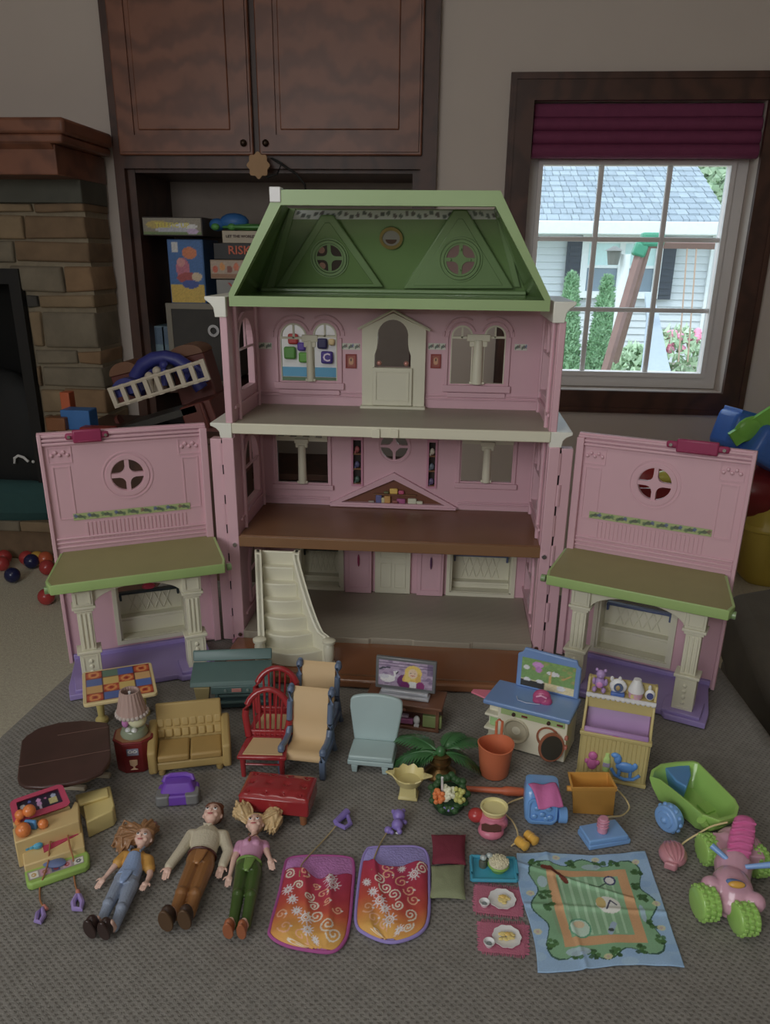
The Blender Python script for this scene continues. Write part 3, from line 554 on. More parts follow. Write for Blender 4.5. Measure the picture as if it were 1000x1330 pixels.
swm = mat('cedar_beam', (128, 98, 92), k=1.4, rough=.8, var=.2, scale=12)
a = rs(833, 322); b = rs(792, 462); d_ = (b - a).normalized(); e_ = b + d_ * ((b.z) / -d_.z) if d_.z else b
def beam(p, q, w): return MB().cyl(p, q, w, n=4)
beam(a, e_, .042).o('post', swm, sw); beam(rs(842, 318), rs(800, 470, 8.6), .03).o('rear_post', swm, sw)
beam(rs(835, 315), rs(960, 317, 7.5), .045).o('top_beam', swm, sw)
MB().b2((-.07, -.06, -.05), (.12, .06, .06), TR(*rs(843, 312))).b2((-.06, -.055, -.11), (.05, .055, 0), TR(*rs(835, 316)) @ RY(16)).o('green_bracket', mat('swing_green', (40, 130, 100), k=1.3), sw, bevel=.02)
for x in (893, 905): MB().tube([rs(x, 317), rs(x - 12, 470)], .007, n=6).o('rope', mat('swing_rope', (170, 140, 120), k=1.3), sw)
sl = T('playground_slide', 'pale blue grey plastic slide outside the window', 'slide', (O(855, 485, 7.2).x, 7.2, GZ)); s1 = sl.location.copy()
MB().ring([[O(x0, y, Y) - s1, O(x1, y, Y) - s1, O(x1, y, Y) - s1 - Vector((0, 0, .06)), O(x0, y, Y) - s1 - Vector((0, 0, .06))] for x0, x1, y, Y in ((838, 848, 380, 8.4), (840, 856, 410, 8.0), (837, 862, 440, 7.6), (834, 868, 470, 7.2), (828, 876, 500, 6.6))]).o('chute', mat('slide_plastic', (150, 162, 176), k=1.2, rough=.4), sl)
lp = T('bird_feeder', 'white post carrying a small lantern shaped bird feeder outside', 'bird feeder', (O(797, 470, 12).x, 12, GZ)); s2 = lp.location.copy()
MB().cyl((0, 0, 0), (0, 0, O(797, 330, 12).z - GZ), .07).o('post', trimw, lp); q = O(797, 334, 11.9) - s2
MB().cyl(q - Vector((0, 0, .1)), q + Vector((0, 0, .08)), .07, .10, n=8).cyl(q + Vector((0, 0, .08)), q + Vector((0, 0, .14)), .13, .02, n=8).o('lantern', mat('feeder_grey', (100, 100, 96), k=1.3), lp)
pt = T('flower_planter', 'stone planter of pink and red flowers outside by the house', 'planter', (O(880, 455, 12).x, 12, GZ)); rg = random.Random(4)
MB().lathe([(.2, 0), (.34, .1), (.36, .3), (.3, .32)], n=18).o('pot', mat('planter_stone', (150, 140, 128), k=1.2), pt)
mb = MB(); foliage(mb, (0, 0, .2), (.5, .4, .7), 700, .12, rg); mb.o('foliage', leafm, pt, fix=False, smooth=False)
mb = MB(); [mb.sph((.4 * (rg.random() - .5) * 2, -.2 * rg.random(), .6 + .3 * rg.random()), .06, 8) for _ in range(26)]; o = mb.o('flowers', mat('pink_petals', (220, 130, 160), k=1.3), pt)
rk = MB().sph((0, 0, 0), (.34, .25, .24), 12).o('boulder', mat('grey_boulder', (150, 150, 148), k=1.2, rough=.9)); rk.location = (O(912, 462, 10.4).x, 10.4, GZ + .2); tag(rk, 'rounded grey garden rock beside the flower planter', 'rock')
t = T('garden_shrub', 'small loose green shrub between the evergreens and the slide', 'shrub', (O(826, 460, 11).x, 11, GZ)); mb = MB(); foliage(mb, (0, 0, .05), (.35, .3, .7), 900, .12, rg); mb.o('foliage', leafm, t, fix=False, smooth=False)
# ================================================================ OTTOMAN
otm = mat('woven_grey_ottoman', (98, 95, 90), k=2.2, rough=.95, var=.25, scale=90, spec=.15)
def weave(m):
    n = m.node_tree.nodes; l = m.node_tree.links; b = n['Principled BSDF']; old = b.inputs['Base Color'].links[0].from_socket
    tc = n.new('ShaderNodeTexCoord'); mp = n.new('ShaderNodeMapping'); mp.inputs['Rotation'].default_value = (0, 0, R_(38)); l.new(tc.outputs['Object'], mp.inputs['Vector'])
    w1 = n.new('ShaderNodeTexWave'); w1.inputs['Scale'].default_value = 62; w1.inputs['Distortion'].default_value = 2.5; w1.inputs['Detail Scale'].default_value = 12; l.new(mp.outputs[0], w1.inputs['Vector'])
    w2 = n.new('ShaderNodeTexWave'); w2.bands_direction = 'Y'; w2.inputs['Scale'].default_value = 62; w2.inputs['Distortion'].default_value = 2.5; w2.inputs['Detail Scale'].default_value = 12; l.new(mp.outputs[0], w2.inputs['Vector'])
    mu = n.new('ShaderNodeMath'); mu.operation = 'MULTIPLY'; l.new(w1.outputs['Fac'], mu.inputs[0]); l.new(w2.outputs['Fac'], mu.inputs[1])
    mr = n.new('ShaderNodeMapRange'); mr.inputs['From Min'].default_value = .35; mr.inputs['From Max'].default_value = .75; mr.inputs['To Max'].default_value = .55; l.new(mu.outputs[0], mr.inputs['Value'])
    mx = n.new('ShaderNodeMix'); mx.data_type = 'RGBA'; l.new(mr.outputs[0], mx.inputs['Factor']); l.new(old, mx.inputs['A']); mx.inputs['B'].default_value = (*alb((70, 67, 62)), 1); l.new(mx.outputs['Result'], b.inputs['Base Color'])
    bp = n.new('ShaderNodeBump'); bp.inputs['Strength'].default_value = .5; bp.inputs['Distance'].default_value = .0015; bp.invert = True; l.new(mu.outputs[0], bp.inputs['Height']); l.new(bp.outputs['Normal'], b.inputs['Normal'])
weave(otm)
ot = T('ottoman', 'large square ottoman in grey brown woven fabric carrying the dollhouse', 'ottoman', (-.07, .84, FZ))
def subdiv_slab(poly, z0, z1, r):
    m = MB(); m.prism(poly, z0, z1); return m
otp = [(-.585, .30), (.435, .30), (.425, .92), (.405, 1.33), (-.525, 1.33), (-.535, .99)]
otp = [(x + .07, y - .84) for x, y in otp]
subdiv_slab(otp, .30, -FZ - .0004, 0).o('cushion_top', otm, ot, bevel=.03, seg=5)
subdiv_slab([(x * .985, y * .985) for x, y in otp], .08, .298, 0).o('base', otm, ot, bevel=.01)
for x, y in ((-.42, -.46), (.42, -.46), (.42, .42), (-.38, .42)): MB().cyl((x, y, .001), (x, y, .08), .02, .028).o('foot', wood, ot)
# ================================================================ DOLLHOUSE
XL, XR, YF, YB = -.300, .131, 1.078, 1.235
hs = T('dollhouse', 'large pink three storey dollhouse with green mansard roof and two opened front doors', 'dollhouse', (-.087, 1.08, 0)); ho = Vector(hs.location)
def hp(mb, name, m, parent=None, **k):
    mb.v = [tuple(Vector(v) - ho) for v in mb.v]; return mb.o(name, m, parent or hs, **k)
YZm = Matrix(((0, 0, 1, 0), (1, 0, 0, 0), (0, 1, 0, 0), (0, 0, 0, 1)))   # local x -> world y, y -> z, z -> x
def q2(px, py, Y=None): p = O(px, py, Y or YB); return (p.x, p.z)
def wallp(z0, z1, holes, name): return hp(MB().panel(rect(XL - .004, z0, XR + .004, z1), holes, .006, TR(0, YB + .006, 0) @ XZ), name, pink)
def rpx(x0, y0, x1, y1, Y=None): a = q2(x0, y1, Y); b = q2(x1, y0, Y); return a[0], a[1], b[0], b[1]
# ---- floors / base
hp(MB().b2((XL, YF - .004, .322), (XR + .001, YB, .334)), 'upper_floor', creamw, bevel=.001)
hp(MB().b2((XL - .001, YF - .010, .3205), (XR + .002, YF - .0045, .335)), 'upper_floor_edge', cream, bevel=.0012)
for px in (488, 512): a = O(px, 567, YF - .012); hp(MB().b2((a.x - .0055, YF - .013, a.z - .002), (a.x + .0055, YF - .0105, .333)), 'edge_tab', cream, bevel=.0005)
bf = hp(MB().b2((XL, YF - .006, .157), (XR + .001, YB, .172)), 'middle_floor', brown, bevel=.0015)
hp(MB().b2((XL - .0005, YF - .0095, .155), (XR + .0015, YF - .0065, .171)), 'middle_floor_edge', mat('brown_edge_plastic', (98, 68, 40), rough=.4), bevel=.001)
kf = hp(MB().panel([(XL, 1.062), (-.16, 1.056), (-.11, 1.056), (-.105, 1.060), (-.045, 1.060), (-.04, 1.057), (.04, 1.057), (.045, 1.061), (XR, 1.061), (XR, YB), (XL, YB)], [], .016, TR(0, 0, .006)), 'kitchen_floor', creamw, bevel=.001)
base = hp(MB().prism([(-.312, 1.0), (-.295, .962), (-.25, .948), (-.1, .945), (.1, .95), (.14, .965), (.155, 1.0), (.152, 1.06), (-.31, 1.06)], .001, .0135), 'front_platform', mat('orange_brown_platform', (104, 64, 36), rough=.25, var=.12, scale=8, coat=.3), bevel=.003)
hp(MB().b2((-.302, .957, .0135), (.147, .961, .0145)), 'platform_ridge', brown, base)
hp(MB().b2((XL - .018, 1.062, .001), (XR + .018, YB + .006, .006)), 'base_plate', pinkd)
# ---- back walls
def wpair(l0, l1, r0, r1, top, bot): return (rpx(l0, top, l1, bot), rpx(r0, top, r1, bot))
def arched_window(wall, l0, l1, r0, r1, top, bot):
    A, B = wpair(l0, l1, r0, r1, top, bot)
    fr = .0022
    for (x0, z0, x1, z1) in (A, B):
        r = (x1 - x0) / 2; zc = z1 - r; ym = zc - .002
        mb = MB().panel(arch(x0 - .0003, z0, x1 + .0003, z1 + .0003), [arch(x0 + fr, ym + fr, x1 - fr, z1 - fr), rect(x0 + fr * .5, z0 + .0002, x1 - fr * .5, ym - fr * .4)], .005, TR(0, YB + .004, 0) @ XZ)
        mb.b2(((x0 + x1) / 2 - fr * .6, YB - .001, ym), ((x0 + x1) / 2 + fr * .6, YB + .004, z1 - fr)); hp(mb, 'window_frame', cream, wall)
        lf_ = x0 == A[0]
        for rr_, dd_, cut in ((r + .0112, .0016, 58), (r + .0045, .0015, 20)):
            a0_, a1_ = (cut, 180) if lf_ else (0, 180 - cut)
            hp(MB().tube([((x0 + x1) / 2 + rr_ * math.cos(R_(a0_ + (a1_ - a0_) * i / 18)), YB - .0008, zc + rr_ * math.sin(R_(a0_ + (a1_ - a0_) * i / 18))) for i in range(19)], dd_, n=6), 'arch_moulding', pink, wall)
    c = (A[2] + B[0]) / 2; hw = (B[0] - A[2]) / 2 + .003; z0, zt = A[1], A[3] - (A[2] - A[0]) / 2
    mb = MB().cyl((c, YB - .002, z0), (c, YB - .002, zt - .004), hw * .75, hw * .62, n=12).b2((c - hw * 1.5, YB - .006, zt - .006), (c + hw * 1.5, YB, zt + .004)).b2((c - hw * 1.15, YB - .005, zt - .014), (c + hw * 1.15, YB, zt - .006)).b2((c - hw, YB - .005, z0), (c + hw, YB, z0 + .004))
    hp(mb, 'column', cream, wall, bevel=.0008)
    x0, x1 = A[0] - .008, B[2] + .008
    hp(MB().b2((x0 - .003, YB - .005, z0 - .012), (x1 + .003, YB, z0 - .002)).b2((x0, YB - .003, z0 - .002), (x0 + .004, YB, zt)).b2((x1 - .004, YB - .003, z0 - .002), (x1, YB, zt)).b2((x0 + .004, YB - .004, z0 - .020), (x1 - .004, YB, z0 - .013)), 'window_surround', pink, wall, bevel=.0006)
    return A, B
WA = (366, 398, 408, 437, 420, 494); WB = (584, 615, 626, 658, 423, 498)
dpx = rpx(487, 415, 535, 476)
key = []
dc = (dpx[0] + dpx[2]) / 2; dr = (dpx[2] - dpx[0]) / 2 * .84
key = [(dpx[0], dpx[1]), (dpx[2], dpx[1]), (dpx[2], dpx[1] + .018), (dpx[2] - .003, dpx[1] + .026), (dc + dr, dpx[1] + .034)] + circ(dc, dpx[3] - dr, dr, 14, -10, 190) + [(dc - dr, dpx[1] + .034), (dpx[0] + .003, dpx[1] + .026), (dpx[0], dpx[1] + .018)]
w3 = wallp(.333, .500, [arch(*p) for w in (WA, WB) for p in wpair(*w)] + [key], 'upper_back_wall')
arched_window(w3, *WA); arched_window(w3, *WB)
fl_, fr_ = q2(471, 523)[0], q2(551, 523)[0]; ft = q2(511, 406)[1]; fe = q2(471, 426)[1]
bd = hp(MB().panel([(fl_, .334), (fr_, .334), (fr_, fe), (dc, ft), (fl_, fe)], [key], .009, TR(0, YB - .0005, 0) @ XZ), 'balcony_door_frame', cream, w3, bevel=.0008)
hp(MB().b2((dpx[0] - .003, YB - .014, .338), (dpx[2] + .003, YB - .010, dpx[1])), 'balcony_half_door', cream, w3, bevel=.001)
hp(MB().panel(rect(dpx[0] + .002, .345, dpx[2] - .002, dpx[1] - .005), [rect(dpx[0] + .0035, .3465, dpx[2] - .0035, dpx[1] - .0065)], .001, TR(0, YB - .0145, 0) @ XZ), 'door_beading', cream, w3)
hp(MB().sph((dpx[0] + .007, YB - .006, dpx[1] + .006), .004, 10).sph((dpx[2] - .007, YB - .006, dpx[1] + .006), .004, 10), 'flower_knob', mat('rose_gold', (150, 100, 90), metal=.3, rough=.3), w3)
hp(MB().tube([(fl_ - .006, YB - .011, fe - .001), (dc, YB - .011, ft + .004), (fr_ + .006, YB - .011, fe - .001)], .0022, n=6), 'door_pediment', cream, w3)
hp(MB().b2((fl_ - .002, YB - .02, .3335), (fr_ + .002, YB - .0, .3375)), 'door_step', cream, w3, bevel=.0006)
for z in (.349, .354): hp(MB().b2((XL, YB - .0025, z - .0018), (fl_ - .001, YB, z)).b2((fr_ + .001, YB - .0025, z - .0018), (XR, YB, z)), 'wall_moulding', pink, w3, bevel=.0005)
hp(MB().b2((XL, YB - .008, .494), (XR, YB, .4995)), 'cornice', pink, w3, bevel=.001)
for px in (359, 471, 553, 673): a = q2(px, 403); hp(MB().b2((a[0] - .009, YB - .009, .492), (a[0] + .009, YB - .008, .4965)), 'roof_tab', pinkd, w3)
def border(x0, z0, x1, z1, Y, parent, n, seed, off=ho, bg=(150, 150, 140), M=None):
    cv = Canvas(max(10, n * 12), 10, bg); rg = random.Random(seed)
    for i in range(n):
        x = (i + .5) / n; cv.ell(x, .5, .16 / n * 1.5, .22 * cv.asp, (50, 55, 60), .8); cv.line([(x - .35 / n, .2), (x, .75), (x + .4 / n, .3)], .05 / n, (60, 70, 56), .8); cv.ell(x + .3 / n, .65, .14 / n, .25 * cv.asp, rg.choice([(90, 60, 60), (60, 90, 60), (50, 60, 110)]), .8); cv.ell(x - .3 / n, .35, .14 / n, .25 * cv.asp, (60, 80, 60), .8)
    return cv.o('sticker_border', (lambda u, v: Vector((x0 + u * (x1 - x0), Y, z0 + v * (z1 - z0))) - off) if M is None else (lambda u, v: M @ Vector((x0 + u * (x1 - x0), Y, z0 + v * (z1 - z0)))), parent, .4)
for i, (a, b, y) in enumerate(((336, 353, 449), (444, 468, 450), (556, 580, 450), (668, 685, 451))):
    p = rpx(a, y - 4, b, y + 4); border(p[0], p[1], p[2], p[3], YB - .0006, w3, 2 if b - a < 20 else 3, i)
for px in (456, 566):
    p = rpx(px - 7, 460, px + 7, 478); pf_ = hp(MB().panel(rect(*p), [rect(p[0] + .002, p[1] + .002, p[2] - .002, p[3] - .002)], .002, TR(0, YB - .0002, 0) @ XZ), 'picture_frame', mat('picture_red', (110, 40, 36), rough=.3), w3)
    cv = Canvas(12, 14, (120, 60, 50)); cv.ell(.5, .5, .3, .4, (150, 110, 80)); cv.ell(.5, .6, .12, .15, (60, 40, 40)); cv.o('picture_print', lambda u, v: Vector((p[0] + .002 + u * (p[2] - p[0] - .004), YB - .0008, p[1] + .002 + v * (p[3] - p[1] - .004))) - ho, pf_)
# middle storey
W2A = rpx(361, 563, 425, 626); W2B = rpx(598, 567, 668, 625); rc = q2(512, 580); rr = .0215
w2 = wallp(.172, .322, [rect(*W2A), rect(*W2B)] + lobes(rc[0], rc[1], rr, .002) + [rect(*rpx(459, 572, 469, 628)), rect(*rpx(556, 575, 566, 631))], 'middle_back_wall')
hp(MB().panel(circ(*rc, rr + .005, 28), [circ(*rc, rr + .0025, 28)], .002, TR(0, YB, 0) @ XZ), 'round_window_ring', pink, w2)
for (x0, z0, x1, z1) in (W2A, W2B):
    c = (x0 + x1) / 2; f = .002; zb = z1 - .013
    mb = MB().panel(rect(x0, zb, x1, z1), [rect(x0 + f + i * (x1 - x0) / 4.05, zb + .006, x0 + f + i * (x1 - x0) / 4.05 + .011, z1 - .001) for i in range(4)], .006, TR(0, YB + .004, 0) @ XZ)
    hp(mb, 'window_frame', cream, w2)
    mb = MB().cyl((c, YB - .002, z0), (c, YB - .002, zb - .006), .007, .006, n=12).b2((c - .011, YB - .006, zb - .003), (c + .011, YB, zb + .004)).b2((c - .0095, YB - .005, zb - .010), (c + .0095, YB, zb - .003)).b2((c - .0085, YB - .005, z0), (c + .0085, YB, z0 + .004))
    hp(mb, 'column', cream, w2, bevel=.0008)
    hp(MB().b2((x0 - .009, YB - .005, z0 - .010), (x1 + .009, YB, z0 - .002)).b2((x0 - .006, YB - .003, z0 - .002), (x0 - .002, YB, z1)).b2((x1 + .002, YB - .003, z0 - .002), (x1 + .006, YB, z1)), 'window_surround', pink, w2, bevel=.0006)
for (a, b, cols) in (((458, 571), (470, 629), ((120, 60, 60), (60, 60, 90), (50, 70, 60))), ((555, 574), (567, 632), ((150, 145, 130), (70, 80, 90), (70, 60, 90)))):
    p = rpx(a[0], a[1], b[0], b[1]); sh = hp(MB().panel(rect(p[0] - .002, p[1] - .002, p[2] + .002, p[3] + .004), [rect(p[0] + .001, p[1] + .001, p[2] - .001, p[3])], .004, TR(0, YB + .001, 0) @ XZ), 'wall_niche', pinkd, w2)
    hp(MB().b2((p[0], YB + .006, p[1]), (p[2], YB + .016, p[3])), 'niche_back', mat('niche_dark', (30, 22, 18), rough=.7), sh)
    for i, c in enumerate(cols):
        z = p[1] + (p[3] - p[1]) * (2 - i) / 3; hp(MB().b2((p[0], YB - .001, z), (p[2], YB + .006, z + .0025)), 'niche_shelf', brown, sh)
        cc = mat('niche_item_%d%d%d' % c, c); hp(MB().sph(((p[0] + p[2]) / 2, YB + .001, z + .0085), (.0042, .003, .0055), 8).cyl(((p[0] + p[2]) / 2 - .003, YB + .001, z + .0025), ((p[0] + p[2]) / 2 - .003, YB + .001, z + .006), .002, n=6), 'niche_item', cc, sh)
T1, T2, T3 = q2(428, 652), q2(512, 613), q2(594, 657); zb = .176
S1, S2, S3 = (T1[0] + .020, zb + .004), (T2[0], T2[1] - .011), (T3[0] - .020, zb + .004)
pd = hp(MB().panel([(T1[0], zb), (T3[0], zb), (T2[0], T2[1])], [[S1, S3, S2]], .008, TR(0, YB, 0) @ XZ), 'pediment', pink, w2, bevel=.001)
hp(MB().prism([S1, S3, S2], .0, .0008, TR(0, YB - .0002, 0) @ XZ), 'pediment_recess', mat('recess_brown', (84, 46, 28)), pd)
hp(MB().b2((T1[0] + .002, YB - .010, .1725), (T3[0] - .002, YB - .0, .1765)), 'pediment_sill', pink, pd, bevel=.001)
hp(MB().b2((S2[0] - .032, YB - .006, zb + .0175), (S2[0] + .036, YB - .001, zb + .0192)), 'pediment_shelf', brown, pd)
for i, (dx, dz, w_, h_, c) in enumerate(((-.024, .004, .010, .013, (70, 70, 110)), (-.017, .004, .006, .009, (150, 140, 100)), (-.010, .004, .010, .012, (150, 110, 50)), (.004, .004, .012, .005, (110, 60, 50)), (.012, .004, .014, .008, (130, 60, 100)), (.030, .004, .014, .009, (150, 150, 130)), (.042, .004, .010, .005, (150, 150, 130)), (0, .0195, .013, .009, (170, 140, 50)), (.012, .0195, .009, .006, (150, 60, 90)), (-.012, .0195, .008, .004, (80, 80, 50)), (-.036, .004, .010, .003, (120, 110, 100)))):
    hp(MB().box((S2[0] + dx, YB - .004, zb + dz + h_ / 2), (w_, .005, h_)), 'shelf_trinket', mat('trinket_%d%d%d' % c, c), pd, bevel=.0014)
for z in (.186, .182): hp(MB().b2((XL, YB - .0025, z - .0018), (T1[0], YB, z)).b2((T3[0], YB - .0025, z - .0018), (XR, YB, z)), 'wall_moulding', pink, w2, bevel=.0005)
# ground storey
W1A = rpx(388, 705, 444, 772); W1B = rpx(581, 708, 670, 772); W1A = (W1A[0], .025, W1A[2], .145); W1B = (W1B[0], .025, W1B[2], .145)
w1 = wallp(.022, .157, [rect(*W1A), rect(*W1B)], 'lower_back_wall')
def bench(parent, M, x0, x1, z0, z1, fm, frame_mat, redbit=False, fs=.28, ft_=.60):
    """cream slatted bay bench set in an opening; local x along the wall, z up, -y to the viewer"""
    def P(mb, nm, mt_, **k): mb.v = [tuple(M @ Vector(v)) for v in mb.v]; return mb.o(nm, mt_, parent, **k)
    zs = z0 + (z1 - z0) * fs; zt = z0 + (z1 - z0) * ft_; w = x1 - x0
    P(MB().panel(rect(x0 - .003, z0 - .003, x1 + .003, z1 + .003), [rect(x0 + .003, z0 + .003, x1 - .003, z1 - .003)], .004, TR(0, .001, 0) @ XZ), 'opening_frame', fm, bevel=.0005)
    P(MB().b2((x0, .0, z0), (x1, .034, z0 + .004)), 'bench_floor', fm)
    P(MB().b2((x0 + .003, .018, zs - .004), (x1 - .003, .036, zs)).b2((x0 + .003, .018, z0 + .004), (x1 - .003, .022, zs - .004)), 'bench_seat', fm, bevel=.0008)
    back = P(MB().b2((x0 + .003, .032, zs), (x1 - .003, .036, zt)), 'bench_back', fm, bevel=.0005)
    mb = MB(); n = 5; zm = (zs + zt) / 2; hz_ = (zt - zs) / 2 - .004; hw = w * .052
    for i in range(n):
        xx = x0 + w * .26 + w * .48 * i / (n - 1)
        for s_ in (-1, 1): mb.tube([(xx - s_ * hw, .0315, zm - hz_), (xx, .0312, zm), (xx + s_ * hw, .0315, zm + hz_)], .0011, n=6)
    P(mb, 'lattice', fm)
    P(MB().b2((x0 + w * .08, .024, zt), (x1 - w * .08, .032, zt + .0035)).b2((x0 + w * .08, .024, zt - .009), (x0 + w * .08 + .003, .030, zt)).b2((x1 - w * .08 - .003, .024, zt - .009), (x1 - w * .08, .030, zt)), 'mantel_bar', frame_mat, bevel=.0006)
    P(MB().b2((x0 + .003, .0, zs), (x0 + .006, .036, z1 - .003)).b2((x1 - .006, .0, zs), (x1 - .003, .036, z1 - .003)).b2((x0 + .003, .0, z0 + .003), (x0 + .006, .036, zs)).b2((x1 - .006, .0, z0 + .003), (x1 - .003, .036, zs)), 'bench_side', fm)
    if redbit: P(MB().sph(((x0 + x1) / 2, .026, zt + .009), (.010, .005, .005)), 'red_flower', mat('magenta_red', (140, 26, 50), rough=.3))
tealf = mat('dark_teal_trim', (34, 44, 46), rough=.4); bluef = mat('slate_blue_trim', (62, 72, 100), rough=.4)
hM = TR(-ho.x, YB - ho.y, -ho.z)
bench(w1, hM, W1A[0], W1A[2], W1A[1], W1A[3], cream, tealf, True, .12, .48); bench(w1, hM, W1B[0], W1B[2], W1B[1], W1B[3], cream, bluef, False, .12, .48)
a = rpx(487, 712, 534, 777); dd = hp(MB().b2((a[0], YB - .006, .0225), (a[2], YB, .150)), 'inner_door', cream, w1, bevel=.001)
for x0, x1, z0, z1 in ((.14, .46, .08, .45), (.54, .86, .08, .45), (.14, .86, .52, .92)):
    dw = a[2] - a[0]; hp(MB().panel(rect(a[0] + x0 * dw, .0225 + z0 * .12, a[0] + x1 * dw, .0225 + z1 * .12), [rect(a[0] + x0 * dw + .0015, .0225 + z0 * .12 + .0015, a[0] + x1 * dw - .0015, .0225 + z1 * .12 - .0015)], .0012, TR(0, YB - .006, 0) @ XZ), 'door_bead', cream, dd)
for px in (466, 558):
    p0 = q2(px - 17, 770)[0]; p1 = q2(px + 17, 770)[0]; pl = hp(MB().b2((p0, YB - .010, .0225), (p1, YB, .155)), 'pilaster', pink, w1, bevel=.001)
    hp(MB().panel(rect(p0 + .004, .030, p1 - .004, .150), [rect(p0 + .007, .033, p1 - .007, .147)], .0015, TR(0, YB - .010, 0) @ XZ), 'pilaster_bead', pink, pl)
    xx = (p0 + p1) / 2; hp(MB().b2((xx - .005, YB - .0125, .105), (xx + .005, YB - .0115, .112)).sph((xx + .001, YB - .013, .082), (.0018, .001, .011), 10), 'door_pull', magenta if px < 500 else mat('dark_plum', (70, 40, 70)), pl)
# ---- side walls
for s, X in ((-1, XL), (1, XR)):
    hol = [arch(1.115, .372, 1.195, .468), arch(1.115, .205, 1.195, .300), arch(1.115, .055, 1.195, .140)]
    sw_ = hp(MB().panel(rect(YF, .002, YB + .006, .499), hol, .006, TR(X if s > 0 else X - .006, 0, 0) @ YZm), 'side_wall', pink)
    xi = X - s * .0035 if s > 0 else X
    for a0, z0, a1, z1 in ((1.115, .372, 1.195, .468), (1.115, .205, 1.195, .300), (1.115, .055, 1.195, .140)):
        mb = MB().panel(arch(a0 - .008, z0 - .004, a1 + .008, z1 + .008), [arch(a0, z0, a1, z1)], .0035, TR(xi if s > 0 else X, 0, 0) @ YZm)
        zc = z1 - .04; mb.b2((xi, a0, zc - .002), (xi + .003, a1, zc + .001)).b2((xi, 1.1535, zc), (xi + .003, 1.1565, z1)); hp(mb, 'window_surround', pink, sw_, bevel=.0006)
    for z in (.352, .190, .040): hp(MB().b2((xi, YF + .006, z), (xi + .003, YB, z + .004)), 'side_moulding', pink, sw_)
    for yy in (1.222, 1.105): hp(MB().cyl((xi + .002, yy, .334), (xi + .002, yy, .495), .003, n=8).cyl((xi + .002, yy, .173), (xi + .002, yy, .315), .003, n=8), 'corner_pilaster', pink, sw_)
    # front posts, hinge strips, cornices
    xa, xb = (XL - .016, XL) if s < 0 else (XR + .001, XR + .016)
    hp(MB().b2((xa, YF - .010, .001), (xb, YF + .012, .314)), 'front_post', pink, bevel=.0012)
    hp(MB().b2((xa + (.006 if s < 0 else 0), YF - .006, .334), (xb - (0 if s < 0 else .006), YF + .008, .476)), 'upper_front_post', pink, bevel=.0012)
    xh0, xh1 = (XL - .034, XL - .018) if s < 0 else (XR + .018, XR + .034)
    hg = hp(MB().b2((xh0, YF - .006, .002), (xh1, YF + .012, .312)), 'hinge_strip', pink, bevel=.001)
    xm = XL - .017 if s < 0 else XR + .017
    for i in range(7): z = .012 + i * .044; hp(MB().cyl((xm + (.0015 if i % 2 else -.0015), YF - .006, z), (xm + (.0015 if i % 2 else -.0015), YF - .006, z + .030), .0036, n=8), 'hinge_knuckle', pink, hg)
    hp(MB().b2((xm - .0012, YF - .0068, .004), (xm + .0012, YF - .005, .310)), 'hinge_gap_shade', dark, hg)  # near-black strip stands in for the shade between hinge and post
    for z in (.158, .014): hp(MB().cyl((XL - .006 if s < 0 else XR + .007, YF - .0125, z), (XL - .006 if s < 0 else XR + .007, YF - .0100, z), .0032, .0036, n=12), 'screw', steel)
    def cor(zt, h, w): return [(0, zt), (w, zt), (w, zt - .004), (w * .74, zt - h * .35), (w * .6, zt - h * .55), (w * .55, zt - h), (0, zt - h)]
    for zt, h, w, X0 in ((.500, .026, .028, XL if s < 0 else XR - .008), (.3345, .021, .030, XL - .002 if s < 0 else XR + .001)):
        pl = [(X0 + s * x, z) for x, z in cor(zt, h, w)]
        hp(MB().prism(pl, 0, .165, TR(0, 1.235, 0) @ XZ), 'cornice_block', mat('white_cornice', (170, 168, 156), rough=.3), bevel=.001)
# ---- roof
ZR0, ZR1 = .488, .626
gin = mat('roof_inner_green', (80, 104, 56), rough=.2, var=.05, coat=.35)
outer = [(-.295, ZR0), (.118, ZR0), (.118, .504), (.048, ZR1), (-.228, ZR1), (-.295, .504)]
inner = [(-.288, .501), (.111, .501), (.043, .609), (-.2225, .609)]
rf = hp(MB().panel(outer, [inner], .014, TR(0, 1.084, 0) @ XZ), 'roof_frame', greenl, bevel=.0012)
def quad(a, b, c, d, t=.003):
    a, b, c, d = map(Vector, (a, b, c, d)); n = (b - a).cross(d - a).normalized() * t; return MB().add([a, b, c, d, a + n, b + n, c + n, d + n], [(0, 1, 2, 3), (4, 7, 6, 5), (0, 4, 5, 1), (1, 5, 6, 2), (2, 6, 7, 3), (3, 7, 4, 0)])
YT = 1.205
bz0, bz1 = .501, .612
hp(quad((-.292, YB, bz0), (.101, YB, bz0), (.046, YT, bz1), (-.238, YT, bz1), -.003), 'roof_back', gin)
hp(quad((-.288, 1.078, bz0), (-.292, YB, bz0), (-.238, YT, bz1), (-.223, 1.078, bz1), -.003), 'roof_side', gin); hp(quad((.101, YB, bz0), (.111, 1.078, bz0), (.044, 1.078, bz1), (.046, YT, bz1), -.003), 'roof_side', gin)
hp(MB().b2((-.292, 1.078, .497), (.110, YB + .003, .501)), 'roof_floor', gin)
hp(quad((-.228, 1.078, ZR1 - .002), (.048, 1.078, ZR1 - .002), (.046, YT + .004, bz1 + .006), (-.238, YT + .004, bz1 + .006)), 'roof_top', greenl)
hp(MB().b2((-.286, YB - .020, .501), (.099, YB - .004, .5065)), 'roof_ledge', green, bevel=.0015)
hp(MB().b2((-.236, 1.068, ZR1 - .014), (-.222, 1.088, ZR1 + .0035)), 'roof_corner_cap', white, bevel=.001)
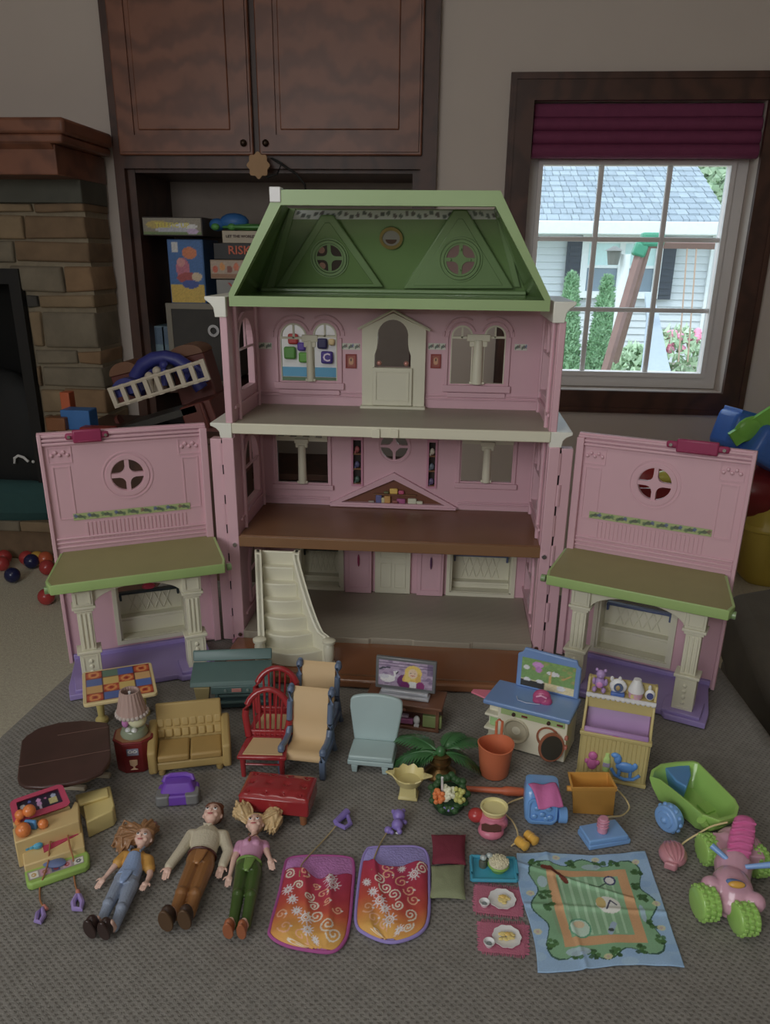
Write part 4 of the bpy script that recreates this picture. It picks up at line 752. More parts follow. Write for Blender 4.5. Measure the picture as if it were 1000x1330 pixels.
def RB(px, py, d=0):       # point on the leaning back of the roof
    r = ray(px, py); nn = Vector((0, bz1 - bz0, YB - YT)).normalized(); p0 = Vector((0, YB, bz0)) - nn * d; t = nn.dot(p0 - Vector((0, 0, CAMH))) / nn.dot(r); return Vector((0, 0, CAMH)) + r * t
def rslab(pts, d0, d1): return MB().ring([[RB(x, y, d0) for x, y in pts], [RB(x, y, d0) + (RB(x, y, d1) - RB(x, y, d0)) for x, y in pts]])
nn = Vector((0, bz1 - bz0, YB - YT)).normalized(); ang = math.degrees(math.atan2(YB - YT, bz1 - bz0))
for k, (tri, ins, c, r) in enumerate((([(358, 373), (498, 373), (433, 279), (417, 279)], [(371, 369), (485, 369), (428, 289), (422, 289)], (428, 335), .0245), ([(524, 375), (667, 375), (606, 272), (589, 272)], [(537, 371), (653, 371), (601, 284), (595, 284)], (598, 337), .0275))):
    dm = hp(rslab(tri, 0, .010), 'dormer', green, bevel=.002)
    hp(MB().ring([[RB(x, y, .010) for x, y in ins], [RB(x, y, .0112) for x, y in ins]]), 'dormer_panel', green if k else gin, dm, bevel=.0008)
    cpt = RB(c[0], c[1], .0115); MM = TR(*cpt) @ RX(90 - ang * 1) 
    MM = TR(*cpt) @ Matrix.Rotation(R_(ang), 4, 'X') @ XZ
    hp(MB().panel(circ(0, 0, r, 32), [circ(0, 0, r * .86, 32)], .003, MM).panel(circ(0, 0, r * .83, 32), lobes(0, 0, r * .74, .0025), .0016, MM).panel(circ(0, 0, r * 1.12, 32), [circ(0, 0, r * 1.05, 32)], .0015, MM), 'round_window', green, dm)
    hp(MB().prism(circ(0, 0, r * .8, 24), 0, .0004, MM), 'window_opening', mat('dormer_view_dark', (46, 34, 28), rough=.5) if not k else mat('dormer_plate_pink', (104, 78, 76), rough=.3), dm)  # flat plate behind the panes, dark on one dormer, pinkish on the other
    if not k:
        for dx, dz, c_ in ((-.011, .011, (120, 84, 70)), (-.011, -.011, (96, 66, 54))): hp(MB().prism(circ(dx, dz, r * .2, 10), .0004, .0006, MM), 'window_view', mat('dormer_view_tan', c_), dm)
    else:
        for i in range(4): hp(MB().sph(tuple(MM @ Vector((.014 * math.cos(i * 1.571), .014 * math.sin(i * 1.571), .002))), .0018, 8), 'window_stud', green, dm)
c = RB(508, 309, .002); MM = TR(*c) @ Matrix.Rotation(R_(ang), 4, 'X') @ XZ
gm = hp(MB().panel(circ(0, 0, .0165, 28, ry=.0150), [circ(0, 0, .0125, 28, ry=.0105)], .003, MM), 'gold_oval_ring', mat('antique_gold', (104, 88, 40), metal=.4, rough=.4))
hp(MB().prism(circ(0, 0, .0128, 24, ry=.0108), 0, .001, MM), 'oval_sticker', mat('sticker_grey', (104, 100, 92), rough=.2), gm); hp(MB().prism(circ(0, -.002, .008, 14, 180, 360, ry=.006), .001, .0014, MM), 'oval_sticker_patch', mat('sticker_brown', (60, 40, 28)), gm)  # sticker inside the gold ring, grey with a brown half-oval patch
cv = Canvas(150, 8, (165, 165, 165)); rg = random.Random(2)
for i in range(34): cv.ell((i + .5) / 34, .5 + .2 * math.sin(i * 1.7), .010, .014, rg.choice([(40, 44, 44), (60, 70, 66), (70, 56, 60)]), .85)
a0 = RB(373, 284, .0006); b0 = RB(648, 287, .0006); a1 = RB(378, 273, .0006); b1 = RB(642, 274, .0006)
a0 = RB(372, 285, .0006); b0 = RB(648, 285, .0006); a1 = RB(377, 273, .0006); b1 = RB(643, 273, .0006)
cv.o('sticker_border', lambda u, v: (a0 + (b0 - a0) * u) * (1 - v) + (a1 + (b1 - a1) * u) * v - ho, hs, .4)
for x0, x1, x2, x3 in ((346, 356, 384, 376), (668, 676, 650, 641)): hp(rslab([(x0, 373), (x1, 373), (x2, 271), (x3, 271)], 0, .006), 'roof_rib', green, bevel=.001)
# ---- opened front doors with porches
def facade(side):
    s = 1 if side == 'l' else -1
    H = Vector((-.335, 1.076, 0)) if s > 0 else Vector((.167, 1.085, 0)); E = Vector((-.532, .975, 0)) if s > 0 else Vector((.374, .993, 0))
    d = (E - H); Lw = d.length; d.normalize(); nv = Vector((-d.y, d.x, 0)) if s > 0 else Vector((d.y, -d.x, 0))
    # local frame: x = u * s' so that meshes stay right-handed; u = distance from the hinge
    MM = Matrix(((d.x, nv.x, 0, H.x - ho.x), (d.y, nv.y, 0, H.y - ho.y), (0, 0, 1, 0), (0, 0, 0, 1)))
    def U(px, py, v=0):
        r = ray(px, py); p0 = H + nv * v; t = nv.dot(p0 - Vector((0, 0, CAMH))) / nv.dot(r); p = Vector((0, 0, CAMH)) + r * t; return (p - H).dot(d), p.z
    UZ = MM @ Matrix(((1, 0, 0, 0), (0, 0, 1, 0), (0, 1, 0, 0), (0, 0, 0, 1)))       # (u, z, v)
    def P(mb, nm, mt_, par, **k): return mb.o(nm, mt_, par, **k)
    if s > 0: top = [U(38, 561), U(266, 548)]; wc = U(166, 617); st = [U(95, 669), U(247, 659)]; lt = [U(84, 567), U(141, 563)]; op = [U(146, 757), U(248, 757), U(146, 832), U(248, 832)]; 
    else: top = [U(983, 577), U(745, 556)]; wc = U(850, 629); st = [U(925, 689), U(765, 671)]; lt = [U(949, 583), U(866, 577)]; op = [U(882, 775), U(768, 775), U(882, 860), U(768, 850)]
    z1 = .333; u0 = .006
    ua, ub = min(op[0][0], op[2][0]), max(op[1][0], op[3][0]); ua, ub = (min(ua, ub), max(ua, ub)); oz0, oz1 = .021, .126; wr = .0215
    dr_ = P(MB().panel(rect(u0, .002, Lw, z1), [rect(ua, oz0, ub, oz1)] + lobes(wc[0], wc[1], wr, .0028), .007, UZ @ TR(0, 0, -.007)), 'front_door', pink, hs, bevel=.001)
    P(MB().panel(circ(*wc, wr + .007, 28), [circ(*wc, wr + .001, 28)], .0012, UZ).panel(circ(*wc, wr + .012, 28), [circ(*wc, wr + .010, 28)], .0008, UZ), 'round_window_ring', pink, dr_)
    for z in (.329, .3235, .3185): P(MB().b2((u0, 0, z - .002), (Lw, .004 - (.329 - z) * .2, z + .0015)).o('t', pink) and MB().add([], []), 'x', pink, dr_) if False else P(MB().box(((u0 + Lw) / 2, .002, z), (Lw - u0, .004, .0035), MM), 'cornice_moulding', pink, dr_, bevel=.0008)
    P(MB().box((Lw - .002, -.002, .167), (.005, .014, .330), MM), 'door_edge', pink, dr_, bevel=.001)
    P(MB().box((.010, .003, .165), (.010, .008, .325), MM), 'door_edge', pink, dr_, bevel=.001)
    for uu in (.030, Lw - .024):
        mb = MB().panel(rect(uu - .011, .215, uu + .011, .288), [rect(uu - .0095, .2165, uu + .0095, .2865)], .001, UZ).panel(rect(uu - .015, .292, uu + .015, .314), [rect(uu - .0135, .2935, uu + .0135, .3125)], .001, UZ)
        for k_ in range(5): mb.sph(tuple(MM @ Vector((uu - .010 + k_ * .005, .0004, .303 + .004 * (k_ % 2)))), (.0028, .0028, .0028), 8)
        P(mb, 'corner_relief', pink, dr_)
    zb_ = st[0][1] - .012
    mb = MB(); n = 26; a_ = .042; b_ = Lw - .042
    for i in range(n): x = a_ + (b_ - a_) * i / n; mb.box((x + .001, .0005, zb_ - .012), (.0032, .0014, .024), MM)
    P(mb, 'fluted_band', pink, dr_)
    for z in (.176, .182, .188): P(MB().box(((u0 + Lw) / 2, .0012, z), (Lw - u0 - .01, .0025, .003), MM), 'waist_moulding', pink, dr_, bevel=.0008)
    ux = [st[0][0], st[1][0]]; zz = (st[0][1] + st[1][1]) / 2
    border(min(ux), zz - .0048, max(ux), zz + .0048, .0012, dr_, 9, 3 if s > 0 else 5, bg=(122, 132, 84), M=MM)
    # latch
    lc = (lt[0][0] + lt[1][0]) / 2; lw = abs(lt[0][0] - lt[1][0]); lz = (lt[0][1] + lt[1][1]) / 2
    la = P(MB().box((lc, .005, lz), (lw * .66, .008, .017), MM), 'latch', magenta, dr_, bevel=.002)
    P(MB().box((lc, .0035, lz), (lw, .006, .009), MM).box((lc, .0095, lz - .006), (lw * .45, .002, .0015), MM), 'latch_arm', magenta, dr_, bevel=.003)
    for q in (-1, 1): P(MB().cyl(MM @ Vector((lc + q * lw * .42, .006, lz)), MM @ Vector((lc + q * lw * .42, .0085, lz)), .0022, n=10), 'screw', steel, dr_)
    # porch roof
    V1 = .112; ro = [(.006, .001), (Lw * .95, .001), (Lw + .010, V1 - .014), (Lw + .008, V1), (.012, V1), (.008, V1 - .02)]
    ro2 = [(x, y) for x, y in ro]
    P(MB().ring([[MM @ Vector((x, y, z - .004 * y / V1)) for x, y in ro2] for z in (.1605, .1700)]), 'porch_roof', olive, dr_, bevel=.0012)
    rim = [(.004, .01), (.008, V1 - .014), (.012, V1 + .0025), (Lw + .008, V1 + .0025), (Lw + .0125, V1 - .014), (Lw * .965, .006)]
    pts = [MM @ Vector((x, y, .1625 - .010 * y / V1)) for x, y in rim]
    mb = MB(); rgs = []
    for i, (x, y) in enumerate(rim):
        p = Vector((x, y, .1640 - .004 * y / V1)); cvec = Vector((Lw / 2, .05, p.z)); inn = (cvec - p); inn.z = 0; inn = inn.normalized() * .004
        rgs.append([MM @ (p + Vector((0, 0, .0065))), MM @ (p + inn + Vector((0, 0, .0065))), MM @ (p + inn - Vector((0, 0, .0065))), MM @ (p - Vector((0, 0, .0065)))])
    P(mb.ring(rgs), 'porch_roof_edge', mat('porch_edge_green', (114, 138, 76), rough=.32), dr_, bevel=.0012)
    for x in (.004, Lw + .012): P(MB().cyl(MM @ Vector((x - .003, V1 - .012, .156)), MM @ Vector((x + .003, V1 - .012, .156)), .005, n=10), 'roof_peg', green, dr_)
    # columns and arch
    VP = .088; up = (.055, Lw - .028)
    for uu in up:
        mb = MB().box((uu, VP, .036), (.026, .022, .046), MM).box((uu, VP, .0605), (.031, .026, .004), MM)
        mb.box((uu, VP, .0905), (.019, .016, .056), MM)
        for k_ in (-1, 0, 1): mb.box((uu + k_ * .0055, VP + .0085, .0905), (.003, .002, .050), MM)
        mb.box((uu, VP, .120), (.024, .020, .004), MM).box((uu, VP, .124), (.029, .024, .004), MM).box((uu, VP, .138), (.025, .021, .024), MM)
        co = P(mb, 'porch_column', cream, dr_, bevel=.0008)
        mb = MB()
        for cz, h_ in ((.036, .040), (.138, .018)): mb.panel(rect(uu - .0095, cz - h_ / 2, uu + .0095, cz + h_ / 2), [rect(uu - .008, cz - h_ / 2 + .0015, uu + .008, cz + h_ / 2 - .0015)], .001, UZ @ TR(0, 0, VP + .0108))
        for k_ in range(4): mb.sph(tuple(MM @ Vector((uu, VP + .011, .024 + k_ * .008))), (.0032, .002, .0032), 8)
        P(mb, 'column_relief', cream, dr_)
    a_, b_ = up[0] + .012, up[1] - .012; cm = (a_ + b_) / 2
    ap = [(a_, .150), (a_, .122)] + [(cm - (b_ - a_) / 2 * math.cos(t), .122 + .024 * math.sin(t)) for t in [R_(8 + i * 164 / 14) for i in range(15)]] + [(b_, .122), (b_, .150)]
    P(MB().panel(ap, [], .010, UZ @ TR(0, 0, VP - .005)), 'porch_arch', cream, dr_, bevel=.0008)
    P(MB().box((cm, VP, .1505), (up[1] - up[0] + .03, .024, .006), MM), 'porch_beam', cream, dr_, bevel=.0008)
    # purple porch base
    bm_ = purple; uo = Lw + .004; ui = .030
    pb = P(MB().ring([[MM @ Vector((x, y, z)) for x, y in ((ui, .002), (uo - .012, .002), (uo, V1 - .028), (uo, V1), (uo - .05, V1), (uo - .055, V1 - .008), (ui + .055, V1 - .008), (ui + .05, V1), (ui, V1))] for z in (.0012, .009)]), 'porch_base', bm_, dr_, bevel=.001)
    for uu in (up[0], up[1]):
        P(MB().box((uu, VP, .011), (.048, .040, .0045), MM), 'base_step', bm_, dr_, bevel=.001)
    P(MB().box(((ui + uo) / 2, .004, .009), (uo - ui - .02, .006, .012), MM), 'base_back', bm_, dr_, bevel=.001)
    P(MB().box((ui + .012, VP - .004, .018), (.010, .03, .014), MM), 'base_knob', bm_, dr_, bevel=.003)
    # bench in the opening: local x = u, viewer at -y  -> flip v
    BM = MM @ Matrix(((1, 0, 0, 0), (0, -1, 0, 0), (0, 0, 1, 0), (0, 0, 0, 1)))
    k0 = len(bpy.data.objects)
    bench(dr_, BM, ua, ub, oz0, oz1, cream, tealf if s > 0 else bluef, s > 0)
    return dr_
lab(facade('l'), 'left front door of the house, opened outwards'); lab(facade('r'), 'right front door of the house, opened outwards')
# ---- staircase
st = T('toy_staircase', 'curved cream toy staircase leading up to the brown middle floor', 'staircase', (-.222, 1.03, .0138)); so_ = Vector(st.location)
N = 7; 
def sx(k): t = k / (N - 1); return -.249 - .018 * t, -.167 - .050 * min(1, max(0, t) * 1.25) ** .75
for k in range(N):
    a, b = sx(k); yf = .985 + k * .0128; zt = .0138 + (k + 1) * .0198; bul = .015 * max(0, 1 - k * .2)
    fr = [(a + (b - a) * i / 8, yf - bul * math.sin(math.pi * i / 8) + (.006 * (1 - k / 6)) * (i / 8)) for i in range(9)]
    a2, b2_ = sx(min(N - 1, k + 1.2)); poly = fr + [(b, yf + .02 + .006), (a, yf + .02)]
    if k < N - 1: poly = fr + [(b, yf + .028), (a, yf + .028)]
    else: poly = fr + [(b, 1.066), (a, 1.066)]
    z0 = .0139 if k < 1 else zt - .0395
    MB().prism([(x - so_.x, y - so_.y) for x, y in poly], z0 - so_.z, zt - so_.z).o('step', cream, st, bevel=.0016, seg=3)
for s in (0, 1):
    rgs = []
    for i in range(22):
        k = -.6 + i * (N - .45) / 21; a, b = sx(max(k, -.2)); x = (a - .004) if s == 0 else (b + .003 + (.010 * max(0, .3 - k) if s else 0)); y = .985 + k * .0128 + (.004 if s else 0); zt = .0138 + (k + 1) * .0198 + .020 + .006 * max(0, .4 - k)
        rgs.append([Vector((x - .0035, y, .014)) - so_, Vector((x + .0035, y, .014)) - so_, Vector((x + .0035, y, min(zt, .1545))) - so_, Vector((x - .0035, y, min(zt, .1545))) - so_])
    MB().ring(rgs).o('banister', cream, st, bevel=.0015)
    rgs2 = [[r[3] + Vector((-.0015, 0, -.003)), r[2] + Vector((.0015, 0, -.003)), r[2] + Vector((.0015, 0, .0)), r[3] + Vector((-.0015, 0, 0))] for r in rgs]
    MB().ring(rgs2).o('handrail', cream, st, bevel=.001)
    a, b = sx(-.3); x = a - .005 if s == 0 else b + .010; y = .975 + (.0 if s == 0 else .006)
    MB().lathe([(.0085, 0), (.0085, .006), (.006, .008), (.0075, .016), (.0075, .030), (.0055, .034), (.009, .036), (.0095, .040), (.006, .042)], (x - so_.x, y - so_.y, .0003), n=16).o('newel_post', cream, st)
# alphabet easel seen through the upper left window
ez_ = T('activity_board', 'white board with foam letter tiles seen through the upper left dollhouse window', 'toy', (-.32, 1.75, FZ))
p0 = O(340, 500, 1.75); p1 = O(446, 414, 1.75)
w_ = p1.x - p0.x; MB().b2((p0.x + .32, 0, p0.z - FZ), (p1.x + .32, .03, p1.z - FZ)).o('board', mat('board_white', (160, 158, 166), k=2.8, rough=.6), ez_, bevel=.003)
for px, py, sz, c, ch in ((377, 458, .026, (50, 96, 30), ''), (425, 464, .026, (50, 36, 100), 'C'), (395, 464, .022, (60, 110, 30), ''), (419, 446, .022, (30, 28, 60), ''), (381, 440, .022, (120, 30, 30), ''), (392, 450, .018, (60, 40, 110), ''), (431, 444, .014, (150, 130, 90), '')):
    q = O(px, py, 1.748); MB().box((q.x + .32, -.006, q.z - FZ), (sz, .01, sz)).o('letter_tile', mat('tile_%d_%d' % c[:2], c, k=2.6), ez_, bevel=.004)
    if ch: MB().text(ch, sz * .9, .001, TR(q.x + .32, -.0125, q.z - FZ) @ RX(90)).o('letter', mat('tile_letter', (150, 140, 170), k=2.6), ez_)
qa = O(340, 485, 1.748); qb = O(446, 479, 1.748); MB().b2((p0.x + .32, -.003, O(400, 489, 1.748).z - FZ), (p1.x + .32, 0, O(400, 477, 1.748).z - FZ)).o('blue_band', mat('band_blue', (50, 110, 140), k=2.6), ez_)
MB().b2((p0.x + .32, -.004, O(400, 500, 1.748).z - FZ), (p1.x + .32, 0, O(400, 490, 1.748).z - FZ)).o('green_band', mat('band_green', (60, 84, 60), k=2.6), ez_)
for x in (-.10, .05): MB().b2((p0.x + .32 + .1 + x, .03, 0), (p0.x + .34 + .1 + x, .05, p0.z - FZ + .03)).o('easel_leg', black, ez_)
# ================================================================ TOY FURNITURE ON THE OTTOMAN
def FR(a, b, z):
    A = G(*a, z); B = G(*b, z); d = B - A; return (A.x, A.y, 0), math.degrees(math.atan2(d.y, d.x)), d.length
def loc2(A, rz, p):   # world point -> local of a frame
    d = Vector((p[0] - A[0], p[1] - A[1])); c, s = math.cos(R_(rz)), math.sin(R_(rz)); return d.x * c + d.y * s, -d.x * s + d.y * c
def pslab(t, pts, z1, z0, name, m, par=None, bevel=.0008, seg=2, taper=None, off=None):
    o = off or t.location; top = [G(x, y, z1) - o for x, y in pts]
    bot = [Vector((p.x, p.y, z0 - o.z)) for p in top]
    if taper: c = sum(bot, Vector()) / len(bot); bot = [c + (p - c) * taper for p in bot]
    return MB().ring([bot, top]).o(name, m, par or t, bevel=bevel, seg=seg)
def cord(t, pts, r, m, name='cord', off=None, par=None):
    """pts = (px, py, z); smoothed with Catmull-Rom"""
    P_ = [G(x, y, z) - (off or t.location) for x, y, z in pts]; out = []
    for i in range(len(P_) - 1):
        a, b, c, d = P_[max(0, i - 1)], P_[i], P_[i + 1], P_[min(len(P_) - 1, i + 2)]
        for k in range(6): u = k / 6; out.append(.5 * ((2 * b) + (c - a) * u + (2 * a - 5 * b + 4 * c - d) * u * u + (3 * b - a - 3 * c + d) * u ** 3))
    out.append(P_[-1]); return MB().tube(out, r, n=6).o(name, m, par or t)
def remesh(mb, name, m, parent=None, voxel=.0006, it=3, loc=None):
    o = mb.o(name, m, parent, smooth=180, fix=False)
    r = o.modifiers.new('remesh', 'REMESH'); r.mode = 'VOXEL'; r.voxel_size = voxel; r.use_smooth_shade = True
    if it: s = o.modifiers.new('smooth', 'SMOOTH'); s.factor = .5; s.iterations = it
    return o
def limb(mb, p0, p1, r0, r1, n=12): return mb.cyl(p0, p1, r0, r1, n=n).sph(p0, r0, n).sph(p1, r1, n)
# ---- patterned game table
A, rz, w = FR((108, 916), (205, 900), .045); d = .086
t = T('patterned_table', 'small table with bright quilt pattern top and yellow pedestal legs', 'table', A, rz)
yl = mat('pale_yellow_plastic', (150, 134, 70), rough=.4); crm2 = mat('cream_rim_plastic', (164, 146, 100), rough=.4)
MB().prism(rrect(0, 0, w, d, .005), .0405, .045).o('tabletop', crm2, t, bevel=.001)
cv = Canvas(56, 48, (110, 50, 30)); cols = [[(150, 60, 30), (158, 120, 66), (62, 80, 130), (150, 62, 30)], [(62, 80, 130), (150, 62, 30), (160, 136, 70), (70, 96, 80)], [(64, 76, 116), (160, 136, 70), (150, 62, 30), (58, 74, 130)], [(150, 60, 30), (62, 84, 140), (160, 124, 74), (150, 60, 30)]]
for i in range(4):
    for j in range(4):
        c = cols[i][j]; x0, y0 = i / 4, j / 4; cv.rect(x0 + .008, y0 + .01, x0 + .242, y0 + .24, c)
        if c[0] > 140 and c[1] < 70:
            cv.ringe(x0 + .125, y0 + .125, .07, .018, (170, 110, 50)); cv.ell(x0 + .125, y0 + .125, .03, .03, (120, 30, 20)); [cv.ell(x0 + .125 + .1 * a, y0 + .125 + .09 * b_, .02, .02, (120, 30, 20)) for a in (-1, 1) for b_ in (-1, 1)]
for x in (.25, .5, .75): cv.rect(x - .006, 0, x + .006, 1, (60, 28, 30))
cv.o('quilt_print', lambda u, v: Vector((.004 + u * (w - .008), .004 + v * (d - .008), .0453)), t, .35)
for x in (.018, w - .018): MB().lathe([(.008, 0), (.008, .004), (.004, .008), (.0045, .02), (.006, .028), (.004, .032), (.007, .0405)], (x, .032, 0), 14).o('leg', yl, t)
MB().b2((.012, .028, .034), (w - .012, .036, .0405)).o('apron', yl, t)
# ---- brown dining table
t = T('dining_table', 'dark brown planked table with rounded ends at the left edge', 'table', G(84, 985, 0))
z1 = .048; pts = [(27.6, 962), (34, 955), (50, 945), (76, 938), (108, 935), (140, 938), (142, 942), (144, 982), (142, 990), (133, 1002), (112, 1012), (87, 1018), (55, 1022), (32, 1021), (24, 1016), (22, 1009)]
dbr = mat('dark_brown_plastic', (54, 34, 30), rough=.35, var=.15, scale=14); two(dbr, (49, 31, 27), 'noise', 30, bump=.02)
tp_ = pslab(t, pts, z1, z1 - .005, 'tabletop', dbr, bevel=.0018, seg=3)
sm_ = mat('plank_seam', (70, 46, 36), rough=.5)
for a, b in (((75, 955), (141, 944)), ((24, 996), (143, 974))):
    p, q = G(*a, z1) - t.location, G(*b, z1) - t.location; MB().tube([p, q], .0005, n=6).o('plank_seam', sm_, tp_)
for px, py in ((98, 1022), (130, 1006)):
    f = G(px, py, .003) - t.location; f.z = .0
    MB().b2((f.x - .012, f.y - .003, 0), (f.x + .012, f.y + .003, .005)).cyl((f.x, f.y + .01, .004), (f.x, f.y + .014, .043), .006, .004).o('pedestal_leg', mat('tan_leg', (130, 118, 98)), t, bevel=.001)
# ---- red side table and lamp
ca = G(171, 1003, 0); ca.y += .017
t = T('side_table', 'dark red octagonal side table between the brown table and the sofa', 'table', ca, 14)
redb = mat('dark_red_cabinet', (92, 18, 20), rough=.35, var=.08)
oc = [(.020 * a, .018 * b_) for a, b_ in ((-.5, -1), (.5, -1), (1, -.5), (1, .5), (.5, 1), (-.5, 1), (-1, .5), (-1, -.5))]
MB().prism(oc, 0, .038, taper=1.06).o('cabinet', redb, t, bevel=.0008); MB().prism([(x * 1.1, y * 1.1) for x, y in oc], .038, .0405).o('table_edge', redb, t, bevel=.0006)
MB().prism([(x * .98, y * .98) for x, y in oc], .0405, .0412).o('tan_top', mat('tan_table_top', (110, 74, 44)), t)
cv = Canvas(16, 14, (110, 112, 130)); cv.ell(.3, .55, .2, .2, (170, 170, 170)); cv.ell(.7, .55, .2, .2, (170, 170, 170)); cv.ell(.3, .55, .08, .08, (60, 70, 100)); cv.ell(.7, .55, .08, .08, (60, 70, 100)); cv.rect(0, 0, .1, 1, (70, 74, 90))
cv.o('face_sticker', lambda u, v: Vector((-.0065 + u * .013, -.0195 - .0002, .024 + v * .009)), t, .4)
mb = MB(); mb.lathe([(.0045, 0), (.001, .002), (.001, .004), (.004, .006), (.0045, .0125)], (0, -.0196, .0055), 14, sy=.15); mb.o('goblet_sticker', mat('cream_goblet', (176, 136, 104)), t)
la = T('table_lamp', 'toy lamp with a pinkish pleated shade and cream globe on the red side table', 'lamp', (ca.x + .001, ca.y, .0413))
gg = mat('grey_green_glass', (100, 108, 88), rough=.15, coat=.5)
MB().lathe([(.001, .0), (.015, .0), (.0155, .003), (.013, .008), (.006, .011), (.001, .0115)], n=24).o('lamp_base', gg, la)
MB().sph((-.003, -.008, .008), .004, 12).sph((.004, -.008, .008), .004, 12).o('base_highlight', mat('highlight_grey', (150, 152, 150), rough=.1, coat=.6), la)  # two pale round bumps model the highlights on the lamp base
MB().sph((.005, 0, .0185), (.0105, .0105, .009), 18).o('globe', mat('cream_globe', (170, 166, 130), rough=.3), la); MB().sph((-.0075, -.004, .0155), (.004, .004, .006), 12).o('pink_flower', mat('lilac_pink', (150, 90, 140)), la)
n = 40; shp = mat('pleated_shade', (132, 108, 100), rough=.5, var=.05)
rings = [[((r + .0006 * (j % 2)) * math.cos(2 * math.pi * j / n), (r + .0006 * (j % 2)) * math.sin(2 * math.pi * j / n), z) for j in range(n)] for r, z in ((.0165, .028), (.0155, .033), (.0125, .045), (.0105, .055), (.009, .0555), (.0085, .053), (.010, .045), (.014, .031))]
MB().ring(rings, caps=False, closed=True).o('lamp_shade', shp, la, smooth=20); mb = MB()
for j in range(22): a = 2 * math.pi * j / 22; mb.sph((.0165 * math.cos(a), .0165 * math.sin(a), .0275), .0026, 8)
mb.o('ruffled_hem', mat('hem_clear', (140, 130, 124), rough=.2), la); MB().cyl((0, 0, .011), (0, 0, .054), .0015).o('lamp_stem', white, la)
# ---- sofa
A, rz, w = FR((194, 1005), (303, 993), 0)
t = T('tufted_sofa', 'tan yellow button tufted toy sofa with two seat cushions', 'sofa', (A[0] + .003, A[1] - .008, 0), rz); t.scale = (.98, 1.12, .97)
sf = mat('sofa_ochre', (130, 108, 56), rough=.5, var=.1); sf2 = mat('sofa_ochre_seat', (124, 98, 46), rough=.5)
hS = .030; D_ = .046
MB().b2((.004, .002, .006), (w - .004, D_, .017)).o('sofa_base', sf, t, bevel=.002)
for i in (0, 1): x0 = .010 + i * (w - .02) / 2; MB().b2((x0 + .0005, .001, .017), (x0 + (w - .02) / 2 - .0005, .034, .026)).o('seat_cushion', sf2, t, bevel=.0025, seg=3)
bk = MB().prism([(.034, .020), (.040, .020), (.052, .064), (.046, .066)], 0, w - .018, Matrix(((0, 0, 1, .009), (1, 0, 0, 0), (0, 1, 0, 0), (0, 0, 0, 1)))).o('backrest', sf, t, bevel=.002)
for i in range(8):
    for j in range(3): MB().box((0, 0, 0), ((w - .018) / 8 - .0006, .005, .0108), TR(.009 + (w - .018) * (i + .5) / 8, .0352 + .0042 * (j + .55), .0315 + j * .0115) @ RX(-18)).o('tuft', sf, bk, bevel=.0021, seg=3)
for x in (.0, w - .010):
    mb = MB(); mb.prism([(-.001, .004), (.040, .004), (.050, .044), (.040, .046), (.006, .036), (-.001, .034)], 0, .010, Matrix(((0, 0, 1, x), (1, 0, 0, 0), (0, 1, 0, 0), (0, 0, 0, 1)))); mb.o('armrest', sf, t, bevel=.003, seg=3)
for x in (.014, w - .014):
    for y in (.006, .040): MB().cyl((x, y, 0), (x, y, .007), .004, .005, n=10).o('foot', sf, t)
# ---- teal desk / grill
A, rz, w = FR((246, 890), (352, 886), .045)
t = T('teal_desk', 'dusty teal roll front desk with tan leg behind the sofa', 'desk', A, rz)
te = mat('dusty_teal', (62, 84, 82), rough=.4); tdk = mat('teal_recess_shade', (34, 52, 54), rough=.5)  # second teal is darkened to hold the shade of the open recess
def side(poly, x0, x1, nm, m_, par=t, **k): return MB().prism(poly, x0, x1, Matrix(((0, 0, 1, 0), (1, 0, 0, 0), (0, 1, 0, 0), (0, 0, 0, 1)))).o(nm, m_, par, **k)
side([(0, .041), (.004, .046), (.045, .054), (.047, .050), (.047, .040)], 0, w, 'sloped_lid', te, bevel=.0012)
side([(.043, .055), (.052, .056), (.052, .068), (.048, .068)], 0, w, 'back_rail', te, bevel=.0015)
MB().b2((.026, .000, .030), (w + .001, .046, .041)).o('front_fascia', te, t, bevel=.001)
MB().b2((.032, .010, .004), (w, .050, .030)).o('shaded_recess_body', tdk, t, bevel=.001)
for z in (.012, .022): MB().b2((.034, .006, z), (w - .004, .012, z + .0035)).o('grille_bar', te, t, bevel=.0006)
MB().b2((w - .004, .004, 0), (w, .05, .030)).b2((.030, .004, 0), (.034, .05, .030)).o('side_post', te, t, bevel=.0008)
MB().b2((.052, -.0015, .0335), (.064, .001, .0378)).o('pink_badge', mat('badge_pink', (150, 96, 90)), t)
for x in (.044, .072): MB().cyl((x, -.002, .0355), (x, .001, .0355), .0018, n=10).o('knob', mat('grey_knob', (90, 104, 100)), t)
MB().ring([[(x, y, z) for x, y in ((.006 + k, -.002), (.024 - k, -.002), (.024 - k, .014), (.006 + k, .014))] for z, k in ((0, .000), (.012, .003), (.041, -.001))]).o('tan_leg', mat('tan_desk_leg', (112, 100, 62)), t, bevel=.0008); MB().sph((.015, -.003, .012), .0035, 10).o('gold_knob', mat('antique_gold', (104, 88, 40)), t)
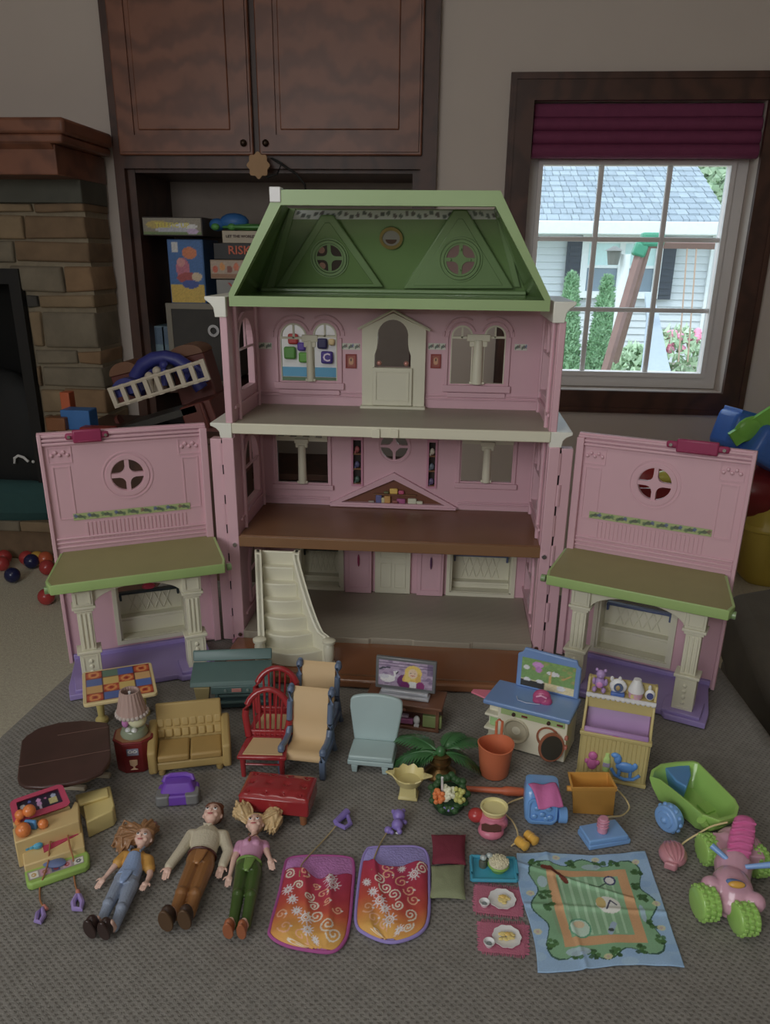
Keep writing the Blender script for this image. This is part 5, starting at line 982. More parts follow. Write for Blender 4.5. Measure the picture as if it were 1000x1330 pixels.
# ---- red windsor chairs
def chair_red():
    t = T('windsor_chair', 'red spindle back chair with tan seat, standing in front of the other', 'chair', (0, 0, 0))
    MB().prism([(.001, .0), (.047, .0), (.044, .038), (.030, .044), (.016, .044), (.004, .038)], .024, .029).o('seat', red, t, bevel=.0015)
    MB().prism([(.006, .003), (.043, .003), (.038, .032), (.011, .032)], .029, .0300).o('rush_seat', tan, t, bevel=.0004)
    for x, y, dx in ((.006, .004, 0), (.042, .004, 0), (.010, .038, 0), (.038, .038, 0)): MB().cyl((x, y, 0), (x, y, .025), .0022, .0030, n=10).o('leg', red, t)
    MB().cyl((.006, .004, .016), (.042, .004, .016), .0012, n=8).o('stretcher', red, t)
    hoop = [(.006 + (.0), .036, .029)] + [(.024 - .0215 * math.cos(a), .040 + .010 * (.2 + .8 * math.sin(a)), .052 + .030 * math.sin(a)) for a in [math.pi * i / 14 for i in range(15)]] + [(.042, .036, .029)]
    MB().tube(hoop, .0034, n=10).o('back_hoop', red, t)
    for i in range(6): x = .010 + .0056 * i; zt = .052 + .028 * math.sqrt(max(0, 1 - ((x - .024) / .0215) ** 2)); MB().cyl((.012 + .0048 * i, .037, .029), (x, .047, zt), .0011, n=8).o('spindle', red, t)
    MB().b2((.006, .037, .029), (.042, .041, .036)).o('lower_back_rail', red, t, bevel=.001)
    return t
c1 = chair_red(); A = G(313, 1008, 0); c1.location = (A.x, A.y, 0); c1.rotation_euler.z = R_(3); c1.scale = (1.22, 1.15, 1.0); A = A - Vector((.004, .004, 0)); c1.location = A; dlt = G(348, 880, .08) - G(335, 909, .08)
c2 = dup(c1, (A.x + dlt.x, A.y + dlt.y, 0), 3, 'red spindle back chair with tan seat, partly hidden behind its twin'); c1['group'] = c2['group'] = 'red spindle back chairs'
# ---- tufted red bench
A, rz, w = FR((309, 1031), (400, 1040), .034); D_ = loc2(A, rz, G(408, 1007, .034))[1]
t = T('tufted_bench', 'glossy dark red tufted toy bench on short wooden legs', 'bench', A, rz)
MB().b2((0, 0, .012), (w, D_, .031)).o('bench_body', red, t, bevel=.002)
mb = MB(); nx, ny = 36, 20
vs = []
for i in range(ny + 1):
    for j in range(nx + 1):
        u, v = j / nx, i / ny; e = min(1, 6 * min(u, 1 - u, v * .7, (1 - v) * .7)); h = .031 + .005 * e ** .5
        for a in range(4):
            for b_ in range(3):
                ux, vy = (a + .5) / 4 + (.0 if b_ % 2 else 0), (b_ + .5) / 3; h -= .0032 * math.exp(-(((u - ux) * w) ** 2 + ((v - vy) * D_) ** 2) / .0000045)
        vs.append((u * w, v * D_, h))
mb.add(vs, [(i * (nx + 1) + j, i * (nx + 1) + j + 1, (i + 1) * (nx + 1) + j + 1, (i + 1) * (nx + 1) + j) for i in range(ny) for j in range(nx)]); mb.o('tufted_top', red, t, smooth=180)
mb = MB()
for a in range(4):
    for b_ in range(3): MB().sph(((a + .5) / 4 * w, (b_ + .5) / 3 * D_, .0335), .0013, 8).o('button', red, t)
for x in (.006, w - .007):
    for y in (.006, D_ - .006): MB().cyl((x, y, 0), (x, y, .013), .0035, .0045, n=10).o('leg', mat('orange_wood_leg', (110, 66, 34)), t)
# ---- blue and tan sling chairs
def chair_sling():
    t = T('sling_chair', 'blue framed porch chair with tan sling seat, in front of its twin', 'chair', (0, 0, 0))
    bl = mat('slate_blue_frame', (68, 82, 104), rough=.35, coat=.2); W_ = .054
    prof = [(.004, .026), (.012, .0265), (.030, .024), (.036, .028), (.040, .05), (.046, .080), (.052, .085)]; rg_ = []
    rg_ = [[(.0065, y, z + .0015), (W_ - .0065, y, z + .0015), (W_ - .0065, y + .001, z - .0015), (.0065, y + .001, z - .0015)] for y, z in [(.001, .021)] + prof]
    MB().ring(rg_).o('sling', tan, t, smooth=60)
    for x in (0.003, W_ - .003):
        s_ = []
        MB().tube([(x, .054, .080), (x, .050, .087), (x, .044, .083), (x, .042, .072), (x, .037, .05), (x, .036, .042), (x, .030, .034), (x, .018, .0325), (x, .006, .035), (x, .000, .031), (x, -.001, .024)], .0036, n=10, flat=1).o('side_rail', bl, t)
        MB().b2((x - .0035, -.003, 0), (x + .0035, .004, .025)).o('front_leg', bl, t, bevel=.0014)
        MB().tube([(x, .038, .048), (x, .046, .03), (x, .050, .016), (x, .060, .0)], .0034, n=8).o('rear_leg', bl, t)
        MB().b2((x - .003, .002, .0175), (x + .003, .046, .023)).o('seat_rail', bl, t, bevel=.001)
        MB().sph((x, .047, .084), (.0044, .0055, .0055), 12).sph((x, .003, .0335), (.0044, .005, .005), 12).o('scroll', bl, t)
    MB().b2((.003, .044, .014), (W_ - .003, .048, .020)).o('cross_rail', bl, t)
    return t
s1_ = chair_sling(); A, rz, w = FR((368, 1003), (421, 1015), 0); A = (A[0] - .004, A[1] - .004, 0); s1_.location = A; s1_.rotation_euler.z = R_(-5); s1_.scale = (1.0, 1, 1)
dlt = G(413, 865, .085) - G(402, 899, .085); s2_ = dup(s1_, (A[0] + dlt.x, A[1] + dlt.y, 0), -4, 'blue framed porch chair with tan sling seat, behind its twin by the stairs'); s1_['group'] = s2_['group'] = 'sling chairs'
# ---- pale blue chair
A, rz, w = FR((451, 993), (502, 997), .010)
t = T('padded_chair', 'pale blue armless toy chair with rounded back', 'chair', A, -3)
pb_ = mat('pale_blue_plastic', (120, 138, 138), rough=.38, coat=.15)
MB().b2((0, 0, .010), (.053, .036, .016)).o('seat_base', pb_, t, bevel=.0012); MB().b2((.001, .0, .016), (.052, .036, .0225)).o('seat', pb_, t, bevel=.002, seg=3)
bp_ = [(.002, .016), (.051, .016), (.0575, .060), (.057, .069)] + [(.0265 + .0305 * math.cos(a), .0695 + .008 * math.sin(a)) for a in [math.pi * i / 10 for i in range(1, 10)]] + [(-.004, .069), (-.0045, .060)]
MB().prism(bp_, 0, .006, TR(0, .040, 0) @ RX(-8) @ XZ).o('backrest', pb_, t, bevel=.002, seg=3)
for x in (.008, .043):
    for y in (.004, .032): MB().ring([[(x + a * k, y + b_ * k, z) for a, b_ in ((-1, -1), (1, -1), (1, 1), (-1, 1))] for z, k in ((0, .0028), (.010, .0038))]).o('leg', pb_, t, bevel=.0006)
# ---- tv stand, tv
zt = .0365; A, rz, w = FR((472, 909), (574, 922), zt); D_ = loc2(A, rz, G(480, 886, zt))[1]
t = T('tv_stand', 'low brown television stand with open shelf of media items', 'cabinet', A, rz)
bw = mat('walnut_plastic', (88, 56, 38), rough=.35, var=.12, scale=20)
MB().b2((0, 0, zt - .004), (w, D_, zt)).o('stand_top', bw, t, bevel=.001); MB().b2((.004, .004, .0), (w - .004, D_ - .002, .004)).o('stand_floor', bw, t, bevel=.0006)
MB().b2((.004, .003, .004), (.008, D_ - .002, zt - .004)).o('side_panel', bw, t); MB().b2((w - .008, .003, .004), (w - .004, D_ - .002, zt - .004)).o('side_panel', bw, t); MB().b2((.008, .012, .004), (w - .008, .014, zt - .004)).o('back_panel', mat('stand_inner', (60, 36, 28)), t)
MB().b2((.006, .002, zt - .010), (w - .006, .005, zt - .004)).o('drawer_strip', bw, t, bevel=.0005); MB().b2((w * .42, .0005, zt - .0085), (w * .54, .002, zt - .0055)).o('label', mat('strip_label', (130, 84, 70)), t)
for x0, x1, z0, z1, c in ((.010, .062, .006, .013, (130, 70, 110)), (.012, .056, .0145, .018, (150, 130, 150)), (.074, .098, .005, .0215, (96, 108, 60))): MB().b2((x0, .006, z0), (x1, .012, z1)).o('shelf_item', mat('media_%d%d%d' % c, c), t, bevel=.0008)
MB().sph((.0665, .0075, .0125), (.0042, .003, .0065), 14).b2((.0635, .005, .0042), (.0695, .010, .007)).o('white_vase', white, t)
tvp = G(526, 903, zt); tvp = Vector((tvp.x, tvp.y, 0))
tv = T('toy_television', 'grey flat screen toy television showing a blonde woman and a swan', 'television', (tvp.x, tvp.y, zt + .0003), rz)
gt = mat('tv_grey', (84, 86, 88), rough=.35, metal=.2); gs_ = mat('tv_silver', (140, 142, 148), rough=.3, metal=.3)
W_, H_ = .0765, .0425
MB().b2((-.032, -.012, 0), (.032, .004, .0035)).o('tv_base', gs_, tv, bevel=.001); MB().b2((-.030, -.006, .0035), (.030, .003, .008)).o('tv_speaker', gs_, tv, bevel=.001)
tvM = TR(0, 0, .007) @ RX(-6)
MB().b2((-W_ / 2, -.002, 0), (W_ / 2, .004, H_), tvM).o('tv_frame', gt, tv, bevel=.0012)
cv = Canvas(74, 44, (128, 112, 134)); rg = random.Random(3)
for i in range(60): cv.ell(rg.random(), rg.random(), .03 + .04 * rg.random(), .015 + .02 * rg.random(), rg.choice([(110, 90, 120), (140, 124, 148), (90, 76, 100), (150, 138, 156)]), .6)
for y in (.78, .9): cv.rect(0, y, 1, y + .012, (70, 60, 80))
cv.ell(.17, .28, .14, .09, (168, 166, 172)); cv.line([(.26, .3), (.31, .42), (.29, .56), (.34, .58)], .018, (168, 168, 172)); cv.ell(.1, .36, .1, .05, (150, 150, 158), .8); cv.line([(.36, .57), (.33, .5)], .012, (40, 36, 40)); cv.line([(.02, .62), (.08, .7), (.2, .72)], .02, (60, 60, 70))
cv.ell(.47, .22, .12, .16, (84, 40, 84)); cv.ell(.62, .3, .17, .2, (166, 134, 56)); cv.ell(.64, .6, .16, .17, (178, 146, 62)); cv.ell(.54, .3, .05, .18, (180, 150, 70)); cv.ell(.74, .3, .05, .17, (160, 128, 54)); cv.ell(.635, .56, .085, .115, (190, 146, 122)); cv.ell(.60, .58, .012, .01, (50, 40, 50)); cv.ell(.67, .58, .012, .01, (50, 40, 50)); cv.line([(.605, .49), (.635, .475), (.665, .49)], .008, (150, 70, 70)); cv.ell(.64, .12, .1, .08, (176, 170, 180)); cv.ell(.78, .1, .08, .1, (110, 40, 90)); cv.ell(.5, .06, .08, .1, (90, 34, 80)); cv.rect(.9, .55, 1, 1, (60, 50, 80), .6); cv.noise(.15)
cv.o('screen_picture', lambda u, v: tvM @ Vector((-W_ / 2 + .004 + u * (W_ - .008), -.0023, .005 + v * (H_ - .009))), tv, .25)
# ---- potted palm
c = G(571, 1008, 0)
t = T('potted_palm', 'green toy palm in a round brass urn beside the pale blue chair', 'plant', c)
MB().lathe([(.001, 0), (.014, 0), (.0175, .003), (.018, .006), (.012, .011), (.0085, .014), (.0105, .018), (.0125, .020), (.0125, .022), (.0095, .0225), (.009, .027), (.0115, .030), (.010, .0305), (.001, .029)], n=28).o('urn', mat('antique_brass', (88, 66, 32), metal=.75, rough=.3, k=2.8), t)
lf = mat('palm_green', (36, 78, 38), rough=.35, coat=.2, var=.25, scale=60)
def frond(tip, mid, wd, n=13):
    wd *= 1.3
    r0 = Vector((0, 0, .030)); tip = Vector(tip); mid = Vector(mid); mb = MB(); L_ = []
    P_ = lambda u: r0 * (1 - u) ** 2 + mid * 2 * u * (1 - u) + tip * u * u
    dr = (tip - r0); dr.z = 0; sd = Vector((-dr.y, dr.x, 0)).normalized()
    sp = [P_(i / n) for i in range(n + 1)]
    mb.tube([p for p in sp], [.0016 * (1 - .8 * i / n) for i in range(n + 1)], n=6)
    for i in range(2, n):
        for s in (-1, 1):
            u = i / n; ww = wd * math.sin(math.pi * min(1, u * .85 + .12)) ** .7; a = P_(u - .5 / n); b_ = P_(u + .75 / n); e = P_(min(1, u + .17)) + sd * s * ww - Vector((0, 0, .004)) * (ww / wd)
            m_ = (a + b_) / 2 + (e - (a + b_) / 2) * .6 + Vector((0, 0, .0012)); tt = Vector((0, 0, -.0007)); sp_ = (b_ - a) * .5
            mb.add([a, b_, m_ + sp_, e, m_ - sp_ * .3, a + tt, b_ + tt, m_ + sp_ + tt, e + tt, m_ - sp_ * .3 + tt], [(0, 1, 2, 4), (4, 2, 3), (5, 9, 7, 6), (9, 8, 7), (0, 4, 9, 5), (4, 3, 8, 9), (3, 2, 7, 8), (2, 1, 6, 7)])
    mb.o('palm_leaf', lf, t, smooth=60)
def lt_(px, py, z): return G(px, py, z) - c
for (tx, ty, tz), (mx_, my_, mz), wd in (((518, 957, .026), (545, 952, .046), .013), ((513, 990, .012), (542, 968, .040), .014), ((533, 998, .010), (552, 975, .036), .011), ((628, 964, .020), (597, 948, .048), .013), ((623, 999, .006), (600, 972, .038), .014), ((600, 952, .038), (582, 948, .048), .009)): frond(lt_(tx, ty, tz), lt_(mx_, my_, mz), wd)
MB().sph((0, 0, .033), (.006, .006, .007), 10).o('palm_crown', lf, t)
# ---- yellow pedestal basin
c = G(530, 1040, 0); c.y += .008
t = T('pedestal_basin', 'pale yellow scalloped basin with pointed handles on a square foot', 'basin', c, -4); t.scale = (.92, .92, .92); yb = mat('butter_yellow', (158, 146, 90), rough=.35)
n = 36; rings = []
for r, z, sc in ((.008, .018, 0), (.014, .020, 0), (.0175, .027, .0006), (.0195, .031, .0012), (.0185, .032, .0012), (.0165, .028, .0003), (.013, .0235, 0), (.002, .022, 0)): rings.append([((r + sc * math.cos(9 * 2 * math.pi * j / n)) * math.cos(2 * math.pi * j / n), (r + sc * math.cos(9 * 2 * math.pi * j / n)) * math.sin(2 * math.pi * j / n), z + sc * math.cos(9 * 2 * math.pi * j / n)) for j in range(n)])
MB().ring(rings).o('bowl', yb, t)
for s in (-1, 1): MB().ring([[(s * .017, -.006, .029), (s * .017, .006, .029), (s * .017, .006, .032), (s * .017, -.006, .032)], [(s * .028, -.0012, .0305), (s * .028, .0012, .0305), (s * .028, .0012, .0325), (s * .028, -.0012, .0325)]]).o('handle', yb, t, bevel=.0008)
MB().ring([[(a * k, b_ * k * .8, z) for a, b_ in ((-1, -1), (1, -1), (1, 1), (-1, 1))] for z, k in ((0, .0115), (.003, .0115), (.004, .010), (.019, .0095))]).o('pedestal', yb, t, bevel=.0008)
# ---- flower centrepiece
c = G(582, 1054, 0); c.y += .006
t = T('flower_centrepiece', 'round arrangement of orange, white and yellow blooms with a white candle', 'decoration', c); t.scale = (1.2, 1.2, 1.3); t.rotation_euler.x = R_(24); t.location.z = .0075
dg = mat('deep_leaf_green', (22, 44, 26), rough=.5); MB().lathe([(.001, 0), (.0135, 0), (.015, .004), (.014, .010), (.001, .012)], n=20).o('dish', dg, t)
mb = MB(); rg = random.Random(8)
for i in range(26): a = i * .2417; rr = .013 + .003 * (i % 3 == 0); mb.sph((rr * math.cos(a), rr * math.sin(a) + .002, .012 + .003 * math.sin(a)), (.0036, .0036, .0026), 8)
mb.o('leaf_wreath', mat('leaf_green_dark', (30, 60, 28)), t)
for nm, cx0, cy0, cc, k in (('orange_bloom', -.0090, -.004, (176, 92, 32), 16), ('white_bloom', 0, -.001, (176, 172, 140), 24), ('yellow_bloom', .0090, -.003, (140, 140, 66), 16)):
    mb = MB()
    for i in range(k): mb.sph((cx0 + (rg.random() - .5) * .0075, cy0 + (rg.random() - .5) * .012, .0145 + rg.random() * .004), .0023, 8)
    mb.o(nm, mat(nm, cc), t)
MB().sph((-.004, -.012, .009), (.0035, .002, .0025), 8).sph((.004, -.012, .009), (.0035, .002, .0025), 8).sph((0, -.013, .009), .0016, 8).b2((-.003, -.0135, .003), (.003, -.012, .008)).o('lilac_bow', mat('lilac_ribbon', (104, 96, 150)), t)
q = G(576, 1032, .016) - c; MB().cyl((q.x, q.y, .012), (q.x - .001, q.y + .003, .032), .0013, .0011, n=10).o('candle', white, t)
# ---- orange basket and bat
c = G(642, 1014, 0); c.y += .014
t = T('orange_basket', 'bright orange toy basket with wavy rim and upright loop handle', 'basket', c); og = mat('orange_plastic', (158, 80, 44), rough=.35, var=.06)
n = 40; rings = []
for r, z, wv in ((.001, .0008, 0), (.0155, .0008, 0), (.0165, .003, 0), (.0192, .032, .0015), (.0208, .040, .003), (.0196, .0405, .003), (.0180, .034, .002), (.014, .004, 0), (.001, .003, 0)): rings.append([(r * math.cos(2 * math.pi * j / n), r * math.sin(2 * math.pi * j / n), z + .5 * wv * math.sin(2 * 2 * math.pi * j / n + .8)) for j in range(n)])
MB().ring(rings).o('tub', og, t)
q = (0.004, .019, .040); MB().tube([(q[0] - .003, q[1], q[2]), (q[0] - .003, q[1] + .002, q[2] + .016), (q[0], q[1] + .0025, q[2] + .0185), (q[0] + .0035, q[1] + .002, q[2] + .016), (q[0] + .003, q[1], q[2])], .0016, n=8).o('handle', og, t)
a, b_ = G(585, 1023, .004), G(683, 1029, .006)
t = T('toy_bat', 'long thin orange toy bat lying across the ottoman below the basket', 'bat', (a.x, a.y, 0)); o3 = Vector((a.x, a.y, 0)); v = b_ - a
MB().tube([a - o3 + v * u for u in (0, .3, .68, .72, .76, .95, .99, 1)], [.0028, .0030, .0036, .0048, .0052, .0048, .003, .001], n=12).o('bat', mat('burnt_orange', (156, 72, 36), rough=.4), t)
# ---- play laundry / kitchen unit
A, rz, w = FR((629, 964), (732, 992), 0); kD = .050
t = T('laundry_centre', 'toy laundry unit with blue counter, scenic backsplash and two washer doors', 'cabinet', A, rz); t.scale.z = 1.06
kc = mat('unit_cream', (166, 162, 142), rough=.35); kb = mat('counter_blue', (82, 110, 152), rough=.35, coat=.2)
MB().b2((.014, .0, .001), (w, kD, .052)).o('body', kc, t, bevel=.0012)
for z in (.001, .018, .036): MB().ring([[(0.0 - .002, .0, z), (.016, -.001, z), (.016, kD, z), (0.0, kD, z)], [(0.0 - .002, .0, z + .003), (.016, -.001, z + .003), (.016, kD, z + .003), (0, kD, z + .003)]]).o('side_shelf', kc, t, bevel=.0008)
MB().b2((.001, .010, .004), (.014, kD, .050)).o('side_back', kc, t); MB().b2((.003, .006, .0215), (.013, .010, .033)).o('green_towel', mat('pale_green', (120, 150, 96)), t, bevel=.001)
MB().prism([(-.004, -.004), (w + .003, -.004), (w + .003, kD + .002), (-.002, kD + .002)], .052, .0575).o('counter', kb, t, bevel=.0018, seg=3)
MB().ring([[(-.024, .010, .0535), (-.003, .004, .0535), (-.003, .026, .0535), (-.024, .018, .0535)], [(-.024, .010, .0555), (-.003, .004, .0555), (-.003, .026, .0555), (-.024, .018, .0555)]]).o('pink_flap', mat('flap_pink', (168, 84, 104)), t, bevel=.0008)
MB().b2((.018, -.0008, .0435), (w - .003, .001, .0505)).o('control_strip', mat('strip_green', (120, 140, 86)), t, bevel=.0004)
kr = mat('unit_dark_knob', (50, 34, 30)); 
for x in (.034, .076): MB().cyl((x, -.003, .0468), (x, 0, .0468), .0022, n=12).o('knob', kr, t)
for x in (.047, .089): MB().b2((x - .0035, -.0016, .0458), (x + .0035, -.0002, .048)).o('slot', mat('slot_maroon', (84, 36, 34)), t)
MB().lathe([(.015, 0), (.016, .002), (.0145, .0035), (.012, .001), (.001, .0002)], M=TR(.038, .0005, .026) @ RX(90), n=28).o('washer_window', mat('washer_tan', (140, 134, 112), rough=.2), t)
MB().lathe([(.013, 0), (.014, .0025), (.012, .003), (.0115, .0005), (.001, .0002)], M=TR(.077, .0005, .028) @ RX(90), n=28).o('dryer_ring', mat('dryer_copper', (130, 76, 52), rough=.2, metal=.3), t)
dm_ = TR(.083, -.009, .0225) @ RZ(12) @ RX(78) @ RY(18)
dd = MB().lathe([(.001, -.001), (.0145, -.001), (.0155, .001), (.0145, .003), (.012, .0034)], n=30, M=dm_, sy=1.1).o('dryer_door', mat('dryer_copper', (130, 76, 52)), t); MB().lathe([(.001, .0036), (.0128, .0034), (.001, .0044)], n=30, M=dm_, sy=1.1).o('dark_lens', mat('dryer_lens', (44, 42, 36), rough=.15), dd)
MB().b2((.096, -.004, .020), (.100, .001, .024)).b2((.096, -.004, .032), (.100, .001, .036)).o('hinge', mat('hinge_red', (140, 80, 66)), t, bevel=.0006)
MB().text('LOVE', .0055, .0006, TR(.084, -.0005, .0065) @ RX(90)).o('lettering', mat('letter_red', (150, 50, 44)), t) if False else MB().b2((.078, -.0006, .005), (.091, .0002, .0078)).o('red_badge', mat('letter_red', (150, 50, 44)), t, bevel=.0004)
bw_ = w * .79; x0 = w - bw_ - .0
pan = [(x0, .0575), (w, .0575), (w, .096), (w - .004, .099), (w - .006, .105), (x0 + .008, .108), (x0 + .006, .102), (x0, .099)]
bs = MB().prism(pan, 0, .005, TR(0, kD + .001, 0) @ XZ).o('backsplash', kb, t, bevel=.0016)
cv = Canvas(44, 34, (92, 124, 66)); rg = random.Random(6)
for i in range(40): cv.ell(rg.random(), .45 + .5 * rg.random(), .05, .04, rg.choice([(104, 134, 70), (130, 118, 70), (84, 112, 60)]), .6)
cv.ell(.3, .82, .1, .09, (160, 110, 160)); cv.ell(.32, .66, .06, .08, (150, 96, 150)); cv.ell(.09, .66, .06, .06, (180, 180, 180)); cv.ell(.6, .62, .12, .06, (180, 182, 190)); cv.rect(.52, .58, .72, .66, (176, 180, 190)); cv.line([(.56, .66), (.54, .2)], .02, (160, 130, 70)); cv.line([(.78, .5), (.92, .66)], .02, (150, 120, 70)); cv.rect(0, 0, 1, .26, (170, 158, 120)); cv.rect(0, .0, .45, .22, (40, 38, 34)); cv.ell(.12, .25, .07, .05, (185, 185, 180)); cv.ell(.36, .25, .07, .05, (185, 185, 180)); cv.ell(.76, .16, .08, .07, (180, 180, 184)); cv.noise(.2)
cv.o('scenery_print', lambda u, v: Vector((x0 + .006 + u * (bw_ - .012), kD - .0043, .0605 + v * .036)), t, .4)
MB().tube([(.030, .020, .0585), (.034, .012, .0585), (.045, .010, .0585), (.060, .014, .0585)], .0006, n=6).o('sink_line', mat('sink_grey', (120, 130, 150)), t)
ir = T('toy_iron', 'magenta toy iron standing on the blue laundry counter', 'iron', tuple(G(703, 914, .0585)), rz + 8)
remesh(MB().sph((0, 0, .009), (.011, .006, .010), 16).sph((-.004, 0, .004), (.007, .006, .005), 12).sph((.005, -.001, .005), (.008, .006, .006), 12), 'iron_body', mat('iron_magenta', (140, 50, 92), rough=.3), ir, .0008, 4); MB().tube([(-.006, -.0065, .012), (0, -.0075, .015), (.006, -.0065, .012)], .0012, n=8).o('iron_handle', mat('iron_pink', (176, 110, 140), rough=.3), ir)
# ---- changing table
A, rz, w = FR((748, 1006), (837, 1024), 0)
t = T('changing_table', 'pale yellow baby changing table with lilac pad and nursery shelf', 'changing table', A, rz); t.scale.z = 1.10
cy = mat('nursery_yellow', (146, 132, 78), rough=.45); lil = mat('lilac_pad', (124, 92, 136), rough=.4)
MB().b2((0, 0, .002), (w, .004, .052)).o('front_panel', cy, t, bevel=.0006)
for i in range(15): x = .004 + i * (w - .008) / 15; MB().b2((x, -.0008, .005), (x + .0036, .0, .049)).o('beadboard_slat', cy, t, bevel=.0004)
MB().b2((-.001, -.002, .050), (w + .001, .005, .054)).b2((-.001, -.002, 0), (w + .001, .005, .004)).o('front_rail', cy, t, bevel=.0008)
for x in (0, w - .003): side([(0, 0), (.046, 0), (.046, .098), (.034, .100), (.020, .072), (.004, .054), (0, .052)], x, x + .003, 'side_panel', cy, t, bevel=.0008)
side([(.003, .050), (.010, .044), (.022, .050), (.032, .068), (.034, .064), (.024, .044), (.010, .038), (.003, .044)], .003, w - .003, 'changing_pad', lil, t, smooth=60, bevel=.001)
side([(.0005, .047), (.006, .047), (.007, .056), (.0035, .059), (.0, .056)], .003, w - .003, 'pad_lip', lil, t, bevel=.0015)
MB().sph((w * .5, -.0005, .0525), (.006, .0008, .002), 10).o('rose_badge', mat('rose_badge', (150, 70, 90)), t)
MB().b2((.003, .036, .068), (w - .003, .040, .100)).o('back_board', cy, t); MB().b2((0, .024, .084), (w, .044, .0865)).o('top_shelf', cy, t, bevel=.0008); MB().b2((.003, .025, .070), (w - .003, .027, .084)).o('shelf_apron', cy, t)
mb = MB().b2((.0, .0225, .0835), (w, .0242, .087)); 
for i in range(14): mb.sph((w * (i + .5) / 14, .0232, .0838), (w / 28, .001, .0024), 10)
mb.o('scalloped_trim', white, t)
def teddy(par, o_, s, m_, name='teddy'):
    mb = MB(); q = Vector(o_)
    for p, r in (((0, 0, .010), (.0065, .005, .0065)), ((0, -.001, .020), (.0052, .0048, .005)), ((-.0045, 0, .0243), .002), ((.0045, 0, .0243), .002), ((-.005, -.005, .004), (.0028, .0045, .0028)), ((.005, -.005, .004), (.0028, .0045, .0028)), ((-.0065, -.002, .012), (.0022, .003, .004)), ((.0065, -.002, .012), (.0022, .003, .004)), ((0, -.005, .019), (.002, .0015, .0016))): mb.sph(q + Vector(p) * s, [v * s for v in (r if isinstance(r, tuple) else (r,) * 3)], 10)
    return mb.o(name, m_, par)
SM = TR(0, .03, .0868)
teddy(t, (.013, .030, .0868), 1.0, mat('lilac_bear', (130, 104, 148), rough=.4), 'lilac_bear'); MB().sph((.013, .0245, .0965), (.0035, .001, .0035), 10).o('bear_bow', mat('bear_bow_pink', (160, 100, 150)), t)
MB().sph((.033, .030, .096), (.0095, .004, .0085), 14).sph((.0255, .030, .1035), (.0022, .002, .003), 8).sph((.034, .030, .1045), (.002, .002, .003), 8).o('clock_case', white, t); MB().cyl((.0335, .0258, .0965), (.0335, .0247, .0965), .0050, n=18).o('clock_face', mat('clock_blue', (60, 72, 100)), t); MB().sph((.033, .0244, .0965), (.0025, .0008, .003), 8).o('clock_motif', mat('clock_tan', (130, 110, 70)), t); MB().b2((.026, .024, .0868), (.041, .030, .0905)).o('clock_base', mat('clock_base_blue', (50, 80, 140)), t, bevel=.001)
MB().lathe([(.009, .0), (.0085, .003), (.0045, .012), (.0042, .0135), (.001, .0136)], (.0525, .031, .0935), 18).o('nursery_lampshade', white, t); MB().lathe([(.0075, 0), (.008, .004), (.007, .007), (.004, .0075)], (.0525, .031, .0868), 16).o('nursery_lamp_base', mat('block_pink', (160, 120, 140)), t); MB().b2((.0475, .0235, .088), (.0545, .0245, .092)).o('block_panel', mat('block_yellow', (160, 150, 90)), t)
MB().sph((.0675, .029, .0925), (.0055, .003, .0062), 12).sph((.0665, .03, .100), (.002, .002, .003), 8).o('oval_frame', white, t); MB().cyl((.0675, .0262, .0925), (.0675, .0255, .0925), .0036, n=16).o('oval_picture', mat('oval_navy', (50, 56, 100)), t)
rp_ = MB(); 
for p, r in (((.016, 0, .018), (.006, .0025, .0075)), ((.016, -.0005, .0275), (.0052, .003, .005)), ((.010, 0, .020), (.0025, .002, .003)), ((.022, 0, .020), (.0025, .002, .003))): rp_.sph((p[0], p[1] - .001, p[2]), r, 12)
rp_.o('pink_doll_relief', mat('relief_pink', (150, 70, 120), rough=.4), t)
MB().lathe([(.0035, 0), (.0038, .003), (.0038, .014), (.003, .016), (.0022, .017), (.0022, .021), (.001, .0215)], (.0315, -.001, .012), 14, sy=.5).o('lime_bottle_relief', mat('relief_lime', (140, 170, 90), rough=.4), t); MB().b2((.0278, -.0032, .018), (.0352, -.0008, .0225)).o('bottle_label', mat('relief_lilac', (130, 120, 150)), t)
hb = MB()
for p, r in (((.052, 0, .021), (.011, .003, .006)), ((.043, 0, .029), (.0042, .003, .006)), ((.040, 0, .033), (.005, .0028, .003)), ((.062, 0, .024), (.003, .002, .004)), ((.046, 0, .014), (.002, .002, .006)), ((.058, 0, .014), (.002, .002, .006))): hb.sph((p[0], p[1] - .0015, p[2]), r, 12)
hb.tube([(.037, -.002, .017), (.042, -.002, .010), (.052, -.002, .007), (.062, -.002, .009), (.068, -.002, .015)], .0018, n=8); hb.o('blue_rocking_horse_relief', mat('relief_blue', (60, 110, 170), rough=.35), t)
# ---- mustard box, cord, blue base with pink post
t = T('mustard_box', 'mustard yellow open toy box with a cord tied at its corner', 'box', G(770, 1057, 0)); my = mat('mustard_plastic', (160, 112, 22), rough=.4, var=.06)
zt = .044; ou = [(742, 1023), (802, 1023), (791, 1002.5), (737, 1002.5)]; TP = [G(x, y, zt) - t.location for x, y in ou]; BT = [G(x, y, 0) - t.location for x, y in ((744, 1056), (796, 1058))]
dx = (BT[1] - BT[0]).x; bb = [Vector((BT[0].x, BT[0].y, 0)), Vector((BT[1].x, BT[0].y, 0)), Vector((BT[1].x - .002, TP[2].y - .004, 0)), Vector((BT[0].x + .002, TP[3].y - .004, 0))]
cen = sum(TP, Vector()) / 4; ins = [cen + (p - cen) * .90 for p in TP]; cb = sum(bb, Vector()) / 4; ib = [cb + (p - cb) * .88 + Vector((0, 0, .003)) for p in bb]; mid_ = [b_.lerp(tp1, .86) for b_, tp1 in zip(bb, TP)]; mid2 = [cen + (p - cen) * .955 for p in mid_]
for p, q in zip(mid2, mid_): p.z = q.z
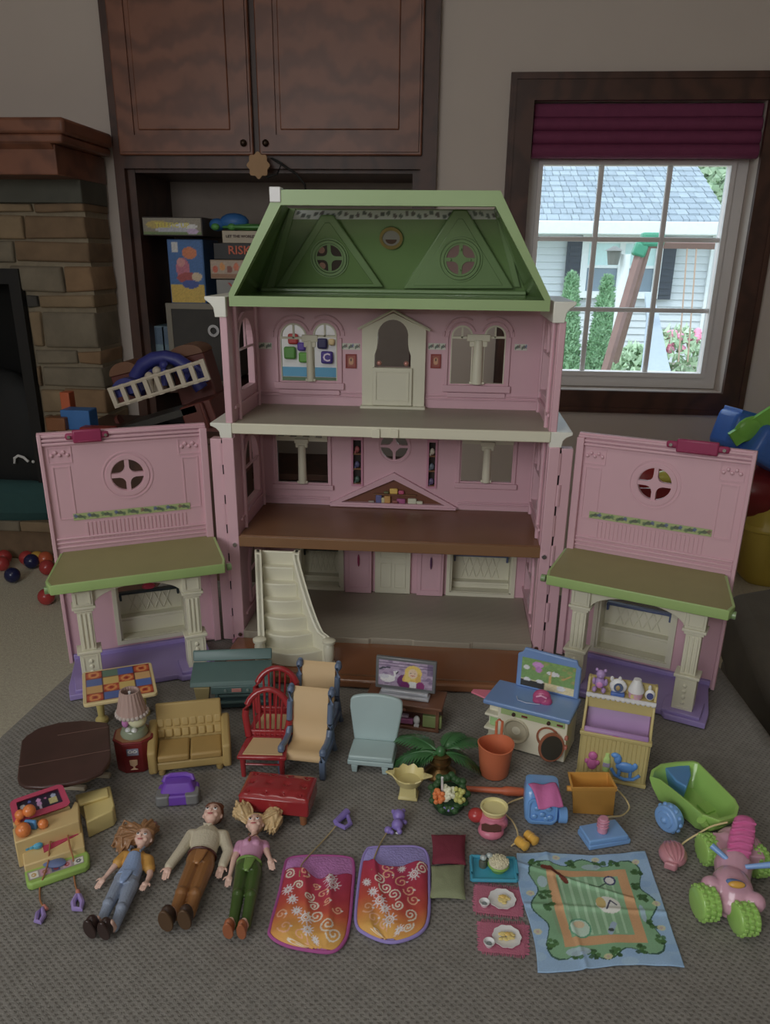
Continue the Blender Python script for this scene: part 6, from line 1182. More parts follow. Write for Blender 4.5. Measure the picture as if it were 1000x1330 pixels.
MB().ring([bb, [Vector((p.x, p.y, q.z)) for p, q in zip(mid2, mid_)], mid_, TP, ins, ib]).o('box', my, t, bevel=.0007); MB().cyl(TP[0] + Vector((-.003, .008, -.007)), TP[0] + Vector((.003, .008, -.007)), .003, n=10).o('peg', my, t)
ccm = mat('cream_cord', (164, 146, 100), rough=.8)
t2 = T('pump_base', 'bright blue square toy base with pink coiled post', 'toy', G(783, 1080, 0)); bb_ = mat('sky_blue_plastic', (84, 124, 172), rough=.35, coat=.2)
pslab(t2, [(752, 1072), (766, 1093), (817, 1085), (799, 1063)], .012, .006, 'base_top', bb_, bevel=.0015, seg=3); pslab(t2, [(750, 1076), (766, 1099), (820, 1090), (801, 1065)], .0062, 0, 'base_plinth', bb_, bevel=.0015)
q = G(782, 1080, .012) - t2.location; pkp = mat('dusty_pink_post', (158, 104, 124), rough=.4); MB().cyl((q.x, q.y, .012), (q.x, q.y, .029), .0052, .0048, n=16).o('post', pkp, t2, bevel=.0008); mb = MB()
for k in range(3): mb.tube([(q.x + .0054 * math.cos(a), q.y + .0054 * math.sin(a), .017 + k * .0035 + .0005 * a) for a in [i * .5236 for i in range(12)]], .0008, n=6, closed=True)
mb.o('coil', pkp, t2); cord(t2, [(786, 1063, .026), (792, 1061, .026), (808, 1059, .012), (817, 1050, .006), (814, 1040, .008), (806, 1030, .022), (802, 1026, .036)], .0009, ccm)
# ---- blue bin with pink cloth
t = T('blue_hamper', 'glossy blue toy hamper with a side wheel and molded face', 'hamper', G(707, 1074, 0)); bh = mat('hamper_blue', (76, 122, 174), rough=.22, coat=.5)
a, b_ = G(684, 1072, 0) - t.location, G(722, 1076, 0) - t.location
rings = []
for z, k, yo in ((.001, .80, 0), (.006, .95, 0), (.020, 1.0, .002), (.034, .98, .007), (.040, .9, .010), (.041, .6, .010)): rings.append([((a.x + b_.x) / 2 + x * k, .012 + yo + y * k, z) for x, y in rrect(-.0185, -.012, .0185, .013, .007, 5)])
MB().ring(rings).o('hamper_body', bh, t, smooth=60)
MB().panel(rrect(-.015, .006, .015, .032, .006), [rrect(-.013, .008, .013, .030, .005)], .0015, TR((a.x + b_.x) / 2, -.0005, 0) @ RX(-8) @ XZ).o('front_ridge', bh, t, bevel=.0005); mb = MB()
for px_, pz in ((-.006, .022), (.006, .022), (0, .015), (-.008, .012), (.008, .012), (0, .026), (.004, .010)): mb.sph(((a.x + b_.x) / 2 + px_, .0003, pz), (.0034, .0016, .003), 8)
mb.o('face_relief', bh, t); cxh = (a.x + b_.x) / 2
wb = MB().cyl((cxh + .017, .006, .012), (cxh + .026, .006, .012), .0085, n=20); wb.o('wheel', bh, t, bevel=.001)
t3 = T('pink_cloth', 'pink cloth draped over the blue hamper', 'cloth', G(708, 1040, .042)); cvs = [(686, 1018), (722, 1017), (732, 1047), (700, 1051)]
c4 = [G(*cvs[0], .046), G(*cvs[1], .046), G(*cvs[2], .034), G(*cvs[3], .034)]
mb = MB(); nx = 14; vs = []
for i in range(nx + 1):
    for j in range(nx + 1):
        u, v = j / nx, i / nx; p = (c4[0] * (1 - u) + c4[1] * u) * (1 - v) + (c4[3] * (1 - u) + c4[2] * u) * v; p.z += .0012 * math.sin(9 * u + 3 * v) + .004 * math.sin(math.pi * v) ; vs.append(p - t3.location)
mb.add(vs, [(i * (nx + 1) + j, i * (nx + 1) + j + 1, (i + 1) * (nx + 1) + j + 1, (i + 1) * (nx + 1) + j) for i in range(nx) for j in range(nx)]); o = mb.o('cloth', mat('pink_cloth', (156, 74, 124), rough=.8, bump=.3), t3, smooth=180); s_ = o.modifiers.new('t', 'SOLIDIFY'); s_.thickness = .0012
t4 = T('yellow_toy_shoes', 'two small mustard toy rollers tied to the hamper by a cream cord', 'toy', G(684, 1092, 0)); of = t4.location
for (x0, y0), (x1, y1) in (((671, 1090), (685, 1101)), ((683, 1082), (697, 1094))):
    p, q = G(x0, y0, .005) - of, G(x1, y1, .005) - of; MB().tube([p, p.lerp(q, .1), p.lerp(q, .5), p.lerp(q, .55), p.lerp(q, .9), q], [.0025, .0050, .0054, .0048, .0052, .003], n=14).o('roller', mat('amber_plastic', (176, 128, 20), rough=.3, coat=.2), t4)
cord(t4, [(685, 1034, .022), (676, 1037, .010), (663, 1042, .002), (655, 1049, .002), (656, 1057, .002), (665, 1066, .002), (671, 1077, .003), (673, 1087, .006)], .0009, ccm); cord(t4, [(674, 1097, .004), (668, 1096, .002), (664, 1099, .0015)], .0009, ccm)
# ---- pink pot toy
c = G(636, 1090, 0); c.y += .012
t = T('toy_high_chair', 'pink rounded toy pot with cream bowl, red ball and brown mouth', 'toy', c); pk2 = mat('candy_pink', (160, 84, 104), rough=.35)
remesh(MB().sph((.001, -.007, .007), (.0135, .0120, .0075), 18).sph((.004, .004, .010), (.015, .013, .010), 18).cyl((.004, .005, .010), (.004, .006, .018), .013, .0125), 'pot_body', pk2, t, .0008, 4)
MB().lathe([(.001, .018), (.0115, .018), (.0135, .0245), (.0145, .025), (.0140, .0262), (.0122, .0255), (.0115, .0235), (.001, .023)], (.004, .008, 0), 28).o('cream_bowl', mat('bowl_cream', (170, 158, 104), rough=.35), t)
MB().sph((-.014, .008, .013), (.0085, .008, .0075), 16).o('red_ball', mat('ball_red', (140, 34, 50), rough=.3), t)
MB().prism([(x, y) for x, y in ((-.009, .002), (-.009, -.004), (-.003, -.006), (.004, -.006), (.011, -.004), (.011, .001), (.006, .003), (0, .0015), (-.005, .003))], 0, .0015, TR(0, -.010, .0135) @ RX(25)).o('brown_mouth', mat('chocolate_brown', (66, 32, 26), rough=.5), t)
# ---- cushions
def cushion(name, label, pts, cc, h=.011):
    c = sum((G(x, y, .0) for x, y in pts), Vector()) / 4; t = T(name, label, 'cushion', c); P4 = [G(x, y, h * .5) - c for x, y in pts]; mb = MB(); n_ = 16
    for sg in (1, -1):
        vs = []
        for i in range(n_ + 1):
            for j in range(n_ + 1):
                u, v = j / n_, i / n_; p = (P4[0] * (1 - u) + P4[1] * u) * (1 - v) + (P4[3] * (1 - u) + P4[2] * u) * v; e = (16 * u * (1 - u) * v * (1 - v)) ** .42; pin = .07 * (4 * u * (1 - u) + 4 * v * (1 - v)) - .07 * 8 * u * (1 - u) * v * (1 - v) * 1.6
                q = Vector((p.x * (1 - max(0, pin) * .9), p.y * (1 - max(0, pin) * .9), 0)); q.z = h * .5 + sg * h * .5 * e + (.0006 * noise.noise(Vector((u * 5, v * 5, sg * 3.))) if sg > 0 else 0); vs.append(q)
        mb.add(vs, [(i * (n_ + 1) + j, i * (n_ + 1) + j + 1, (i + 1) * (n_ + 1) + j + 1, (i + 1) * (n_ + 1) + j) for i in range(n_) for j in range(n_)])
    mb.o('cushion_cover', mat(name + '_%d' % cc[0], cc, rough=.9, bump=.25, bscale=900, var=.08, scale=200), t, smooth=180)
cushion('throw_cushion', 'small square maroon cushion', [(560, 1084), (605, 1084), (605, 1124), (561, 1123)], (90, 24, 40)); cushion('throw_cushion', 'small square sage green cushion below the maroon one', [(560, 1125), (603, 1122), (605, 1169), (558, 1167)], (98, 104, 76))
# ---- turquoise tray with cake and jars
t = T('turquoise_tray', 'rectangular turquoise toy tray with raised ends', 'tray', G(641, 1128, 0)); tq = mat('turquoise_plastic', (30, 118, 142), rough=.35); of = t.location
pslab(t, [(613, 1113), (668, 1116), (670, 1143), (613, 1142)], .002, .0003, 'tray_floor', tq)
for a_, b2_ in (((612, 1112), (613, 1143)), ((668, 1115), (671, 1144)), ((612, 1112), (668, 1115)), ((613, 1143), (671, 1144))): p, q = G(*a_, .003) - of, G(*b2_, .003) - of; MB().tube([p, q], .0018, n=8).o('tray_rim', tq, t)
for a_, b2_ in (((611, 1120), (613, 1137)), ((670, 1122), (672, 1139))): p, q = G(*a_, .003) - of, G(*b2_, .003) - of; MB().tube([p, p + Vector((0, 0, .004)), q + Vector((0, 0, .004)), q], .0011, n=8).o('tray_handle', tq, t)
c = G(647, 1129, .0021); t = T('toy_cake', 'round white crumb topped cake in green cup on the turquoise tray', 'food', c); MB().lathe([(.001, 0), (.007, 0), (.0105, .006), (.0098, .0075), (.001, .008)], n=22).o('green_cup', mat('cup_lime', (92, 130, 40), rough=.35), t)
mb = MB(); rg = random.Random(5); mb.sph((0, 0, .0085), (.0098, .0098, .004), 18)
for i in range(90): a, r = rg.random() * 6.283, .0095 * math.sqrt(rg.random()); mb.sph((r * math.cos(a), r * math.sin(a), .0085 + .0042 * math.sqrt(max(0, 1 - (r / .0098) ** 2))), .0009, 6)
mb.o('crumb_top', mat('rice_white', (160, 154, 128), rough=.7), t)
for i, (px, py, lb) in enumerate(((627, 1125, 'tiny clear and brown toy jar on the tray, the left one'), (635, 1122, 'tiny clear and brown toy jar on the tray, next to the cake'))):
    t = T('toy_jar', lb, 'jar', G(px, py, .0021), group='jars on the tray'); t.scale = (1.15,) * 3; MB().lathe([(.001, 0), (.0034, 0), (.0036, .005), (.0026, .007)], n=14).o('jar_body', mat('jar_brown', (66, 70, 60), rough=.3), t); MB().sph((0, 0, .009), (.003, .003, .0022), 10).o('jar_lid', mat('jar_silver', (140, 150, 150), rough=.2, metal=.3), t)
# ---- placemats with plates and cups
pmm = mat('rose_placemat', (140, 74, 94), rough=.85, bump=.4, bscale=600, var=.12, scale=120)
for i, (pts, pl, cp, lb) in enumerate((([(620, 1149), (675, 1156), (674, 1190), (618, 1184)], (652, 1168), (629, 1175), ('upper', 'nearer the tray')), ([(624, 1197), (682, 1201), (682, 1240), (625, 1235)], (658, 1217), (635, 1227), ('lower', 'nearest the bottom edge')))):
    cc_ = sum((G(*p, 0) for p in pts), Vector()) / 4; t = T('placemat', 'fringed rose pink placemat, the %s of two' % lb[0], 'placemat', cc_); rg = random.Random(i)
    pslab(t, pts, .0012, .0002, 'mat', pmm, bevel=.0003); P4 = [G(*p, .0006) - cc_ for p in pts]; mb = MB()
    for a_, b2_ in ((0, 1), (1, 2), (2, 3), (3, 0)):
        p, q = P4[a_], P4[b2_]; nr = Vector(((q - p).y, -(q - p).x, 0)).normalized(); nr = nr if nr.dot(p) > 0 else -nr
        for k in range(22): u = (k + .5) / 22; s_ = p.lerp(q, u); mb.cyl(s_, s_ + nr * (.0026 + .0016 * rg.random()) + (q - p).normalized() * (rg.random() - .5) * .001, .0007, .0004, n=5)
    o = mb.o('fringe', pmm, t); o['kind'] = 'stuff'
    t = T('toy_plate', 'white toy plate of pasta on the %s pink placemat' % lb[0], 'plate', G(pl[0], pl[1] + 2, .0013)); n = 40; t.scale = (1.18, 1.18, 1)
    MB().ring([[((r + (.0004 * math.cos(10 * 2 * math.pi * j / n) if r > .01 else 0)) * math.cos(2 * math.pi * j / n), (r + (.0004 * math.cos(10 * 2 * math.pi * j / n) if r > .01 else 0)) * math.sin(2 * math.pi * j / n), z) for j in range(n)] for r, z in ((.001, 0), (.006, 0), (.0105, .0022), (.0105, .0028), (.007, .0014), (.001, .0012))]).o('dish', white, t)
    mb = MB(); [mb.sph(((rg.random() - .5) * .009, (rg.random() - .5) * .007 - .0005, .0022 + rg.random() * .001), (.0022, .0014, .0010), 7) for _ in range(16)]; mb.o('pasta', mat('pasta_yellow', (168, 150, 84), rough=.5), t); MB().sph((.0005, .0015, .0034), (.0025, .002, .0012), 8).o('sauce', mat('sauce_yellow', (176, 140, 60)), t)
    t = T('toy_cup', 'little white toy cup on the %s pink placemat' % lb[0], 'cup', G(cp[0], cp[1] + 1, .0013)); MB().lathe([(.001, 0), (.003, 0), (.0050, .0045), (.0046, .0048), (.0030, .0015), (.001, .0012)], n=20).o('cup_body', white, t); MB().sph((0, 0, .0020), (.0026, .0026, .0008), 10).o('drink', mat('cup_grey', (100, 106, 108), rough=.2), t)
# ---- boombox
A, rz, w = FR((204, 1050), (258, 1046), 0)
t = T('purple_radio', 'bright purple and grey toy radio case in front of the sofa', 'radio', A, rz); vp = mat('violet_plastic', (84, 44, 136), rough=.35); vg = mat('radio_grey', (88, 88, 88), rough=.4)
MB().prism(rrect(0, 0, w, .026, .005), .001, .013).o('case', vp, t, bevel=.0015); MB().ring([[(x, y, .013) for x, y in rrect(.003, .004, w - .003, .026, .004)], [(x, y, .021) for x, y in rrect(.008, .012, w - .008, .028, .004)]]).o('sloped_top', vp, t, bevel=.001)
MB().tube([(.006, .020, .018), (.008, .024, .0215), (.014, .026, .0225), (w - .014, .026, .0225), (w - .008, .024, .0215), (w - .006, .020, .018)], .0028, n=8).o('handle', vp, t)
for x0, x1 in ((-.001, .014), (w - .014, w + .001)): MB().prism(rrect(x0, -.0012, x1, .016, .004), .002, .014).o('speaker', vg, t, bevel=.0015)
# ---- toy centre with screen
t = T('toy_activity_stand', 'pink, yellow and green toy activity stand with picture screen and hanging cords', 'toy', G(65, 1120, 0)); of = t.location
cyel = mat('sand_yellow', (158, 136, 86), rough=.45); cpk = mat('raspberry_plastic', (140, 36, 66), rough=.35); cgr = mat('apple_green', (110, 140, 54), rough=.4)
pslab(t, [(31, 1130), (112, 1103), (116, 1108), (116, 1120), (110, 1125), (40, 1149), (34, 1147)], .008, 0, 'green_base', cgr, bevel=.002)
pslab(t, [(27, 1094), (106, 1068), (110, 1099), (31, 1125)], .015, 0, 'lower_step', cyel, bevel=.0012)
pslab(t, [(16, 1076), (92, 1050), (97, 1040), (102, 1042), (103, 1066), (19, 1095)], .030, 0, 'upper_step', cyel, bevel=.0012)
TA, TB, TC, TD = G(12, 1041, .050), G(80, 1018, .050), G(92, 1046, .034), G(18, 1071, .034)
def fq(u, v, h=0): nrm = (TB - TA).cross(TD - TA).normalized(); nrm = nrm if nrm.z > 0 else -nrm; return (TD * (1 - u) + TC * u) * (1 - v) + (TA * (1 - u) + TB * u) * v + nrm * h - of
fr_ = MB().panel(rrect(0, 0, 1, 1, .14), [rrect(.11, .24, .9, .84, .03)], 1); fr_.v = [tuple(fq(x, y, (z - .5) * .006)) for x, y, z in fr_.v]; fr_.o('screen_frame', cpk, t, bevel=.0012)
mb = MB().panel(rect(.08, .1, .92, .9), [], 1); mb.v = [tuple(fq(x, y, -.004 + z * .001)) for x, y, z in mb.v]; mb.o('screen_back', cpk, t)
cv = Canvas(56, 22, (30, 22, 40)); cv.ell(.14, .6, .06, .06, (150, 150, 150)); cv.ell(.5, .7, .05, .05, (160, 110, 150)); cv.ell(.5, .45, .05, .07, (150, 110, 150)); cv.ell(.51, .22, .03, .06, (150, 140, 160)); cv.rect(.72, .2, .9, .6, (140, 136, 84)); cv.ell(.84, .7, .06, .05, (120, 130, 150)); cv.ell(.66, .7, .03, .02, (150, 80, 120)); cv.ell(.3, .8, .04, .03, (70, 80, 140)); cv.noise(.3)
cv.o('screen_print', lambda u, v: fq(.10 + .81 * u, .22 + .64 * v, -.0022), t, .3)
for px, py in ((13, 1041), (79, 1019)): pass
MB().ring([[fq(-.0, .0, -.009), fq(1, 0, -.009), Vector((fq(1, 0).x, fq(1, 0).y + .004, .001)), Vector((fq(0, 0).x, fq(0, 0).y + .004, .001))], [fq(.02, .95, -.012), fq(.98, .95, -.012), Vector((fq(1, 1).x, fq(1, 1).y + .002, .001)), Vector((fq(0, 1).x, fq(0, 1).y + .002, .001))]]).o('stand_back', cyel, t)
pslab(t, [(54, 1092), (101, 1073), (102, 1083), (57, 1107)], .0158, .0150, 'raspberry_panel', cpk, bevel=0)
for a_ in ((61, 1087, 66, 1095), (67, 1085, 72, 1091), (73, 1083, 79, 1087), (80, 1080, 86, 1085), (88, 1076, 97, 1082)): pslab(t, [(a_[0], a_[1] + 1), (a_[2], a_[1] - 1), (a_[2], a_[3] - 1), (a_[0], a_[3] + 1)], .0166, .0158, 'white_key', white, bevel=.0002)
bl3 = mat('aqua_toy', (40, 120, 150), rough=.35); mb = MB()
for px, py in ((33, 1100), (40, 1098), (48, 1097)): mb.sph(G(px, py, .018) - of, (.006, .005, .004), 10)
mb.o('aqua_figure', bl3, t); ogm = mat('toy_orange', (176, 92, 22), rough=.3, coat=.2)
for nm, px, py, z, r in (('orange_head', 38, 1053, .046, .0062), ('orange_ear', 26, 1058, .044, .005), ('orange_body', 30, 1078, .036, .0072), ('orange_foot', 56, 1070, .034, .005)): MB().sph(G(px, py, z) - of, r, 14).o(nm, ogm, t)
MB().tube([G(26, 1060, .042) - of, G(22, 1068, .038) - of, G(28, 1075, .038) - of], .0026, n=8).o('orange_arm', ogm, t); MB().b2(G(39, 1073, .032) - of - Vector((.004, .003, .002)), G(48, 1064, .040) - of).o('blue_shirt', mat('shirt_blue', (50, 110, 160)), t, bevel=.0015)
cv = Canvas(60, 14, (120, 110, 110)); cards = [(.02, (170, 168, 160), (150, 120, 60)), (.22, (150, 110, 130), (120, 80, 60)), (.42, (60, 64, 90), (120, 34, 34)), (.62, (150, 120, 130), (130, 30, 50)), (.83, (170, 168, 160), (60, 60, 70))]
for x, c_, d_ in cards: cv.rect(x, .08, x + .155, .92, c_); cv.ell(x + .078, .5, .045, .06, d_); cv.ell(x + .078, .5, .02, .025, c_)
a4, b4, c4_, d4 = G(35, 1134, .0083), G(108, 1111, .0083), G(109, 1120, .0083), G(38, 1144, .0083); cv.o('card_print', lambda u, v: ((d4 * (1 - u) + c4_ * u) * (1 - v) + (a4 * (1 - u) + b4 * u) * v) - of, t, .4)
mb = MB(); mb.sph(G(70, 1120, .0095) - of, (.012, .007, .0022), 14); mb.o('character_disc', mat('disc_blue', (70, 84, 120)), t)
for px, py in ((37, 1124), (104, 1101)): MB().sph(G(px, py, .009) - of, (.005, .003, .0022), 8).o('red_hinge', mat('hinge_maroon', (100, 28, 30)), t)
brc = mat('brown_cord', (120, 76, 40), rough=.8); lav = mat('lavender_clip', (116, 98, 150), rough=.35)
cord(t, [(66, 1086, .018), (64, 1105, .017), (62, 1122, .011), (56, 1140, .009), (52, 1152, .001), (52, 1168, .001), (56, 1177, .002)], .0008, brc); cord(t, [(87, 1080, .018), (91, 1100, .017), (95, 1115, .010), (96, 1135, .001), (98, 1150, .001), (101, 1158, .003)], .0008, brc)
def ringclip(t, pts, r, name='clip'): P_ = [G(x, y, .003) - t.location for x, y in pts]; return MB().tube(P_, r, n=8, closed=True).o(name, lav, t)
ringclip(t, [(55, 1180), (49, 1186), (47, 1196), (52, 1198), (57, 1190)], .0022, 'lavender_clip'); ringclip(t, [(100, 1163), (95, 1172), (96, 1180), (105, 1181), (107, 1172), (103, 1163)], .0024, 'lavender_clip'); MB().cyl(G(101, 1157, .003) - of, G(102, 1162, .003) - of, .002).o('clip_neck', mat('clip_orange', (150, 90, 80)), t); MB().cyl(G(57, 1176, .003) - of, G(61, 1181, .003) - of, .0015).o('clip_neck', mat('clip_orange', (150, 90, 80)), t)
ty = T('yellow_toy_box', 'pale yellow toy box on its side attached beside the activity stand', 'box', G(120, 1060, 0)); pyl = mat('primrose_plastic', (164, 148, 88), rough=.45)
pslab(ty, [(97, 1032), (143, 1020), (149, 1046), (146, 1052), (112, 1068), (108, 1045)], .020, 0, 'box_body', pyl, bevel=.0015); pslab(ty, [(99, 1033), (140, 1022), (141, 1033), (103, 1045)], .0235, .020, 'box_lid', pyl, bevel=.0012)
# ---- wagon
t = T('toy_wagon', 'lime green toy wagon with blue seat and a blue wheel', 'wagon', G(905, 1040, 0)); of = t.location
lg = mat('lime_plastic', (112, 150, 60), rough=.28, coat=.3); wbl = mat('wagon_blue', (54, 104, 150), rough=.3, coat=.2)
rim = [(844, 1008), (846, 1000), (858, 992), (880, 989), (900, 988), (907, 990), (930, 1013), (955, 1038), (960, 1048), (957, 1060), (935, 1066), (912, 1058), (902, 1049), (875, 1027), (856, 1012)]
zr = .036; rt_ = [G(x, y, zr) - of for x, y in rim]; c0 = sum(rt_, Vector()) / len(rt_)
def sc_(k, z, kk=1): return [Vector((c0.x + (p.x - c0.x) * k, c0.y + (p.y - c0.y) * k * kk, z)) for p in rt_]
MB().ring([sc_(.50, .006), sc_(.72, .009), sc_(.92, .024), sc_(1.0, zr - .003), sc_(1.0, zr), sc_(.93, zr), sc_(.84, .024), sc_(.66, .012), sc_(.3, .011)]).o('wagon_tub', lg, t, smooth=60, bevel=.0008)
pslab(t, [(862, 995), (896, 991), (898, 1006), (892, 1022), (878, 1014)], .033, .014, 'wagon_seat', wbl, bevel=.0015, taper=.8)
pslab(t, [(905, 1044), (925, 1038), (935, 1050), (918, 1056)], .014, .011, 'tub_ridge', lg, bevel=.0008)
for (px, py), fl2 in (((869, 1062), 1),):
    q = G(px, py, .015) - of if fl2 else Vector((c0.x + .026, c0.y + .012, .015)); ax = Vector((.80, .60, 0)) if 0 else Vector((-.75, -.55, 0)).normalized() * (1 if fl2 else -1)
    whl = MB().cyl(q - ax * .006, q + ax * .006, .0145, n=24).o('wheel', bb_, t, bevel=.0015); MB().cyl(q + ax * .006, q + ax * .0075, .0095, .0085, n=20).sph(q + ax * .007, .004, 10).o('hub', bb_, whl)
    for k in range(12): a = k * math.pi / 6; u_ = Vector((-ax.y, ax.x, 0)); MB().sph(q + u_ * .0142 * math.cos(a) + Vector((0, 0, .0142 * math.sin(a))), .0026, 8).o('tread_knob', bb_, whl)
MB().tube([Vector(rt_[11]) + Vector((0, 0, -.006)), G(918, 1075, .02) - of, G(935, 1070, .022) - of, G(948, 1064, .026) - of], [.005, .005, .0045, .003], n=10).o('tow_arm', lg, t)
# ---- atv
t = T('toy_quad_bike', 'pink four wheeled toy quad bike with lime tyres and blue handlebars', 'toy vehicle', G(948, 1160, 0)); of = t.location; pa = mat('rosy_plastic', (160, 118, 134), rough=.25, coat=.4)
def gp(px, py, z): return G(px, py, z) - of
mb = MB(); limb(mb, gp(952, 1125, .022), gp(950, 1172, .018), .017, .012, 16); mb.sph(gp(951, 1152, .024), (.0175, .022, .015), 20); mb.box(gp(958, 1102, .024), (.040, .032, .010)); mb.sph(gp(955, 1088, .022), (.018, .012, .010), 14); limb(mb, gp(962, 1105, .016), gp(945, 1098, .018), .013, .014); limb(mb, gp(970, 1118, .016), gp(975, 1100, .016), .010, .011); limb(mb, gp(923, 1150, .026), gp(940, 1160, .022), .009, .009); limb(mb, gp(981, 1172, .024), gp(962, 1168, .022), .009, .010); limb(mb, gp(943, 1183, .008), gp(957, 1188, .008), .006, .006)
remesh(mb, 'quad_body', pa, t, .001, 6)
mb = MB(); P0, P1 = gp(967, 1068, .046), gp(957, 1120, .030)
for i in range(8): mb.sph(P0.lerp(P1, i / 7), (.0105 + .002 * math.sin(i * .5), .009, .0055), 12)
seat = remesh(mb, 'seat', mat('hot_pink_seat', (166, 72, 122), rough=.3, coat=.2), t, .0009, 3)
for i in range(5): q = P0.lerp(P1, (i + .7) / 5.6); MB().tube([q + Vector((-.0105, 0, .004)), q + Vector((0, 0, .0068)), q + Vector((.0105, 0, .004))], .0015, n=8).o('seat_rib', mat('hot_pink_seat', (0, 0, 0)), seat)
for a_, b2_ in (((948, 1119, .033), (924, 1098, .040)), ((968, 1126, .033), (1004, 1123, .040))): MB().tube([gp(*a_), gp(*b2_)], [.0022, .0030], n=10).o('handlebar', mat('handle_blue', (88, 124, 172), rough=.3), t)
MB().sph(gp(956, 1147, .041), (.0085, .0042, .0026), 14, rot=Matrix.Rotation(-.3, 3, 'Z').to_4x4()).o('headlight_rim', mat('rim_blue', (72, 96, 140)), t); MB().sph(gp(957, 1149, .0415), (.0075, .0035, .003), 14).o('yellow_headlight', mat('lamp_yellow', (170, 124, 22), rough=.2), t)
def tyre(px, py, z, r, ww, ax):
    q = gp(px, py, z); ax = Vector(ax).normalized(); w_ = MB().tube([q - ax * ww, q - ax * ww * .9, q + ax * ww * .9, q + ax * ww], [r * .8, r, r, r * .8], n=24).o('tyre', lg, t, bevel=.001)
    u_ = Vector((-ax.y, ax.x, 0)); mb = MB()
    for k in range(16):
        a = k * math.pi / 8
        for s in (-.6, 0, .6): mb.box(q + (u_ * math.cos(a + (s == 0) * .2) + Vector((0, 0, math.sin(a + (s == 0) * .2)))) * r + ax * ww * s, (.0036, .0036, .0036))
    mb.o('tread_block', lg, w_, bevel=.0008)
tyre(916, 1172, .0165, .0145, .009, (.97, .22, 0)); tyre(966, 1192, .0150, .0135, .0095, (.97, .22, 0)); tyre(919, 1103, .0150, .0135, .007, (.97, .22, 0)); tyre(984, 1118, .015, .0135, .007, (.97, .22, 0))
# ---- pink shell toy with cord
t = T('shell_clip', 'dusty pink shell shaped toy on a cream cord next to the quad bike', 'toy', G(872, 1120, 0)); of = t.location; dp = mat('dusty_rose', (150, 98, 106), rough=.28, coat=.3)
MB().sph((0, 0, .010), (.0135, .0150, .0095), 20).o('shell', dp, t); mb = MB()
for k in range(5): a = -.7 + k * .35; mb.tube([Vector((.0135 * math.sin(a) * math.cos(p), .0150 * math.sin(p) * .95, .0105 + .0093 * math.cos(p) * math.cos(a))) for p in [-1.2 + i * .26 for i in range(10)]], .0012, n=6)
mb.o('shell_rib', dp, t); MB().prism([(-.008, -.011), (.002, -.015), (-.002, -.0185), (-.012, -.014)], .004, .012).o('shell_mouth', dp, t, bevel=.0015)
cord(t, [(881, 1102, .012), (890, 1093, .016), (908, 1082, .024), (925, 1073, .032), (945, 1068, .042)], .0009, ccm)
# ================================================================ FABRICS
t = T('play_mat', 'square printed cloth play mat with blue border, green lawn and tan path', 'mat', G(775, 1185, 0))
cv = Canvas(190, 180, (116, 146, 176), 2.0)
cv.noise(.0)
for i in range(60): rg = random.Random(i); cv.ell(rg.random(), rg.random(), .06, .03, rg.choice([(100, 134, 172), (130, 158, 184), (108, 140, 176)]), .5)
def wavy(r, amp, ph=0, n=72, cx=.5, cy=.5):
    o = []
    for i in range(n):
        a = 2 * math.pi * i / n; sq = 1 / max(abs(math.cos(a)), abs(math.sin(a))); rr = r * min(sq, 1.22) * (1 + amp * math.cos(8 * a + ph)); o.append((cx + rr * math.cos(a), cy + rr * math.sin(a)))
    return o
cv.poly(wavy(.415, .10), (38, 72, 60)); cv.poly(wavy(.405, .10), (98, 138, 104))
cv.poly(wavy(.30, .0, n=4 * 20, cx=.48, cy=.5), (100, 130, 98))
sq = lambda a, b, c, d: [(a, b), (c, b), (c, d), (a, d)]
for (x0, y0, x1, y1) in ((.21, .19, .27, .83), (.73, .17, .80, .83), (.21, .77, .8, .83), (.21, .17, .8, .24)): cv.rect(x0, y0, x1, y1, (164, 124, 84))
cv.rect(.27, .24, .73, .77, (104, 142, 108))
for i in range(7): cv.rect(.29 + i * .062, .25, .31 + i * .062, .76, (136, 168, 140), .7)
for x, y in ((.13, .9), (.4, .9), (.72, .9), (.88, .8), (.17, .6), (.18, .5), (.12, .2), (.85, .55), (.84, .66), (.55, .1), (.74, .12), (.9, .2), (.4, .1), (.28, .1), (.88, .33), (.62, .9)):
    rg = random.Random(int(x * 100 + y * 1000))
    for k in range(9): cv.ell(x + (rg.random() - .5) * .07, y + (rg.random() - .5) * .06, .018, .014, rg.choice([(36, 66, 32), (44, 80, 38), (54, 92, 44)]), .9)
cv.line([(.19, .86), (.24, .84), (.3, .78), (.34, .72)], .018, (88, 34, 24)); cv.ell(.6, .5, .09, .07, (170, 172, 166), 1, -20); cv.ell(.55, .52, .035, .05, (160, 140, 84)); cv.line([(.58, .46), (.62, .54), (.66, .5)], .006, (60, 60, 80)); cv.ell(.66, .73, .045, .045, (50, 54, 90)); cv.ell(.66, .73, .032, .032, (180, 182, 190)); cv.ell(.35, .31, .075, .07, (150, 174, 160)); cv.ringe(.35, .31, .075, .006, (70, 130, 100)); cv.ell(.35, .34, .04, .03, (176, 160, 130)); cv.line([(.56, .26), (.6, .33)], .02, (120, 140, 160)); cv.ell(.57, .28, .02, .015, (50, 60, 60)); cv.line([(.5, .68), (.56, .66), (.62, .7)], .006, (60, 84, 66))
for x, y in ((.07, .62), (.5, .07), (.95, .5), (.93, .3), (.6, .95), (.3, .95), (.04, .3), (.9, .9)): cv.ell(x, y, .03, .022, (164, 160, 120), .8); cv.ell(x, y, .012, .01, (150, 120, 130), .6)
cv.ell(.17, .72, .035, .05, (140, 160, 180), .7); cv.ell(.3, .13, .09, .03, (140, 160, 180), .7); cv.ell(.83, .42, .02, .07, (130, 150, 176), .7); cv.ell(.55, .87, .07, .03, (140, 160, 180), .6); cv.noise(.10, 4)
